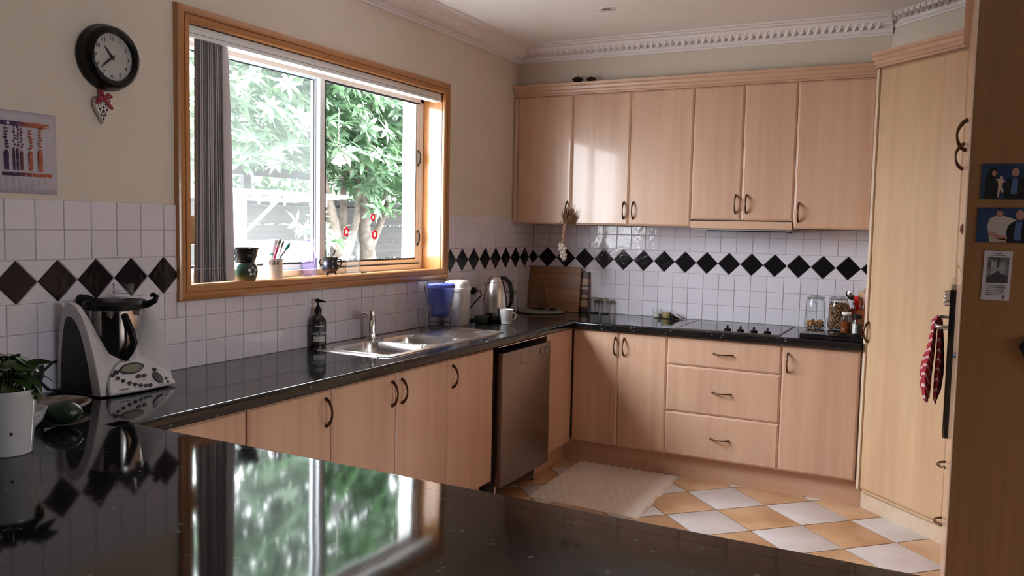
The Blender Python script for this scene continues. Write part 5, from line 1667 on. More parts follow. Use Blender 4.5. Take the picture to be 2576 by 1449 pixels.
for k in range(3):
    a = 2 * pi * k / 3 + 0.6
    obj('leg', B().tube([(cb_[0] + 0.024 * cos(a), cb_[1] + 0.024 * sin(a), SZ + 0.016), (cb_[0] + 0.028 * cos(a), cb_[1] + 0.028 * sin(a), SZ)], [0.005, 0.003], 8), MT['black'], cl)
for s_ in (-1, 1):
    o3 = Vector(cb_)
    obj('handle', B().tube([o3 + vr * s_ * 0.034 + Vector((0, 0, 0.078)), o3 + vr * s_ * 0.050 + Vector((0, 0, 0.080)), o3 + vr * s_ * 0.054 + Vector((0, 0, 0.062)), o3 + vr * s_ * 0.048 + Vector((0, 0, 0.048)), o3 + vr * s_ * 0.037 + Vector((0, 0, 0.050))], 0.0035, 8), MT['black'], cl, smooth=60)
sb = root('stub_brush', Vector(cb_) + Vector((0, 0, 0.03)), 'short silver and dark brush standing in the small cauldron', 'brush')
obj('handle', B().tube([Vector(cb_) + Vector((0, 0, 0.018)), Vector(cb_) + vr * 0.012 + Vector((0, 0, 0.100))], 0.005, 8), MT['chrome'], sb)
obj('tip', B().tube([Vector(cb_) + vr * 0.012 + Vector((0, 0, 0.100)), Vector(cb_) + vr * 0.022 + Vector((0, 0, 0.124))], [0.006, 0.005], 8), mbr, sb)
mb = (-0.050, -1.962, SZ)
m_ = root('milk_bottle', mb, 'tall clear glass milk bottle on the right half of the sill', 'bottle')
vessel(m_, 'body', [(0.033, 0), (0.037, 0.003), (0.038, 0.010), (0.038, 0.130), (0.036, 0.148), (0.026, 0.178), (0.0215, 0.192), (0.0215, 0.200), (0.0235, 0.202), (0.0235, 0.212), (0.0215, 0.214)], MT['glass'], 36, mb, 0.003, 0.007)
tag(obj('bottle_cap', B().lathe([(0.014, 0), (0.015, 0.001), (0.015, 0.007), (0, 0.008)], 20, (-0.030, -1.895, SZ), cap1=False), MT['black'], None, loc=(-0.030, -1.895, SZ)), 'small black bottle cap lying right of the milk bottle', 'cap')

# ------------------------------------------------------------------ blind
bl = root('vertical_blind', (-0.05, -2.9, 2.2), 'grey vertical blind drawn into a bunch at the left of the window', 'blind')
hr_ = B().box(-0.052, -0.004, WY0 + 0.006, WY1 - 0.006, 2.196, 2.226).box(-0.056, -0.002, WY0 + 0.006, WY1 - 0.006, 2.180, 2.195)
obj('head_rail', hr_, MT['alu'], bl, bev=0.002)
obj('rail_groove', B().box(-0.0018, -0.0012, WY0 + 0.006, WY1 - 0.006, 2.1948, 2.1965), MT['greyp'], bl, smooth=0)
msl = plain('grey_blind_fabric', (0.52, 0.51, 0.55), 0.85, var=0.04, bump=0.3, bscale=600)
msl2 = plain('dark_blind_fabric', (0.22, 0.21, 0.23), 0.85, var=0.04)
mcr = backlit('pale_blind_backing', (0.60, 0.58, 0.62), 0.06, 0.85)
NS = 22
vd = Vector((-0.72, 0.69, 0))
for k in range(NS):
    t = k / (NS - 1)
    yt_ = -2.990 + 0.135 * t
    yb_ = -2.998 + 0.155 * t
    x_ = -0.014 + 0.003 * sin(k * 2.1)
    rings = []
    for z, yy, w in ((2.183, yt_, 1.0), (1.9, yt_ * 0.7 + yb_ * 0.3, 1), (1.50, yt_ * 0.3 + yb_ * 0.7, 1), (1.288, yb_, 1), (1.284, yb_ - 0.001, 0.9), (1.255, yb_ - 0.002 + 0.004 * (t - 0.3), 1), (1.228, yb_ + 0.006 * (t - 0.5), 0.95)):
        a = Vector((x_, yy, z))
        e = vd * 0.062 * w
        n_ = Vector((0.69, 0.72, 0)) * 0.0021
        c_ = a + e * 0.5 + Vector((0.69, 0.72, 0)) * 0.003
        rings.append([tuple(a - n_), tuple(c_ - n_), tuple(a + e - n_), tuple(a + e + n_), tuple(c_ + n_), tuple(a + n_)])
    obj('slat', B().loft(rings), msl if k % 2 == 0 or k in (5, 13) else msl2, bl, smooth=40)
rings = []
for z, y0_, y1_ in ((2.183, -2.856, -2.800), (1.9, -2.850, -2.785), (1.50, -2.842, -2.774), (1.228, -2.838, -2.768)):
    rings.append([(-0.030, y0_, z), (-0.024, (y0_ + y1_) / 2, z), (-0.034, y1_, z), (-0.036, y1_, z), (-0.026, (y0_ + y1_) / 2, z), (-0.032, y0_, z)])
obj('slat', B().loft(rings), mcr, bl, smooth=40)['label'] = 'pale end slat turned to the room'
chn = B()
for k in range(NS - 1):
    t = (k + 0.5) / (NS - 1)
    chn.ball((-0.012, -2.996 + 0.153 * t, 1.284), 0.0028, 6, 4)
obj('spacer_chain', chn, MT['cream'], bl, smooth=60)['kind'] = 'stuff'
cw = root('cord_winder', (-0.004, -3.04, 1.44), 'rounded pale wooden cord winder on the left window jamb', 'winder')
obj('body', B().loft([[(x, -3.0405, z) for x, z in q_] if False else [(-0.010 + 0.016 * cos(a), y_, 1.440 + 0.058 * (1 if sin(a) > 0 else -1) * abs(sin(a)) ** 0.35) for a in [2 * pi * i / 24 for i in range(24)]] for y_ in (-3.040, -3.034, -3.014, -3.010)]), MT['spoon'], cw, smooth=60)

# ------------------------------------------------------------------ hanging in the window
an = root('angel_ornament', (-0.105, -2.005, 1.83), 'silver and white angel ornament on a bead chain against the right pane', 'ornament')
ac = B()
for k in range(26): ac.ball((-0.105, -2.005, 2.045 - k * 0.0068), 0.0032 if k % 6 else 0.0055, 6, 4)
obj('bead_chain', ac, MT['chrome'], an, smooth=60)
ah = Vector((-0.105, -2.005, 1.835))
def fan(r0_, r1_, a0, a1, z0, n=10, t=0.003, off=0.0):
    rr_ = []
    for i in range(n + 1):
        a = a0 + (a1 - a0) * i / n
        d_ = vr * sin(a) + Vector((0, 0, -cos(a)))
        f_ = Vector((0.46, -0.887, 0)) * t
        o_ = ah + Vector((0, 0, z0)) + Vector((0.46, -0.887, 0)) * off
        rr_.append([tuple(o_ + d_ * r0_), tuple(o_ + d_ * r1_), tuple(o_ + d_ * r1_ + f_), tuple(o_ + d_ * r0_ + f_)])
    return B().loft(rr_)
obj('skirt', fan(0.006, 0.070, -0.62, 0.62, 0.0), backlit('white_shell', (0.75, 0.75, 0.75), 0.15), an, smooth=30)
obj('skirt_side', fan(0.012, 0.058, -0.95, 0.95, 0.002, off=-0.004), MT['glassd'], an, smooth=30)
wing = B()
for s_ in (-1, 1):
    for zz in (0.030, 0.014):
        pts = [ah + vr * s_ * (0.006 + 0.026 * sin(pi * i / 10)) + Vector((0, 0, zz + 0.010 * cos(2 * pi * i / 10) * (0.5 + 0.5))) for i in range(11)]
        pts = [ah + vr * s_ * (0.020 + 0.018 * cos(2 * pi * i / 12)) + Vector((0, 0, zz + 0.008 * sin(2 * pi * i / 12))) for i in range(12)]
        wing.tube(pts, 0.0018, 6, closed=True)
obj('wings', wing, MT['black'], an, smooth=60)
obj('head', B().ball(tuple(ah + Vector((0, 0, 0.022))), 0.008, 10, 8), MT['glassd'], an, smooth=60)
for y, z, r_, lab in ((-1.692, 1.512, 0.021, 'upper red ring suncatcher on the right pane'), (-1.676, 1.418, 0.025, 'lower and larger red ring suncatcher on the right pane'), (-1.915, 1.432, 0.024, 'red ring suncatcher partly hidden behind the milk bottle')):
    st = root('suncatcher', (-0.128, y, z), lab, 'suncatcher')
    prof = [(r_ * 0.52, 0.0), (r_, 0.0), (r_, 0.003), (r_ * 0.52, 0.003)]
    obj('ring', B().lathe(prof + [prof[0]], 24, (-0.131, y, z), 'X', cap0=False, cap1=False), backlit('pinkish_red_resin', (0.70, 0.04, 0.10), 0.25), st)
    obj('centre', B().lathe([(r_ * 0.53, 0.0005), (r_ * 0.53, 0.002)], 20, (-0.131, y, z), 'X'), backlit('suncatcher_centre', (0.62, 0.66, 0.60), 0.35), st)

# ------------------------------------------------------------------ clock and heart
ck_ = root('wall_clock', (0.001, -3.392, 2.030), 'round wall clock with thick black rim and pale dial', 'clock')
kc_ = (0.001, -3.392, 2.030)
obj('rim', B().lathe([(0.112, 0.0), (0.1135, 0.004), (0.1135, 0.012), (0.108, 0.022), (0.108, 0.030), (0.104, 0.044), (0.096, 0.054), (0.088, 0.057), (0.081, 0.053), (0.080, 0.044), (0.0795, 0.034)], 56, kc_, 'X', cap0=True, cap1=False), plain('black_clock_rim', (0.004, 0.004, 0.004), 0.22, var=0, spec=0.25), ck_, smooth=50)
obj('dial', B().lathe([(0.0795, 0.030), (0.0795, 0.034)], 48, kc_, 'X'), plain('clock_dial', (0.46, 0.46, 0.45), 0.6, var=0.02), ck_)
for h in range(1, 13):
    a = radians(90 - 30 * h)
    text('numeral', str(h), 0.0195, (0.0358, kc_[1] + 0.063 * cos(a), kc_[2] + 0.063 * sin(a)), ROT_L, MT['ink'], ck_, ext=0.0002)
def hand(name, hrs_deg, L, w, x):
    a = radians(90 - hrs_deg)
    d = Vector((0, cos(a), sin(a))); s_ = Vector((0, -sin(a), cos(a)))
    c_ = Vector((x, kc_[1], kc_[2]))
    rings = []
    for t, ww in ((-0.012, w * 0.5), (0, w * 0.8), (L * 0.35, w * 0.9), (L * 0.75, w * 0.55), (L, w * 0.1)):
        rings.append([tuple(c_ + d * t + s_ * ww), tuple(c_ + d * t - s_ * ww), tuple(c_ + d * t - s_ * ww + Vector((0.0012, 0, 0))), tuple(c_ + d * t + s_ * ww + Vector((0.0012, 0, 0)))])
    obj(name, B().loft(rings), plain(name + '_metal', (0.03, 0.014, 0.014), 0.4, var=0), ck_)
hand('hour_hand', 319, 0.045, 0.0042, 0.0375)
hand('minute_hand', 228, 0.062, 0.0038, 0.0395)
obj('hub', B().lathe([(0.0055, 0.036), (0.005, 0.042), (0, 0.043)], 14, kc_, 'X', cap1=False), MT['ink'], ck_)
hh = root('heart_ornament', (0.012, -3.418, 1.86), 'white heart with black floral print hanging under the clock on red ribbon', 'ornament')
def heart(y0_, z0_, s_, x0_, x1_):
    pts = []
    for i in range(32):
        t = 2 * pi * i / 32
        yy = 16 * sin(t) ** 3 / 16
        zz = (13 * cos(t) - 5 * cos(2 * t) - 2 * cos(3 * t) - cos(4 * t)) / 16
        pts.append((y0_ + s_ * 0.80 * yy, z0_ + s_ * (1.35 if zz < 0 else 1.0) * zz))
    mid = lambda f: [(y0_ + (a - y0_) * f, z0_ + (b2 - z0_) * f) for a, b2 in pts]
    return B().loft([[(x0_, a, b2) for a, b2 in mid(0.93)], [(x0_ + 0.003, a, b2) for a, b2 in pts], [(x1_ - 0.003, a, b2) for a, b2 in pts], [(x1_, a, b2) for a, b2 in mid(0.93)]])
obj('body', heart(-3.418, 1.858, 0.040, 0.004, 0.022), plain('white_painted_wood', (0.66, 0.62, 0.60), 0.5), hh, smooth=50)
pr_ = B()
def vine(p, q, n=5):
    pass
for yy, zz, r_ in ((0, -0.045, 0.004), (0, -0.033, 0.003), (-0.008, -0.030, 0.003), (0.008, -0.030, 0.003), (0, -0.018, 0.006), (-0.013, -0.012, 0.004), (0.013, -0.012, 0.004), (0, -0.002, 0.004), (-0.020, 0.008, 0.005), (0.020, 0.008, 0.005), (-0.009, 0.006, 0.003), (0.009, 0.006, 0.003), (-0.024, 0.020, 0.004), (0.024, 0.020, 0.004), (-0.013, 0.020, 0.003), (0.013, 0.020, 0.003)):
    pr_.lathe([(r_, 0.0), (r_, 0.0006)], 8, (0.0222, -3.418 + yy, 1.862 + zz), 'X')
for s_ in (-1, 1):
    pr_.tube([(0.0224, -3.418, 1.862 - 0.045), (0.0224, -3.418 + s_ * 0.008, 1.862 - 0.022), (0.0224, -3.418 + s_ * 0.020, 1.862), (0.0224, -3.418 + s_ * 0.026, 1.862 + 0.020)], 0.0010, 5)
    pr_.tube([(0.0224, -3.418, 1.862 - 0.010), (0.0224, -3.418 + s_ * 0.010, 1.862 - 0.003), (0.0224, -3.418 + s_ * 0.012, 1.862 + 0.010)], 0.0010, 5)
obj('floral_print', pr_, MT['ink'], hh)
mrib = plain('red_ribbon', (0.30, 0.03, 0.05), 0.7, var=0.05)
def ribbon(pts, w, name='ribbon'):
    rings = []
    for x, y, z in pts:
        rings.append([(x, y - w, z), (x, y + w, z), (x + 0.001, y + w, z), (x + 0.001, y - w, z)])
    return rings
obj('ribbon', B().loft(ribbon([(0.008, -3.418, 1.925), (0.012, -3.418, 1.905), (0.024, -3.418, 1.888)], 0.009)), mrib, hh)
bw_ = B()
for s_, dz_ in ((-1, -0.006), (1, 0.010)):
    bw_.tube([(0.026, -3.418, 1.888), (0.030, -3.418 + s_ * 0.016, 1.888 + dz_ + 0.006), (0.028, -3.418 + s_ * 0.030, 1.888 + dz_), (0.028, -3.418 + s_ * 0.016, 1.886 + dz_ - 0.006), (0.026, -3.418, 1.886)], [0.005, 0.006, 0.006, 0.006, 0.004], 6, flat=0.5)
bw_.tube([(0.026, -3.418, 1.888), (0.026, -3.398, 1.868), (0.025, -3.384, 1.856)], [0.005, 0.006, 0.006], 6, flat=0.5)
bw_.tube([(0.026, -3.418, 1.888), (0.026, -3.436, 1.876), (0.025, -3.448, 1.870)], [0.005, 0.006, 0.006], 6, flat=0.5)
obj('bow', bw_, mrib, hh, smooth=60)

# ------------------------------------------------------------------ calendar print on the wall
cal = root('calendar', (0.001, -3.675, 1.68), 'white paper calendar with a purple and orange tree print on the wall', 'calendar')
mpap = plain('calendar_paper', (0.50, 0.47, 0.54), 0.8, var=0.02)
sheet = B()
vv, ff = [], []
for i in range(9):
    for j in range(11):
        y = -3.785 + 0.205 * i / 8; z = 1.552 + 0.258 * j / 10
        vv.append((0.0022 + 0.003 * (i / 8) ** 2 * (1 - j / 10) + 0.001 * sin(j), y, z))
for i in range(8):
    for j in range(10):
        a = i * 11 + j; ff.append((a, a + 11, a + 12, a + 1))
so2 = obj('sheet', sheet.add(vv, ff), mpap, cal, smooth=80)
md = so2.modifiers.new('thick', 'SOLIDIFY'); md.thickness = 0.0006; md.offset = -1
PX = 0.0066
ym0, ym1 = -3.765, -3.605
grad = [(0.0, (0.035, 0.02, 0.07)), (0.30, (0.06, 0.025, 0.08)), (0.48, (0.20, 0.05, 0.06)), (0.62, (0.38, 0.09, 0.045)), (1.0, (0.42, 0.12, 0.05))]
mpr = ramp_print('tree_print_colours', grad, 'Y', 0.8, ((0.50, 0.46, 0.52), 120.0, 0.60))
obj('print_bar', B().box(PX - 0.002, PX, -3.768, -3.607, 1.762, 1.776), mpr, cal, smooth=0)
obj('print_bar', B().box(PX - 0.002, PX, -3.760, -3.598, 1.606, 1.617), mpr, cal, smooth=0)
tree = B()
cols = [(-3.746, 0.013), (-3.722, 0.0045), (-3.710, 0.0055), (-3.697, 0.0060), (-3.668, 0.012), (-3.636, 0.014)]
rnd = random.Random(11)
for y, w in cols:
    top = 1.685 + rnd.uniform(-0.008, 0.012)
    tree.loft([[(PX - 0.002, y - w / 2, 1.624), (PX, y - w / 2, 1.624), (PX, y + w / 2, 1.624), (PX - 0.002, y + w / 2, 1.624)], [(PX - 0.002, y - w / 2 - 0.001, top - 0.008), (PX, y - w / 2 - 0.001, top - 0.008), (PX, y + w / 2, top - 0.008), (PX - 0.002, y + w / 2, top - 0.008)], [(PX - 0.002, y - w * 0.2, top), (PX, y - w * 0.2, top), (PX, y + w * 0.2, top), (PX - 0.002, y + w * 0.2, top)]])
    for k in range(7):
        zz = top + 0.008 + k * 0.0095
        rw = w * rnd.uniform(0.35, 0.62)
        c_ = (y + rnd.uniform(-0.003, 0.003), zz)
        pts = [(c_[0] + rw * cos(2 * pi * i / 7) * rnd.uniform(0.6, 1.1), c_[1] + 0.0042 * sin(2 * pi * i / 7) * rnd.uniform(0.7, 1.2)) for i in range(7)]
        tree.loft([[(PX - 0.002, a, b2) for a, b2 in pts], [(PX, a, b2) for a, b2 in pts]])
obj('tree_print', tree, mpr, cal, smooth=0)
mday = plain('faint_calendar_ink', (0.36, 0.34, 0.42), 0.8, var=0)
dg = B()
for r_ in range(6):
    for c_ in range(7):
        dg.box(PX - 0.0025, PX - 0.0015, -3.752 + c_ * 0.021, -3.742 + c_ * 0.021, 1.594 - r_ * 0.0068, 1.5965 - r_ * 0.0068)
obj('date_grid', dg, mday, cal, smooth=0)

# ------------------------------------------------------------------ food processor
fpx = root('food_processor', (0.12, -3.455, BZ), 'white food processor with steel bowl, black lid and button panel', 'food processor')
mwh = plain('food_processor_white', (0.60, 0.59, 0.62), 0.32, var=0.01)
FY0, FY1 = -3.602, -3.318
FX0 = 0.018
FB = BZ + 0.012
def fp_prof(t):
    """side profile (x, z) at cross position t in -1..1; arch with height depending on t"""
    H = 0.105 + 0.183 * min(1.0, abs(t) * 1.25) ** 1.5
    pts = []
    n = 26
    xf = 0.236 - 0.018 * max(0.0, 1 - abs(t) ** 3)
    for i in range(n + 1):
        s_ = i / n
        if s_ < 0.40:
            u = s_ / 0.40
            x = FX0 + 0.055 * u ** 1.7
            z = H * (1 - (1 - u) ** 1.8) if H > 0.2 else H * min(1, 1 - (1 - u) ** 1.6)
        else:
            u = (s_ - 0.40) / 0.60
            x = FX0 + 0.055 + (xf - FX0 - 0.055) * (u ** 0.80)
            z = H * (1 - u ** 1.9) if H > 0.16 else H * (1 - u ** 4)
        pts.append((x, max(0.0, z)))
    return pts
rings = []
ts = [-1.0, -0.985, -0.95, -0.85, -0.7, -0.55, -0.4, -0.25, -0.1, 0.1, 0.25, 0.4, 0.55, 0.7, 0.85, 0.95, 0.985, 1.0]
for t in ts:
    y = (FY0 + FY1) / 2 + t * (FY1 - FY0) / 2
    k = 0.985 if abs(t) == 1.0 else 1.0
    pr_ = fp_prof(t)
    ring = [(FX0 + (x - FX0) * k, y, FB + z * k) for x, z in pr_]
    ring.append((FX0 + 0.215, y, FB - 0.006)); ring.append((FX0, y, FB - 0.006))
    rings.append(ring)
obj('housing', B().loft(rings), mwh, fpx, smooth=45)
# dark recessed side with a grey-white rim
for y, s_ in ((FY0, -1), (FY1, 1)):
    pr_ = fp_prof(1.0)
    cxm = 0.105
    ins = [(cxm + (x - cxm) * 0.72 - 0.004, z * 0.86) for x, z in pr_]
    rr_ = [(x, y + s_ * 0.0012, FB - 0.004 + z) for x, z in ins]
    r2 = [(x, y - s_ * 0.004, FB - 0.004 + z) for x, z in ins]
    obj('side_recess', B().loft([r2, rr_]), plain('matt_black_side', (0.008, 0.008, 0.010), 0.5, var=0), fpx, smooth=0)
ft = B()
for x in (0.05, 0.20):
    for y in (-3.57, -3.35): ft.lathe([(0.012, 0.0), (0.012, 0.008)], 12, (x, y, BZ + 0.0005))
obj('feet', ft, MT['black'], fpx)
# control panel
PA = Vector((0.252, -3.578, FB + 0.000)); PB = Vector((0.246, -3.322, FB + 0.000))
pn = Vector((0.80, 0, 0.60)).normalized()
pu_ = Vector((-0.60, 0, 0.80)).normalized()
pyv = Vector((0, 1, 0))
Lp = 0.256
def pan_pt(s_, h, out=0.0):
    """s 0..1 along the panel's foot, h metres up the slope"""
    bow = 0.010 * sin(pi * s_)
    return tuple(PA + pyv * Lp * s_ + Vector((bow, 0, 0)) + pu_ * h + pn * out)
up_, lo_ = [], []
for i in range(25):
    s_ = i / 24
    up_.append((s_, 0.004 + 0.118 * max(0.0, sin(pi * s_)) ** 0.62 + 0.004))
outl = up_ + [(i / 24, -0.002) for i in range(24, -1, -1)]
obj('control_panel', B().loft([[pan_pt(s_, h, -0.010) for s_, h in outl], [pan_pt(s_, h, -0.002) for s_, h in outl], [pan_pt(0.5 + (s_ - 0.5) * 0.975, 0.003 + h * 0.955, 0.001) for s_, h in outl]]), mwh, fpx, smooth=40)
def zo(X, Y):
    s_ = (X - 745) / 745.0
    base = 1320 - 170 * s_
    return s_, max(0.004, (base - Y) / 330.0 * 0.118)
def pdisc(name, X, Y, ws, hh, mat, n=16, th=0.003, tilt=0.0, pointy=1.0, par=None):
    s0_, h0_ = zo(X, Y)
    pts = []
    for i in range(n):
        a = 2 * pi * i / n
        u, v = ws * cos(a), hh * (abs(sin(a)) ** pointy) * (1 if sin(a) >= 0 else -1)
        u, v = u * cos(tilt) - v * sin(tilt), u * sin(tilt) + v * cos(tilt)
        pts.append((s0_ + u / Lp, h0_ + v))
    return obj(name, B().loft([[pan_pt(a, b2, 0.0) for a, b2 in pts], [pan_pt(a, b2, 0.001 + th) for a, b2 in pts]]), mat, fpx, smooth=30)
mbtn = plain('dark_button', (0.012, 0.012, 0.022), 0.4, var=0)
for X, Y in ((840, 1115), (877, 1142), (917, 1166), (968, 1187), (1018, 1198), (1070, 1205), (1122, 1204), (1174, 1197)):
    pdisc('button', X, Y, 0.0070, 0.0060, mbtn)
pdisc('button', 885, 1080, 0.0095, 0.0075, mbtn)
pdisc('button', 1302, 1020, 0.0080, 0.0070, mbtn)
pdisc('button', 1090, 1105, 0.0100, 0.0065, mbtn, pointy=1.4)
pdisc('button', 1155, 1095, 0.0100, 0.0065, mbtn, pointy=1.4)
pdisc('button', 1385, 1113, 0.0055, 0.0050, mbtn); pdisc('button', 1390, 1150, 0.0055, 0.0050, mbtn)
pdisc('display_bezel', 1062, 1018, 0.0520, 0.0200, mbtn, 24, 0.0010, 0.10, 1.5)
pdisc('display', 1060, 1022, 0.0400, 0.0150, plain('lcd', (0.16, 0.17, 0.12), 0.2, var=0), 24, 0.0022, 0.08, 1.3)
pdisc('dial', 1293, 1110, 0.0150, 0.0230, mbtn, 20, 0.0060, 0.35)
mth = radians(-0)
rotp = Matrix((pyv, pu_, pn)).transposed().to_euler()
def ptext(s, X, Y, size, mat):
    s0_, h0_ = zo(X, Y)
    text('lettering', s, size, pan_pt(s0_, h0_, 0.0016), rotp, mat, fpx)
mgi = plain('grey_ink', (0.16, 0.15, 0.17), 0.6, var=0)
ptext('thermomix', 1030, 940, 0.0095, mgi)
ptext('VORWERK', 890, 1262, 0.0085, mgi)
# tick marks under the buttons
tk = B()
for X, Y in ((850, 1165), (900, 1190), (955, 1215), (1010, 1232), (1070, 1238), (1130, 1236), (1160, 1232), (945, 1097), (1140, 1140), (1330, 1195), (1300, 1205), (1412, 1112)):
    s0_, h0_ = zo(X, Y)
    tk.loft([[pan_pt(s0_ + a / Lp, h0_ + b2, 0.0008) for a, b2 in ((-0.004, -0.0008), (0.004, -0.0008), (0.004, 0.0008), (-0.004, 0.0008))], [pan_pt(s0_ + a / Lp, h0_ + b2, 0.0016) for a, b2 in ((-0.004, -0.0008), (0.004, -0.0008), (0.004, 0.0008), (-0.004, 0.0008))]])
obj('button_marks', tk, mgi, fpx, smooth=0)
# mixing bowl, lid, measuring cup
bcx, bcy = 0.112, -3.452
obj('bowl', B().lathe([(0.045, 0.085), (0.056, 0.095), (0.072, 0.150), (0.080, 0.220), (0.083, 0.270), (0.086, 0.272)], 40, (bcx, bcy, BZ)), MT['steel'], fpx, smooth=50)
obj('bowl_foot', B().lathe([(0.050, 0.075), (0.060, 0.080), (0.064, 0.104), (0.060, 0.112)], 36, (bcx, bcy, BZ)), MT['black'], fpx, smooth=50)
fdir = Vector((0.72, 0.69, 0)).normalized(); fdir = Vector((0.93, 0.05, 0)).normalized()
fo = Vector((bcx, bcy, BZ))
hs_ = Vector((0.887, 0.46, 0)); hf_ = Vector((0.46, -0.887, 0))
pts = [(0.030, 0.262), (0.058, 0.250), (0.078, 0.205), (0.088, 0.165), (0.074, 0.135), (0.050, 0.108), (0.024, 0.086)]
obj('handle', B().tube([fo + hs_ * a + hf_ * 0.055 + Vector((0, 0, z)) for a, z in pts], [0.014, 0.014, 0.013, 0.013, 0.014, 0.016, 0.018], 10, flat=0.7), MT['black'], fpx, smooth=60)
obj('handle_plate', B().loft([[tuple(fo + hs_ * a + hf_ * d + Vector((0, 0, z))) for a, d in ((-0.006, 0.070), (0.044, 0.062), (0.046, 0.072), (-0.006, 0.086))] for z in (0.082, 0.100, 0.270)]), MT['black'], fpx, smooth=30, bev=0.003)
lid = [(0.030, 0.292), (0.060, 0.294), (0.092, 0.296), (0.100, 0.292), (0.100, 0.278), (0.090, 0.272), (0.03, 0.272)]
obj('lid', B().lathe([(0.090, 0.272), (0.101, 0.278), (0.103, 0.290), (0.096, 0.300), (0.060, 0.304), (0.0, 0.305)], 44, (bcx, bcy, BZ), sx=1.0, cap1=False), MT['black'], fpx, smooth=40)
lz = BZ + 0.288
obj('lid_arm', B().tube([fo + hs_ * 0.085 + Vector((0, 0, 0.286)), fo + hs_ * 0.115 + Vector((0, 0, 0.290)), fo + hs_ * 0.136 + Vector((0, 0, 0.302)), fo + hs_ * 0.142 + Vector((0, 0, 0.318)), fo + hs_ * 0.132 + Vector((0, 0, 0.324)), fo + hs_ * 0.122 + Vector((0, 0, 0.318))], [0.016, 0.012, 0.010, 0.009, 0.008, 0.006], 10), MT['black'], fpx, smooth=60)
obj('lid_arm', B().tube([fo - hs_ * 0.07 + Vector((0, 0, 0.288)), fo - hs_ * 0.100 + Vector((0, 0, 0.296)), fo - hs_ * 0.122 + Vector((0, 0, 0.300)), fo - hs_ * 0.128 + Vector((0, 0, 0.300))], [0.020, 0.022, 0.020, 0.012], 12), MT['black'], fpx, smooth=60)
for s_ in (-1, 1):
    obj('clamp', B().tube([fo + hs_ * 0.078 * s_ + hf_ * 0.02 + Vector((0, 0, 0.262)), fo + hs_ * 0.096 * s_ + hf_ * 0.02 + Vector((0, 0, 0.262))], 0.010, 10), MT['greyp'], fpx)
obj('power_cord', B().tube([(0.022, -3.56, BZ + 0.10), (-0.0 + 0.012, -3.61, BZ + 0.10), (0.012, -3.645, BZ + 0.075), (0.012, -3.655, BZ + 0.040), (0.018, -3.630, BZ + 0.010), (0.035, -3.60, BZ + 0.006)], 0.004, 8), MT['black'], fpx, smooth=60)
mc = (bcx + 0.018, bcy + 0.020, BZ + 0.3055)
mcup = root('measuring_cup', mc, 'clear plastic measuring cup upside down on the food processor lid', 'cup')
vessel(mcup, 'body', [(0.030, 0), (0.031, 0.020), (0.034, 0.021), (0.034, 0.026), (0.031, 0.027), (0.034, 0.052)], MT['glass'], 28, mc, 0.002, 0.018)

# ------------------------------------------------------------------ left corner of the peninsula
mt_ = root('mortar', (0.078, -3.775, BZ), 'dark green stone mortar behind the potted plant', 'mortar')
vessel(mt_, 'body', [(0.045, 0), (0.050, 0.004), (0.055, 0.030), (0.070, 0.085), (0.074, 0.112), (0.072, 0.116)], plain('dark_green_stone', (0.016, 0.026, 0.022), 0.35, var=0.2), 32, (0.078, -3.775, BZ), 0.014, 0.012)
ps = root('potted_basil', (0.605, -4.125, BZ), 'white pot of dark leafy herb at the left edge', 'potted plant')
vessel(ps, 'pot', [(0.046, 0), (0.050, 0.004), (0.062, 0.148), (0.064, 0.150), (0.064, 0.160)], MT['china'], 36, (0.605, -4.125, BZ), 0.004, 0.006)
obj('soil', B().lathe([(0.056, 0.120), (0.058, 0.140), (0, 0.143)], 24, (0.605, -4.125, BZ), cap1=False), plain('potting_soil', (0.03, 0.02, 0.012), 0.9, var=0.3), ps)
obj('printed_mark', B().box(0.6545, 0.6575, -4.152, -4.148, BZ + 0.055, BZ + 0.062), MT['ink'], ps)
def leaf_mesh(L, Wd, mat, name='leaf', fold_=0.18, droop=0.25, n=5):
    v, f = [], []
    for i in range(n + 1):
        t = i / n
        w = Wd * sin(pi * (0.04 + 0.93 * t) ** 0.85) if 0 < i < n else (0.0006)
        z = -droop * L * t * t
        v += [(L * t, -w, z + fold_ * w), (L * t, 0, z), (L * t, w, z + fold_ * w)]
    for i in range(n):
        a = 3 * i
        f += [(a, a + 3, a + 4, a + 1), (a + 1, a + 4, a + 5, a + 2)]
    me = bpy.data.meshes.new(name)
    me.from_pydata(v, [], f); me.materials.append(mat)
    me.polygons.foreach_set('use_smooth', [True] * len(me.polygons))
    return me
mherb = cloudy('herb_leaf', (0.020, 0.045, 0.012), (0.050, 0.095, 0.025), 12, 0.35)
lme = leaf_mesh(0.060, 0.020, mherb, 'leaf')
rnd = random.Random(21)
stm_ = B()
for k in range(46):
    a = rnd.uniform(0, 2 * pi); R_ = rnd.uniform(0.008, 0.058)
    if k < 8: a = rnd.uniform(-0.9, 0.9)
    h = rnd.uniform(0.005, 0.062) if R_ > 0.03 else rnd.uniform(0.04, 0.085)
    base = Vector((0.605 + R_ * cos(a), -4.125 + R_ * sin(a), BZ + 0.155 + h))
    if k % 3 == 0: stm_.tube([(0.605 + R_ * 0.4 * cos(a), -4.125 + R_ * 0.4 * sin(a), BZ + 0.142), base], 0.0018, 5)
    o = small_part(ps, lme, base, (rnd.uniform(-0.5, 0.5), rnd.uniform(-0.35, 0.75), a + rnd.uniform(-0.7, 0.7)), (rnd.uniform(0.75, 1.25),) * 3, 'leaf')
obj('stems', stm_, mherb, ps)
pb = (0.268, -3.790, BZ)
pl_ = root('platter', pb, 'shallow marbled brown and cream platter in front of the food processor', 'platter')
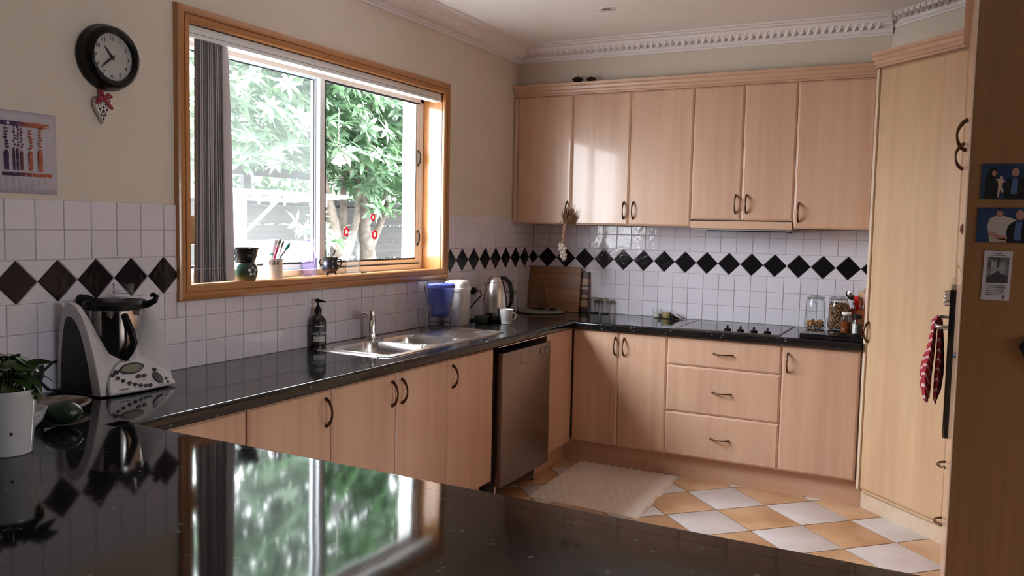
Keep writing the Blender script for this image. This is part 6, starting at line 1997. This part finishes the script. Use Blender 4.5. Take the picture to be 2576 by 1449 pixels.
obj('dish', B().lathe([(0.056, 0.0), (0.060, 0.002), (0.096, 0.016), (0.106, 0.022), (0.108, 0.026), (0.104, 0.027), (0.059, 0.009), (0, 0.008)], 48, pb, cap1=False), cloudy('marbled_glaze', (0.10, 0.055, 0.030), (0.42, 0.36, 0.29), 9, 0.22, lo=0.42, hi=0.56), pl_, smooth=50)
wb_ = (0.435, -4.000, BZ)
wbo = root('bowl', wb_, 'white dimpled porcelain bowl beside the avocado', 'bowl')
vessel(wbo, 'body', [(0.028, 0), (0.031, 0.001), (0.031, 0.006), (0.045, 0.014), (0.062, 0.034), (0.072, 0.062), (0.073, 0.064)], glazed('dimpled_porcelain', (0.62, 0.64, 0.68), 0.15, 0.8, 0.0, 60.0), 40, wb_, 0.003, 0.004)
obj('contents', B().lathe([(0.055, 0.034), (0.062, 0.044), (0, 0.047)], 28, wb_, cap1=False), cloudy('brown_crumbs', (0.06, 0.03, 0.02), (0.18, 0.11, 0.07), 60, 0.8), wbo, smooth=60)
av = root('avocado', (0.452, -3.885, BZ), 'dark green avocado lying on the worktop beside the white bowl', 'avocado')
ax_ = Vector((0.80, 0.60, 0)).normalized(); ay_ = Vector((-0.60, 0.80, 0)); rings = []
for i in range(15):
    t = i / 14
    r_ = 0.036 * sin(pi * t) ** 0.62 * (0.74 + 0.36 * t) + 0.0004
    c_ = Vector((0.452, -3.885, BZ + 0.037)) + ax_ * (-0.060 + 0.118 * t) + Vector((0, 0, -0.003 * (1 - t)))
    rings.append([tuple(c_ + (ay_ * cos(2 * pi * j / 20) + Vector((0, 0, 1)) * sin(2 * pi * j / 20)) * r_) for j in range(20)])
obj('fruit', B().loft(rings), cloudy('avocado_skin', (0.008, 0.018, 0.010), (0.018, 0.040, 0.020), 120, 0.22, bump=0.5), av, smooth=70)
obj('stem_end', B().tube([Vector((0.452, -3.885, BZ + 0.050)) - ax_ * 0.050, Vector((0.452, -3.885, BZ + 0.054)) - ax_ * 0.058], [0.006, 0.004], 8), plain('stem_brown', (0.22, 0.17, 0.09), 0.7), av)

# ------------------------------------------------------------------ photographs and cards on the end panel
PY = -2.6028
def card(name, x0, z0, x1, z1, mat, label, cat, tilt=0.0):
    r_ = root(name, ((x0 + x1) / 2, PY, (z0 + z1) / 2), label, cat)
    r_.rotation_euler = (0, tilt, 0)
    obj('paper', B().box(x0, x1, PY - 0.0012, PY - 0.0002, z0, z1), mat, r_, smooth=0)
    return r_
mblue = cloudy('blue_studio_backdrop', (0.010, 0.022, 0.060), (0.022, 0.048, 0.105), 20, 0.35)
def blob(r_, name, poly, mat, k=0):
    y = PY - 0.0014 - 0.0003 * k
    n = len(poly)
    obj(name, B().loft([[(x, y + 0.0006, z) for x, z in poly], [(x, y, z) for x, z in poly]]), mat, r_, smooth=0)
def ell(cx_, cz_, rx, rz, n=16): return [(cx_ + rx * cos(2 * pi * i / n), cz_ + rz * sin(2 * pi * i / n)) for i in range(n)]
skin = plain('photo_skin', (0.30, 0.15, 0.11), 0.4, var=0.05)
skl = plain('photo_pale_skin', (0.42, 0.28, 0.22), 0.4, var=0.05)
bk = plain('photo_black_clothes', (0.008, 0.008, 0.010), 0.35, var=0)
shb = plain('photo_blue_shirt', (0.05, 0.09, 0.20), 0.4, var=0.1)
shw = plain('photo_pale_shirt', (0.34, 0.30, 0.28), 0.4, var=0.06)
hair = plain('photo_dark_hair', (0.012, 0.008, 0.008), 0.4, var=0)
grey = plain('photo_trousers', (0.30, 0.24, 0.20), 0.4, var=0.04)
p1 = card('photograph', 2.694, 1.583, 2.846, 1.683, mblue, 'upper photograph on the end panel, woman in black holding a baby beside a man', 'photograph', radians(0.5))
blob(p1, 'print_person', [(2.703, 1.584), (2.705, 1.640), (2.712, 1.662), (2.722, 1.668), (2.732, 1.660), (2.736, 1.630), (2.742, 1.584)], bk)
blob(p1, 'print_hair', ell(2.723, 1.660, 0.009, 0.011), hair, 1)
blob(p1, 'print_face', ell(2.725, 1.656, 0.0055, 0.0075), skin, 2)
blob(p1, 'print_baby', [(2.728, 1.640), (2.738, 1.640), (2.741, 1.648), (2.746, 1.648), (2.748, 1.638), (2.754, 1.634), (2.748, 1.630), (2.746, 1.622), (2.751, 1.606), (2.748, 1.598), (2.743, 1.612), (2.739, 1.588), (2.736, 1.588), (2.737, 1.620), (2.735, 1.634)], skl, 2)
blob(p1, 'print_person', [(2.752, 1.584), (2.756, 1.636), (2.766, 1.645), (2.792, 1.646), (2.803, 1.636), (2.806, 1.584)], bk, 1)
blob(p1, 'print_shirt', [(2.768, 1.598), (2.770, 1.642), (2.785, 1.643), (2.784, 1.598)], shb, 2)
blob(p1, 'print_face', ell(2.777, 1.659, 0.0095, 0.0125), skin, 3)
blob(p1, 'print_person', [(2.812, 1.584), (2.812, 1.645), (2.820, 1.655), (2.840, 1.650), (2.844, 1.584)], shw, 1)
p2 = card('photograph', 2.690, 1.461, 2.842, 1.560, mblue, 'lower photograph on the end panel, man in pale shirt with arms folded beside another', 'photograph', 0)
blob(p2, 'print_person', [(2.723, 1.462), (2.720, 1.484), (2.716, 1.508), (2.720, 1.528), (2.736, 1.537), (2.754, 1.537), (2.776, 1.530), (2.790, 1.524), (2.788, 1.512), (2.768, 1.512), (2.762, 1.490), (2.764, 1.462)], shw)
blob(p2, 'print_trousers', [(2.723, 1.462), (2.723, 1.474), (2.763, 1.472), (2.764, 1.462)], grey, 1)
blob(p2, 'print_arms', [(2.721, 1.492), (2.721, 1.482), (2.742, 1.472), (2.764, 1.468), (2.768, 1.474), (2.764, 1.480), (2.746, 1.482), (2.732, 1.492)], skin, 1)
blob(p2, 'print_face', ell(2.745, 1.544, 0.0088, 0.0115), skin, 1)
blob(p2, 'print_hair', [(2.736, 1.546), (2.737, 1.555), (2.745, 1.5585), (2.753, 1.555), (2.754, 1.546), (2.751, 1.551), (2.739, 1.551)], hair, 2)
blob(p2, 'print_person', [(2.766, 1.462), (2.768, 1.500), (2.774, 1.516), (2.786, 1.524), (2.812, 1.524), (2.828, 1.514), (2.836, 1.462)], bk, 2)
blob(p2, 'print_shirt', [(2.782, 1.468), (2.785, 1.520), (2.801, 1.521), (2.799, 1.468)], shb, 3)
blob(p2, 'print_face', ell(2.795, 1.539, 0.0105, 0.0140), skin, 4)
p3 = card('memorial_card', 2.7120, 1.297, 2.7820, 1.4375, plain('card_white', (0.40, 0.37, 0.40), 0.5, var=0.01), 'white memorial card with dark picture and small text on the end panel', 'card', radians(1.2))
mdk = cloudy('card_picture', (0.015, 0.018, 0.020), (0.16, 0.16, 0.16), 60, 0.4)
blob(p3, 'card_picture', [(2.7215, 1.345), (2.7760, 1.347), (2.7745, 1.4195), (2.7215, 1.4195)], mdk)
blob(p3, 'card_picture_light', [(2.7300, 1.366), (2.7660, 1.368), (2.7650, 1.412), (2.7310, 1.412)], plain('card_picture_grey', (0.22, 0.22, 0.22), 0.4, var=0.3, vscale=120), 1)
blob(p3, 'card_cross', [(2.7455, 1.390), (2.7455, 1.407), (2.7360, 1.407), (2.7360, 1.411), (2.7455, 1.411), (2.7455, 1.418), (2.7510, 1.418), (2.7510, 1.411), (2.7610, 1.411), (2.7610, 1.407), (2.7510, 1.407), (2.7510, 1.390)], MT['ink'], 2)
blob(p3, 'card_figures', [(2.7230, 1.347), (2.7230, 1.362), (2.7420, 1.375), (2.7480, 1.382), (2.7560, 1.374), (2.7740, 1.368), (2.7740, 1.347)], MT['ink'], 2)
tl_ = B()
for k, w in enumerate((0.046, 0.048, 0.044, 0.046, 0.042, 0.030)):
    tl_.box(2.7235, 2.7235 + w, PY - 0.0020, PY - 0.0012, 1.3380 - k * 0.0052, 1.3395 - k * 0.0052)
tl_.box(2.738, 2.756, PY - 0.0020, PY - 0.0012, 1.4290, 1.4305).box(2.728, 2.766, PY - 0.0020, PY - 0.0012, 1.4240, 1.4252)
tl_.box(2.7665, 2.7680, PY - 0.0020, PY - 0.0012, 1.300, 1.313).box(2.7640, 2.7705, PY - 0.0020, PY - 0.0012, 1.308, 1.3100)
obj('card_print', tl_, MT['ink'], p3, smooth=0)
dm_ = B().loft([[(x, PY + 0.0 - t, z) for x, z in ((2.812, 1.171), (2.832, 1.200), (2.90, 1.16), (2.88, 1.10), (2.830, 1.135))] for t in (0.0002, 0.010)])
tag(obj('magnetic_holder', dm_, MT['black'], None, loc=(2.85, PY, 1.15), smooth=0), 'black object cut off by the right edge on the end panel', 'holder')
for y, z, r_, m_, lab in ((-2.30, 1.500, 0.017, plain('brown_magnet', (0.16, 0.03, 0.008), 0.3), 'small reddish-brown knob on the tall cupboard front'), (-2.45, 1.110, 0.010, plain('blue_magnet', (0.02, 0.035, 0.16), 0.3), 'tiny blue magnet on the tall cupboard front')):
    tag(obj('magnet', B().lathe([(r_, 0), (r_, -0.002), (r_ * 0.5, -0.007), (0, -0.0085)], 18, (XT - 0.0068, y, z), 'X', cap1=False), m_, None, loc=(XT - 0.0068, y, z)), lab, 'magnet')

# ------------------------------------------------------------------ outside: yard, retaining wall, fence, tree, clothes line
GZ = -0.15
tag(obj('ground', B().box(-14, -0.75, -9, 12, GZ - 0.1, GZ), cloudy('bare_ground', (0.14, 0.13, 0.12), (0.20, 0.19, 0.17), 3, 0.9)), kind='structure')
tag(obj('outer_wall', B().box(-0.75, -0.201, -8.2, 0.2, GZ, 0.3).box(-0.288, -0.201, -8.2, WY0 - 0.02, 0.3, CEIL).box(-0.288, -0.201, WY1 + 0.02, 0.2, 0.3, CEIL).box(-0.288, -0.201, WY0 - 0.02, WY1 + 0.02, WZ1 + 0.02, CEIL).box(-0.288, -0.201, WY0 - 0.02, WY1 + 0.02, 0.3, WZ0 - 0.04), plain('white_render', (0.80, 0.79, 0.76), 0.8)), kind='structure')
mslp = wood('weathered_sleeper', (0.016, 0.0145, 0.0135), (0.036, 0.034, 0.032), 'Y', 0.9, dens=25)
rw_ = root('retaining_wall', (-3.6, 2, GZ), 'grey timber sleeper retaining wall behind the tree', 'wall')
z = GZ
k = 0
while z < 1.50:
    for y0_ in (-3.0, 0.4, 3.8):
        obj('sleeper', B().box(-3.66 + 0.012 * (k % 2), -3.60 + 0.012 * (k % 2) - 0.004, y0_ + 0.004, y0_ + 3.396, z + 0.004, z + 0.196), mslp, rw_, bev=0.004)
    z += 0.2; k += 1
fe = root('paling_fence', (-3.75, 2, 1.5), 'weathered timber rail fence above the retaining wall', 'fence')
for z_ in (1.62, 1.94):
    for y0_ in (-3.0, 0.4, 3.8):
        obj('rail', B().box(-3.74, -3.69, y0_ + 0.003, y0_ + 3.397, z_, z_ + 0.115), mslp, fe, bev=0.003)
for y_ in (-1.2, 1.02, 3.24, 5.4):
    obj('post', B().box(-3.80, -3.745, y_ - 0.05, y_ + 0.05, 1.46, 2.10), mslp, fe, bev=0.004)
# neighbour's hedge beyond the fence
mleaf = None
def leafmat(name, ca, cb, tr):
    m, t, b = nm(name)
    gi = t.nodes.new('ShaderNodeObjectInfo')
    co = t.nodes.new('ShaderNodeTexCoord')
    n = t.nodes.new('ShaderNodeTexNoise')
    n.inputs['Scale'].default_value = 7.0
    n.inputs['Detail'].default_value = 3
    t.links.new(co.outputs['Object'], n.inputs['Vector'])
    r = t.nodes.new('ShaderNodeValToRGB')
    r.color_ramp.elements[0].position = 0.35
    r.color_ramp.elements[1].position = 0.65
    r.color_ramp.elements[0].color = (*ca, 1)
    r.color_ramp.elements[1].color = (*cb, 1)
    t.links.new(n.outputs['Fac'], r.inputs[0])
    t.links.new(r.outputs[0], b.inputs['Base Color'])
    setb(b, rough=0.35)
    b.inputs['Subsurface Weight'].default_value = 0.0
    tl2 = t.nodes.new('ShaderNodeBsdfTranslucent')
    tl2.inputs[0].default_value = (*tr, 1)
    mx = t.nodes.new('ShaderNodeMixShader')
    mx.inputs[0].default_value = 0.35
    out = t.nodes['Material Output']
    t.links.new(b.outputs[0], mx.inputs[1]); t.links.new(tl2.outputs[0], mx.inputs[2])
    t.links.new(mx.outputs[0], out.inputs[0])
    return m
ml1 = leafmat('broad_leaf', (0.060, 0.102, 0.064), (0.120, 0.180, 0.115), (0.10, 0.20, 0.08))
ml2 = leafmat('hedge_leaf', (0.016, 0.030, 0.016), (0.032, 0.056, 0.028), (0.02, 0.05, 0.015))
tree = root('rhododendron_tree', (-2.7, 1.5, GZ), 'large broad-leaved shrub with pale trunks filling the window view', 'tree')
mbark = cloudy('pale_bark', (0.045, 0.036, 0.027), (0.100, 0.082, 0.066), 14, 0.85, bump=0.8)
def trunk(pts, rs, name='trunk'):
    obj(name, B().tube(pts, rs, 12), mbark, tree, smooth=70)
trunk([(-2.75, 1.34, GZ), (-2.75, 1.32, 0.8), (-2.78, 1.30, 1.12), (-2.8, 1.21, 1.50), (-2.85, 1.10, 1.95), (-2.9, 0.9, 2.5)], [0.085, 0.07, 0.065, 0.06, 0.045, 0.03])
trunk([(-2.77, 1.30, 1.02), (-2.70, 1.36, 1.25), (-2.68, 1.44, 1.52), (-2.65, 1.45, 2.0)], [0.05, 0.040, 0.034, 0.02], 'branch')
trunk([(-2.8, 1.86, GZ), (-2.8, 1.84, 0.8), (-2.8, 1.79, 1.12), (-2.8, 1.72, 1.40), (-2.8, 1.68, 1.85), (-2.8, 1.74, 2.3), (-2.8, 1.85, 2.9)], [0.11, 0.095, 0.085, 0.065, 0.055, 0.045, 0.03])
trunk([(-2.8, 1.80, 1.20), (-2.78, 1.90, 1.38), (-2.76, 1.99, 1.56), (-2.74, 2.06, 1.70)], [0.05, 0.042, 0.035, 0.03], 'branch')
trunk([(-2.8, 2.00, 1.55), (-2.75, 2.05, 1.9), (-2.7, 2.2, 2.5)], [0.022, 0.02, 0.015], 'branch')
trunk([(-2.95, 1.62, GZ), (-2.95, 1.58, 1.0), (-2.95, 1.56, 1.6), (-2.9, 1.5, 2.3)], [0.05, 0.042, 0.036, 0.02])
trunk([(-2.85, 1.72, 1.75), (-2.7, 1.4, 1.95), (-2.5, 1.0, 2.1), (-2.4, 0.6, 2.3)], [0.03, 0.024, 0.02, 0.012], 'branch')
LM = leaf_mesh(0.150, 0.024, ml1, 'leaf', 0.25, 0.22, 4)
lv = [tuple(v.co) for v in LM.vertices]; lf = [tuple(p.vertices) for p in LM.polygons]
rnd = random.Random(99)
whorls = []
def add_whorl(c, up_, L, nl):
    whorls.append((Vector(c), up_, L, nl))
NW = 0
def dens_ok(x, y, z):
    return True
for k in range(4300):
    y = rnd.uniform(-0.45, 4.6); x = rnd.uniform(-3.5, -2.15)
    z = rnd.uniform(1.50, 4.35)
    # crown: thick above, ragged below around the trunks
    low = 1.90 + 0.10 * sin(y * 2.3) + 0.08 * sin(y * 7)
    if y < 0.9: low += 0.12
    if y > 2.1: low -= 0.05
    if z < low: continue
    top = 4.30 - 0.10 * abs(sin(y * 1.1)) - 0.12 * (x + 2.8) ** 2
    if z > top: continue
    add_whorl((x, y, z), Vector((rnd.uniform(0.1, 0.8), rnd.uniform(-0.7, 0.7), rnd.uniform(0.3, 1.0))).normalized(), rnd.uniform(0.75, 1.15), rnd.randint(7, 10))
# low sprays
for cx_, cy_, cz_, n_, sp in ((-2.4, 0.70, 1.36, 9, 0.20), (-2.5, 1.50, 1.62, 7, 0.10), (-2.5, 2.20, 1.66, 12, 0.14), (-2.45, 0.85, 1.12, 9, 0.18), (-2.3, 0.15, 1.02, 5, 0.2), (-2.45, 1.50, 1.84, 8, 0.12), (-2.5, 2.3, 1.92, 16, 0.20)):
    for q_ in range(n_):
        add_whorl((cx_ + rnd.gauss(0, 0.1), cy_ + rnd.gauss(0, sp), cz_ + rnd.gauss(0, sp * 0.45)), Vector((rnd.uniform(0.1, 0.9), rnd.uniform(-0.6, 0.6), rnd.uniform(0.2, 1.0))).normalized(), rnd.uniform(0.8, 1.1), rnd.randint(5, 8))
leaves = []
for c, u_, L, nl in whorls:
    a0 = u_.orthogonal().normalized(); b0 = u_.cross(a0)
    ph = rnd.uniform(0, 6)
    for i in range(nl):
        a = ph + 2 * pi * i / nl + rnd.uniform(-0.2, 0.2)
        d = (a0 * cos(a) + b0 * sin(a)) + u_ * rnd.uniform(-0.15, 0.55)
        d.normalize()
        s_ = u_.cross(d); s_.normalize(); n_ = d.cross(s_)
        M_ = Matrix((d, s_, n_)).transposed().to_4x4()
        M_.translation = c
        leaves.append((M_, L * rnd.uniform(0.85, 1.1)))
# the 300 nearest to the window inside the view become leaves of their own
def in_view(p):
    q = p - CAM
    dz = q.dot(fwd)
    if dz <= 0: return False
    u = 1288 + F_PX * q.dot(rgt) / dz; v = 724.5 - F_PX * q.dot(upv) / dz
    return 590 < u < 1040 and 130 < v < 680
cand = [(i, (m_[0].translation - CAM).length) for i, m_ in enumerate(leaves) if in_view(m_[0].translation)]
cand.sort(key=lambda t: t[1])
own = set(i for i, _ in cand[:296])
bv, bf = [], []
for i, (M_, L) in enumerate(leaves):
    if i in own:
        o = bpy.data.objects.new('leaf', LM); COL.objects.link(o)
        o.parent = tree
        Ml = M_.copy(); Ml.translation = M_.translation - Vector(WORLD[tree.name])
        o.matrix_local = Ml @ Matrix.Scale(L, 4)
        continue
    off = len(bv)
    for q in lv:
        p = M_ @ (Vector(q) * L)
        bv.append((p.x, p.y, p.z))
    bf += [tuple(j + off for j in f) for f in lf]
fo_ = obj('foliage', B().add(bv, bf), ml1, tree, smooth=0)
fo_.data.polygons.foreach_set('use_smooth', [True] * len(fo_.data.polygons))
fo_['kind'] = 'stuff'
# hedge behind the fence
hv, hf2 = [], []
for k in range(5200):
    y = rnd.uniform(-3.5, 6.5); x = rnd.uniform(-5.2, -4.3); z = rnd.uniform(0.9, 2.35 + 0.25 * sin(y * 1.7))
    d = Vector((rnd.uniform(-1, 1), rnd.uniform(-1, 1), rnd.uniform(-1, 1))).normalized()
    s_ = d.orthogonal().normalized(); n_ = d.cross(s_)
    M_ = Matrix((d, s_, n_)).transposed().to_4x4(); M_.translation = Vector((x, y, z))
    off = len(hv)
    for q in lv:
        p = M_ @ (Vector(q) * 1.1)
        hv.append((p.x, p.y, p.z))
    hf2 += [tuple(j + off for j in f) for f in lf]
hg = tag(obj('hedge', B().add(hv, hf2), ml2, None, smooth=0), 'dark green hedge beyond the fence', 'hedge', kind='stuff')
# fold-down clothes line
mwm = plain('white_powder_coat', (0.82, 0.82, 0.80), 0.4, var=0)
cl_ = root('clothes_line', (-1.4, -1.2, GZ), 'white clothes line frame outside the left pane', 'clothes line')
obj('post', B().box(-1.45, -1.35, -1.450, -1.385, GZ, 1.66), mwm, cl_, bev=0.004)
obj('brace', B().tube([(-1.4, -1.41, 1.36), (-1.4, -1.06, 1.615)], 0.012, 10), mwm, cl_)
obj('front_bar', B().tube([(-1.4, -1.55, 1.668), (-1.4, -0.34, 1.668)], 0.016, 10), mwm, cl_)
obj('back_bar', B().tube([(-1.9, -1.75, 1.640), (-1.9, -0.30, 1.640)], 0.014, 10), mwm, cl_)
for y in (-1.54, -0.36):
    obj('side_arm', B().tube([(-1.4, y, 1.668), (-1.9, y + 0.02, 1.640)], 0.014, 10), mwm, cl_)
for k in range(9):
    y = -1.45 + k * 0.125
    obj('line', B().tube([(-1.4, y, 1.660), (-1.9, y + 0.02, 1.634)], 0.0022, 6), mwm, cl_)
for y in (-1.22, -1.10, -0.98, -0.72, -0.55):
    o = obj('peg', B().box(-1.412, -1.402, y - 0.007, y + 0.007, 1.590, 1.660), mwm, cl_)
wc_ = tag(obj('planter_tub', B().lathe([(0.20, 0.0), (0.22, 0.02), (0.26, 0.42), (0.28, 0.43), (0.28, 0.47), (0.24, 0.48), (0, 0.49)], 30, (-1.9, -0.55, 0.85 - 0.0), cap1=False), mwm, None, loc=(-1.9, -0.55, 0.85)), 'large white tub outside behind the brushes', 'tub')
st_ = tag(obj('tub_stand', B().box(-2.15, -1.65, -0.85, -0.25, GZ, 0.849), cloudy('tub_stand_paint', (0.55, 0.55, 0.53), (0.65, 0.65, 0.62), 3, 0.8), None, loc=(-1.9, -0.55, GZ)), 'pale block stand carrying the white tub outside', 'stand')
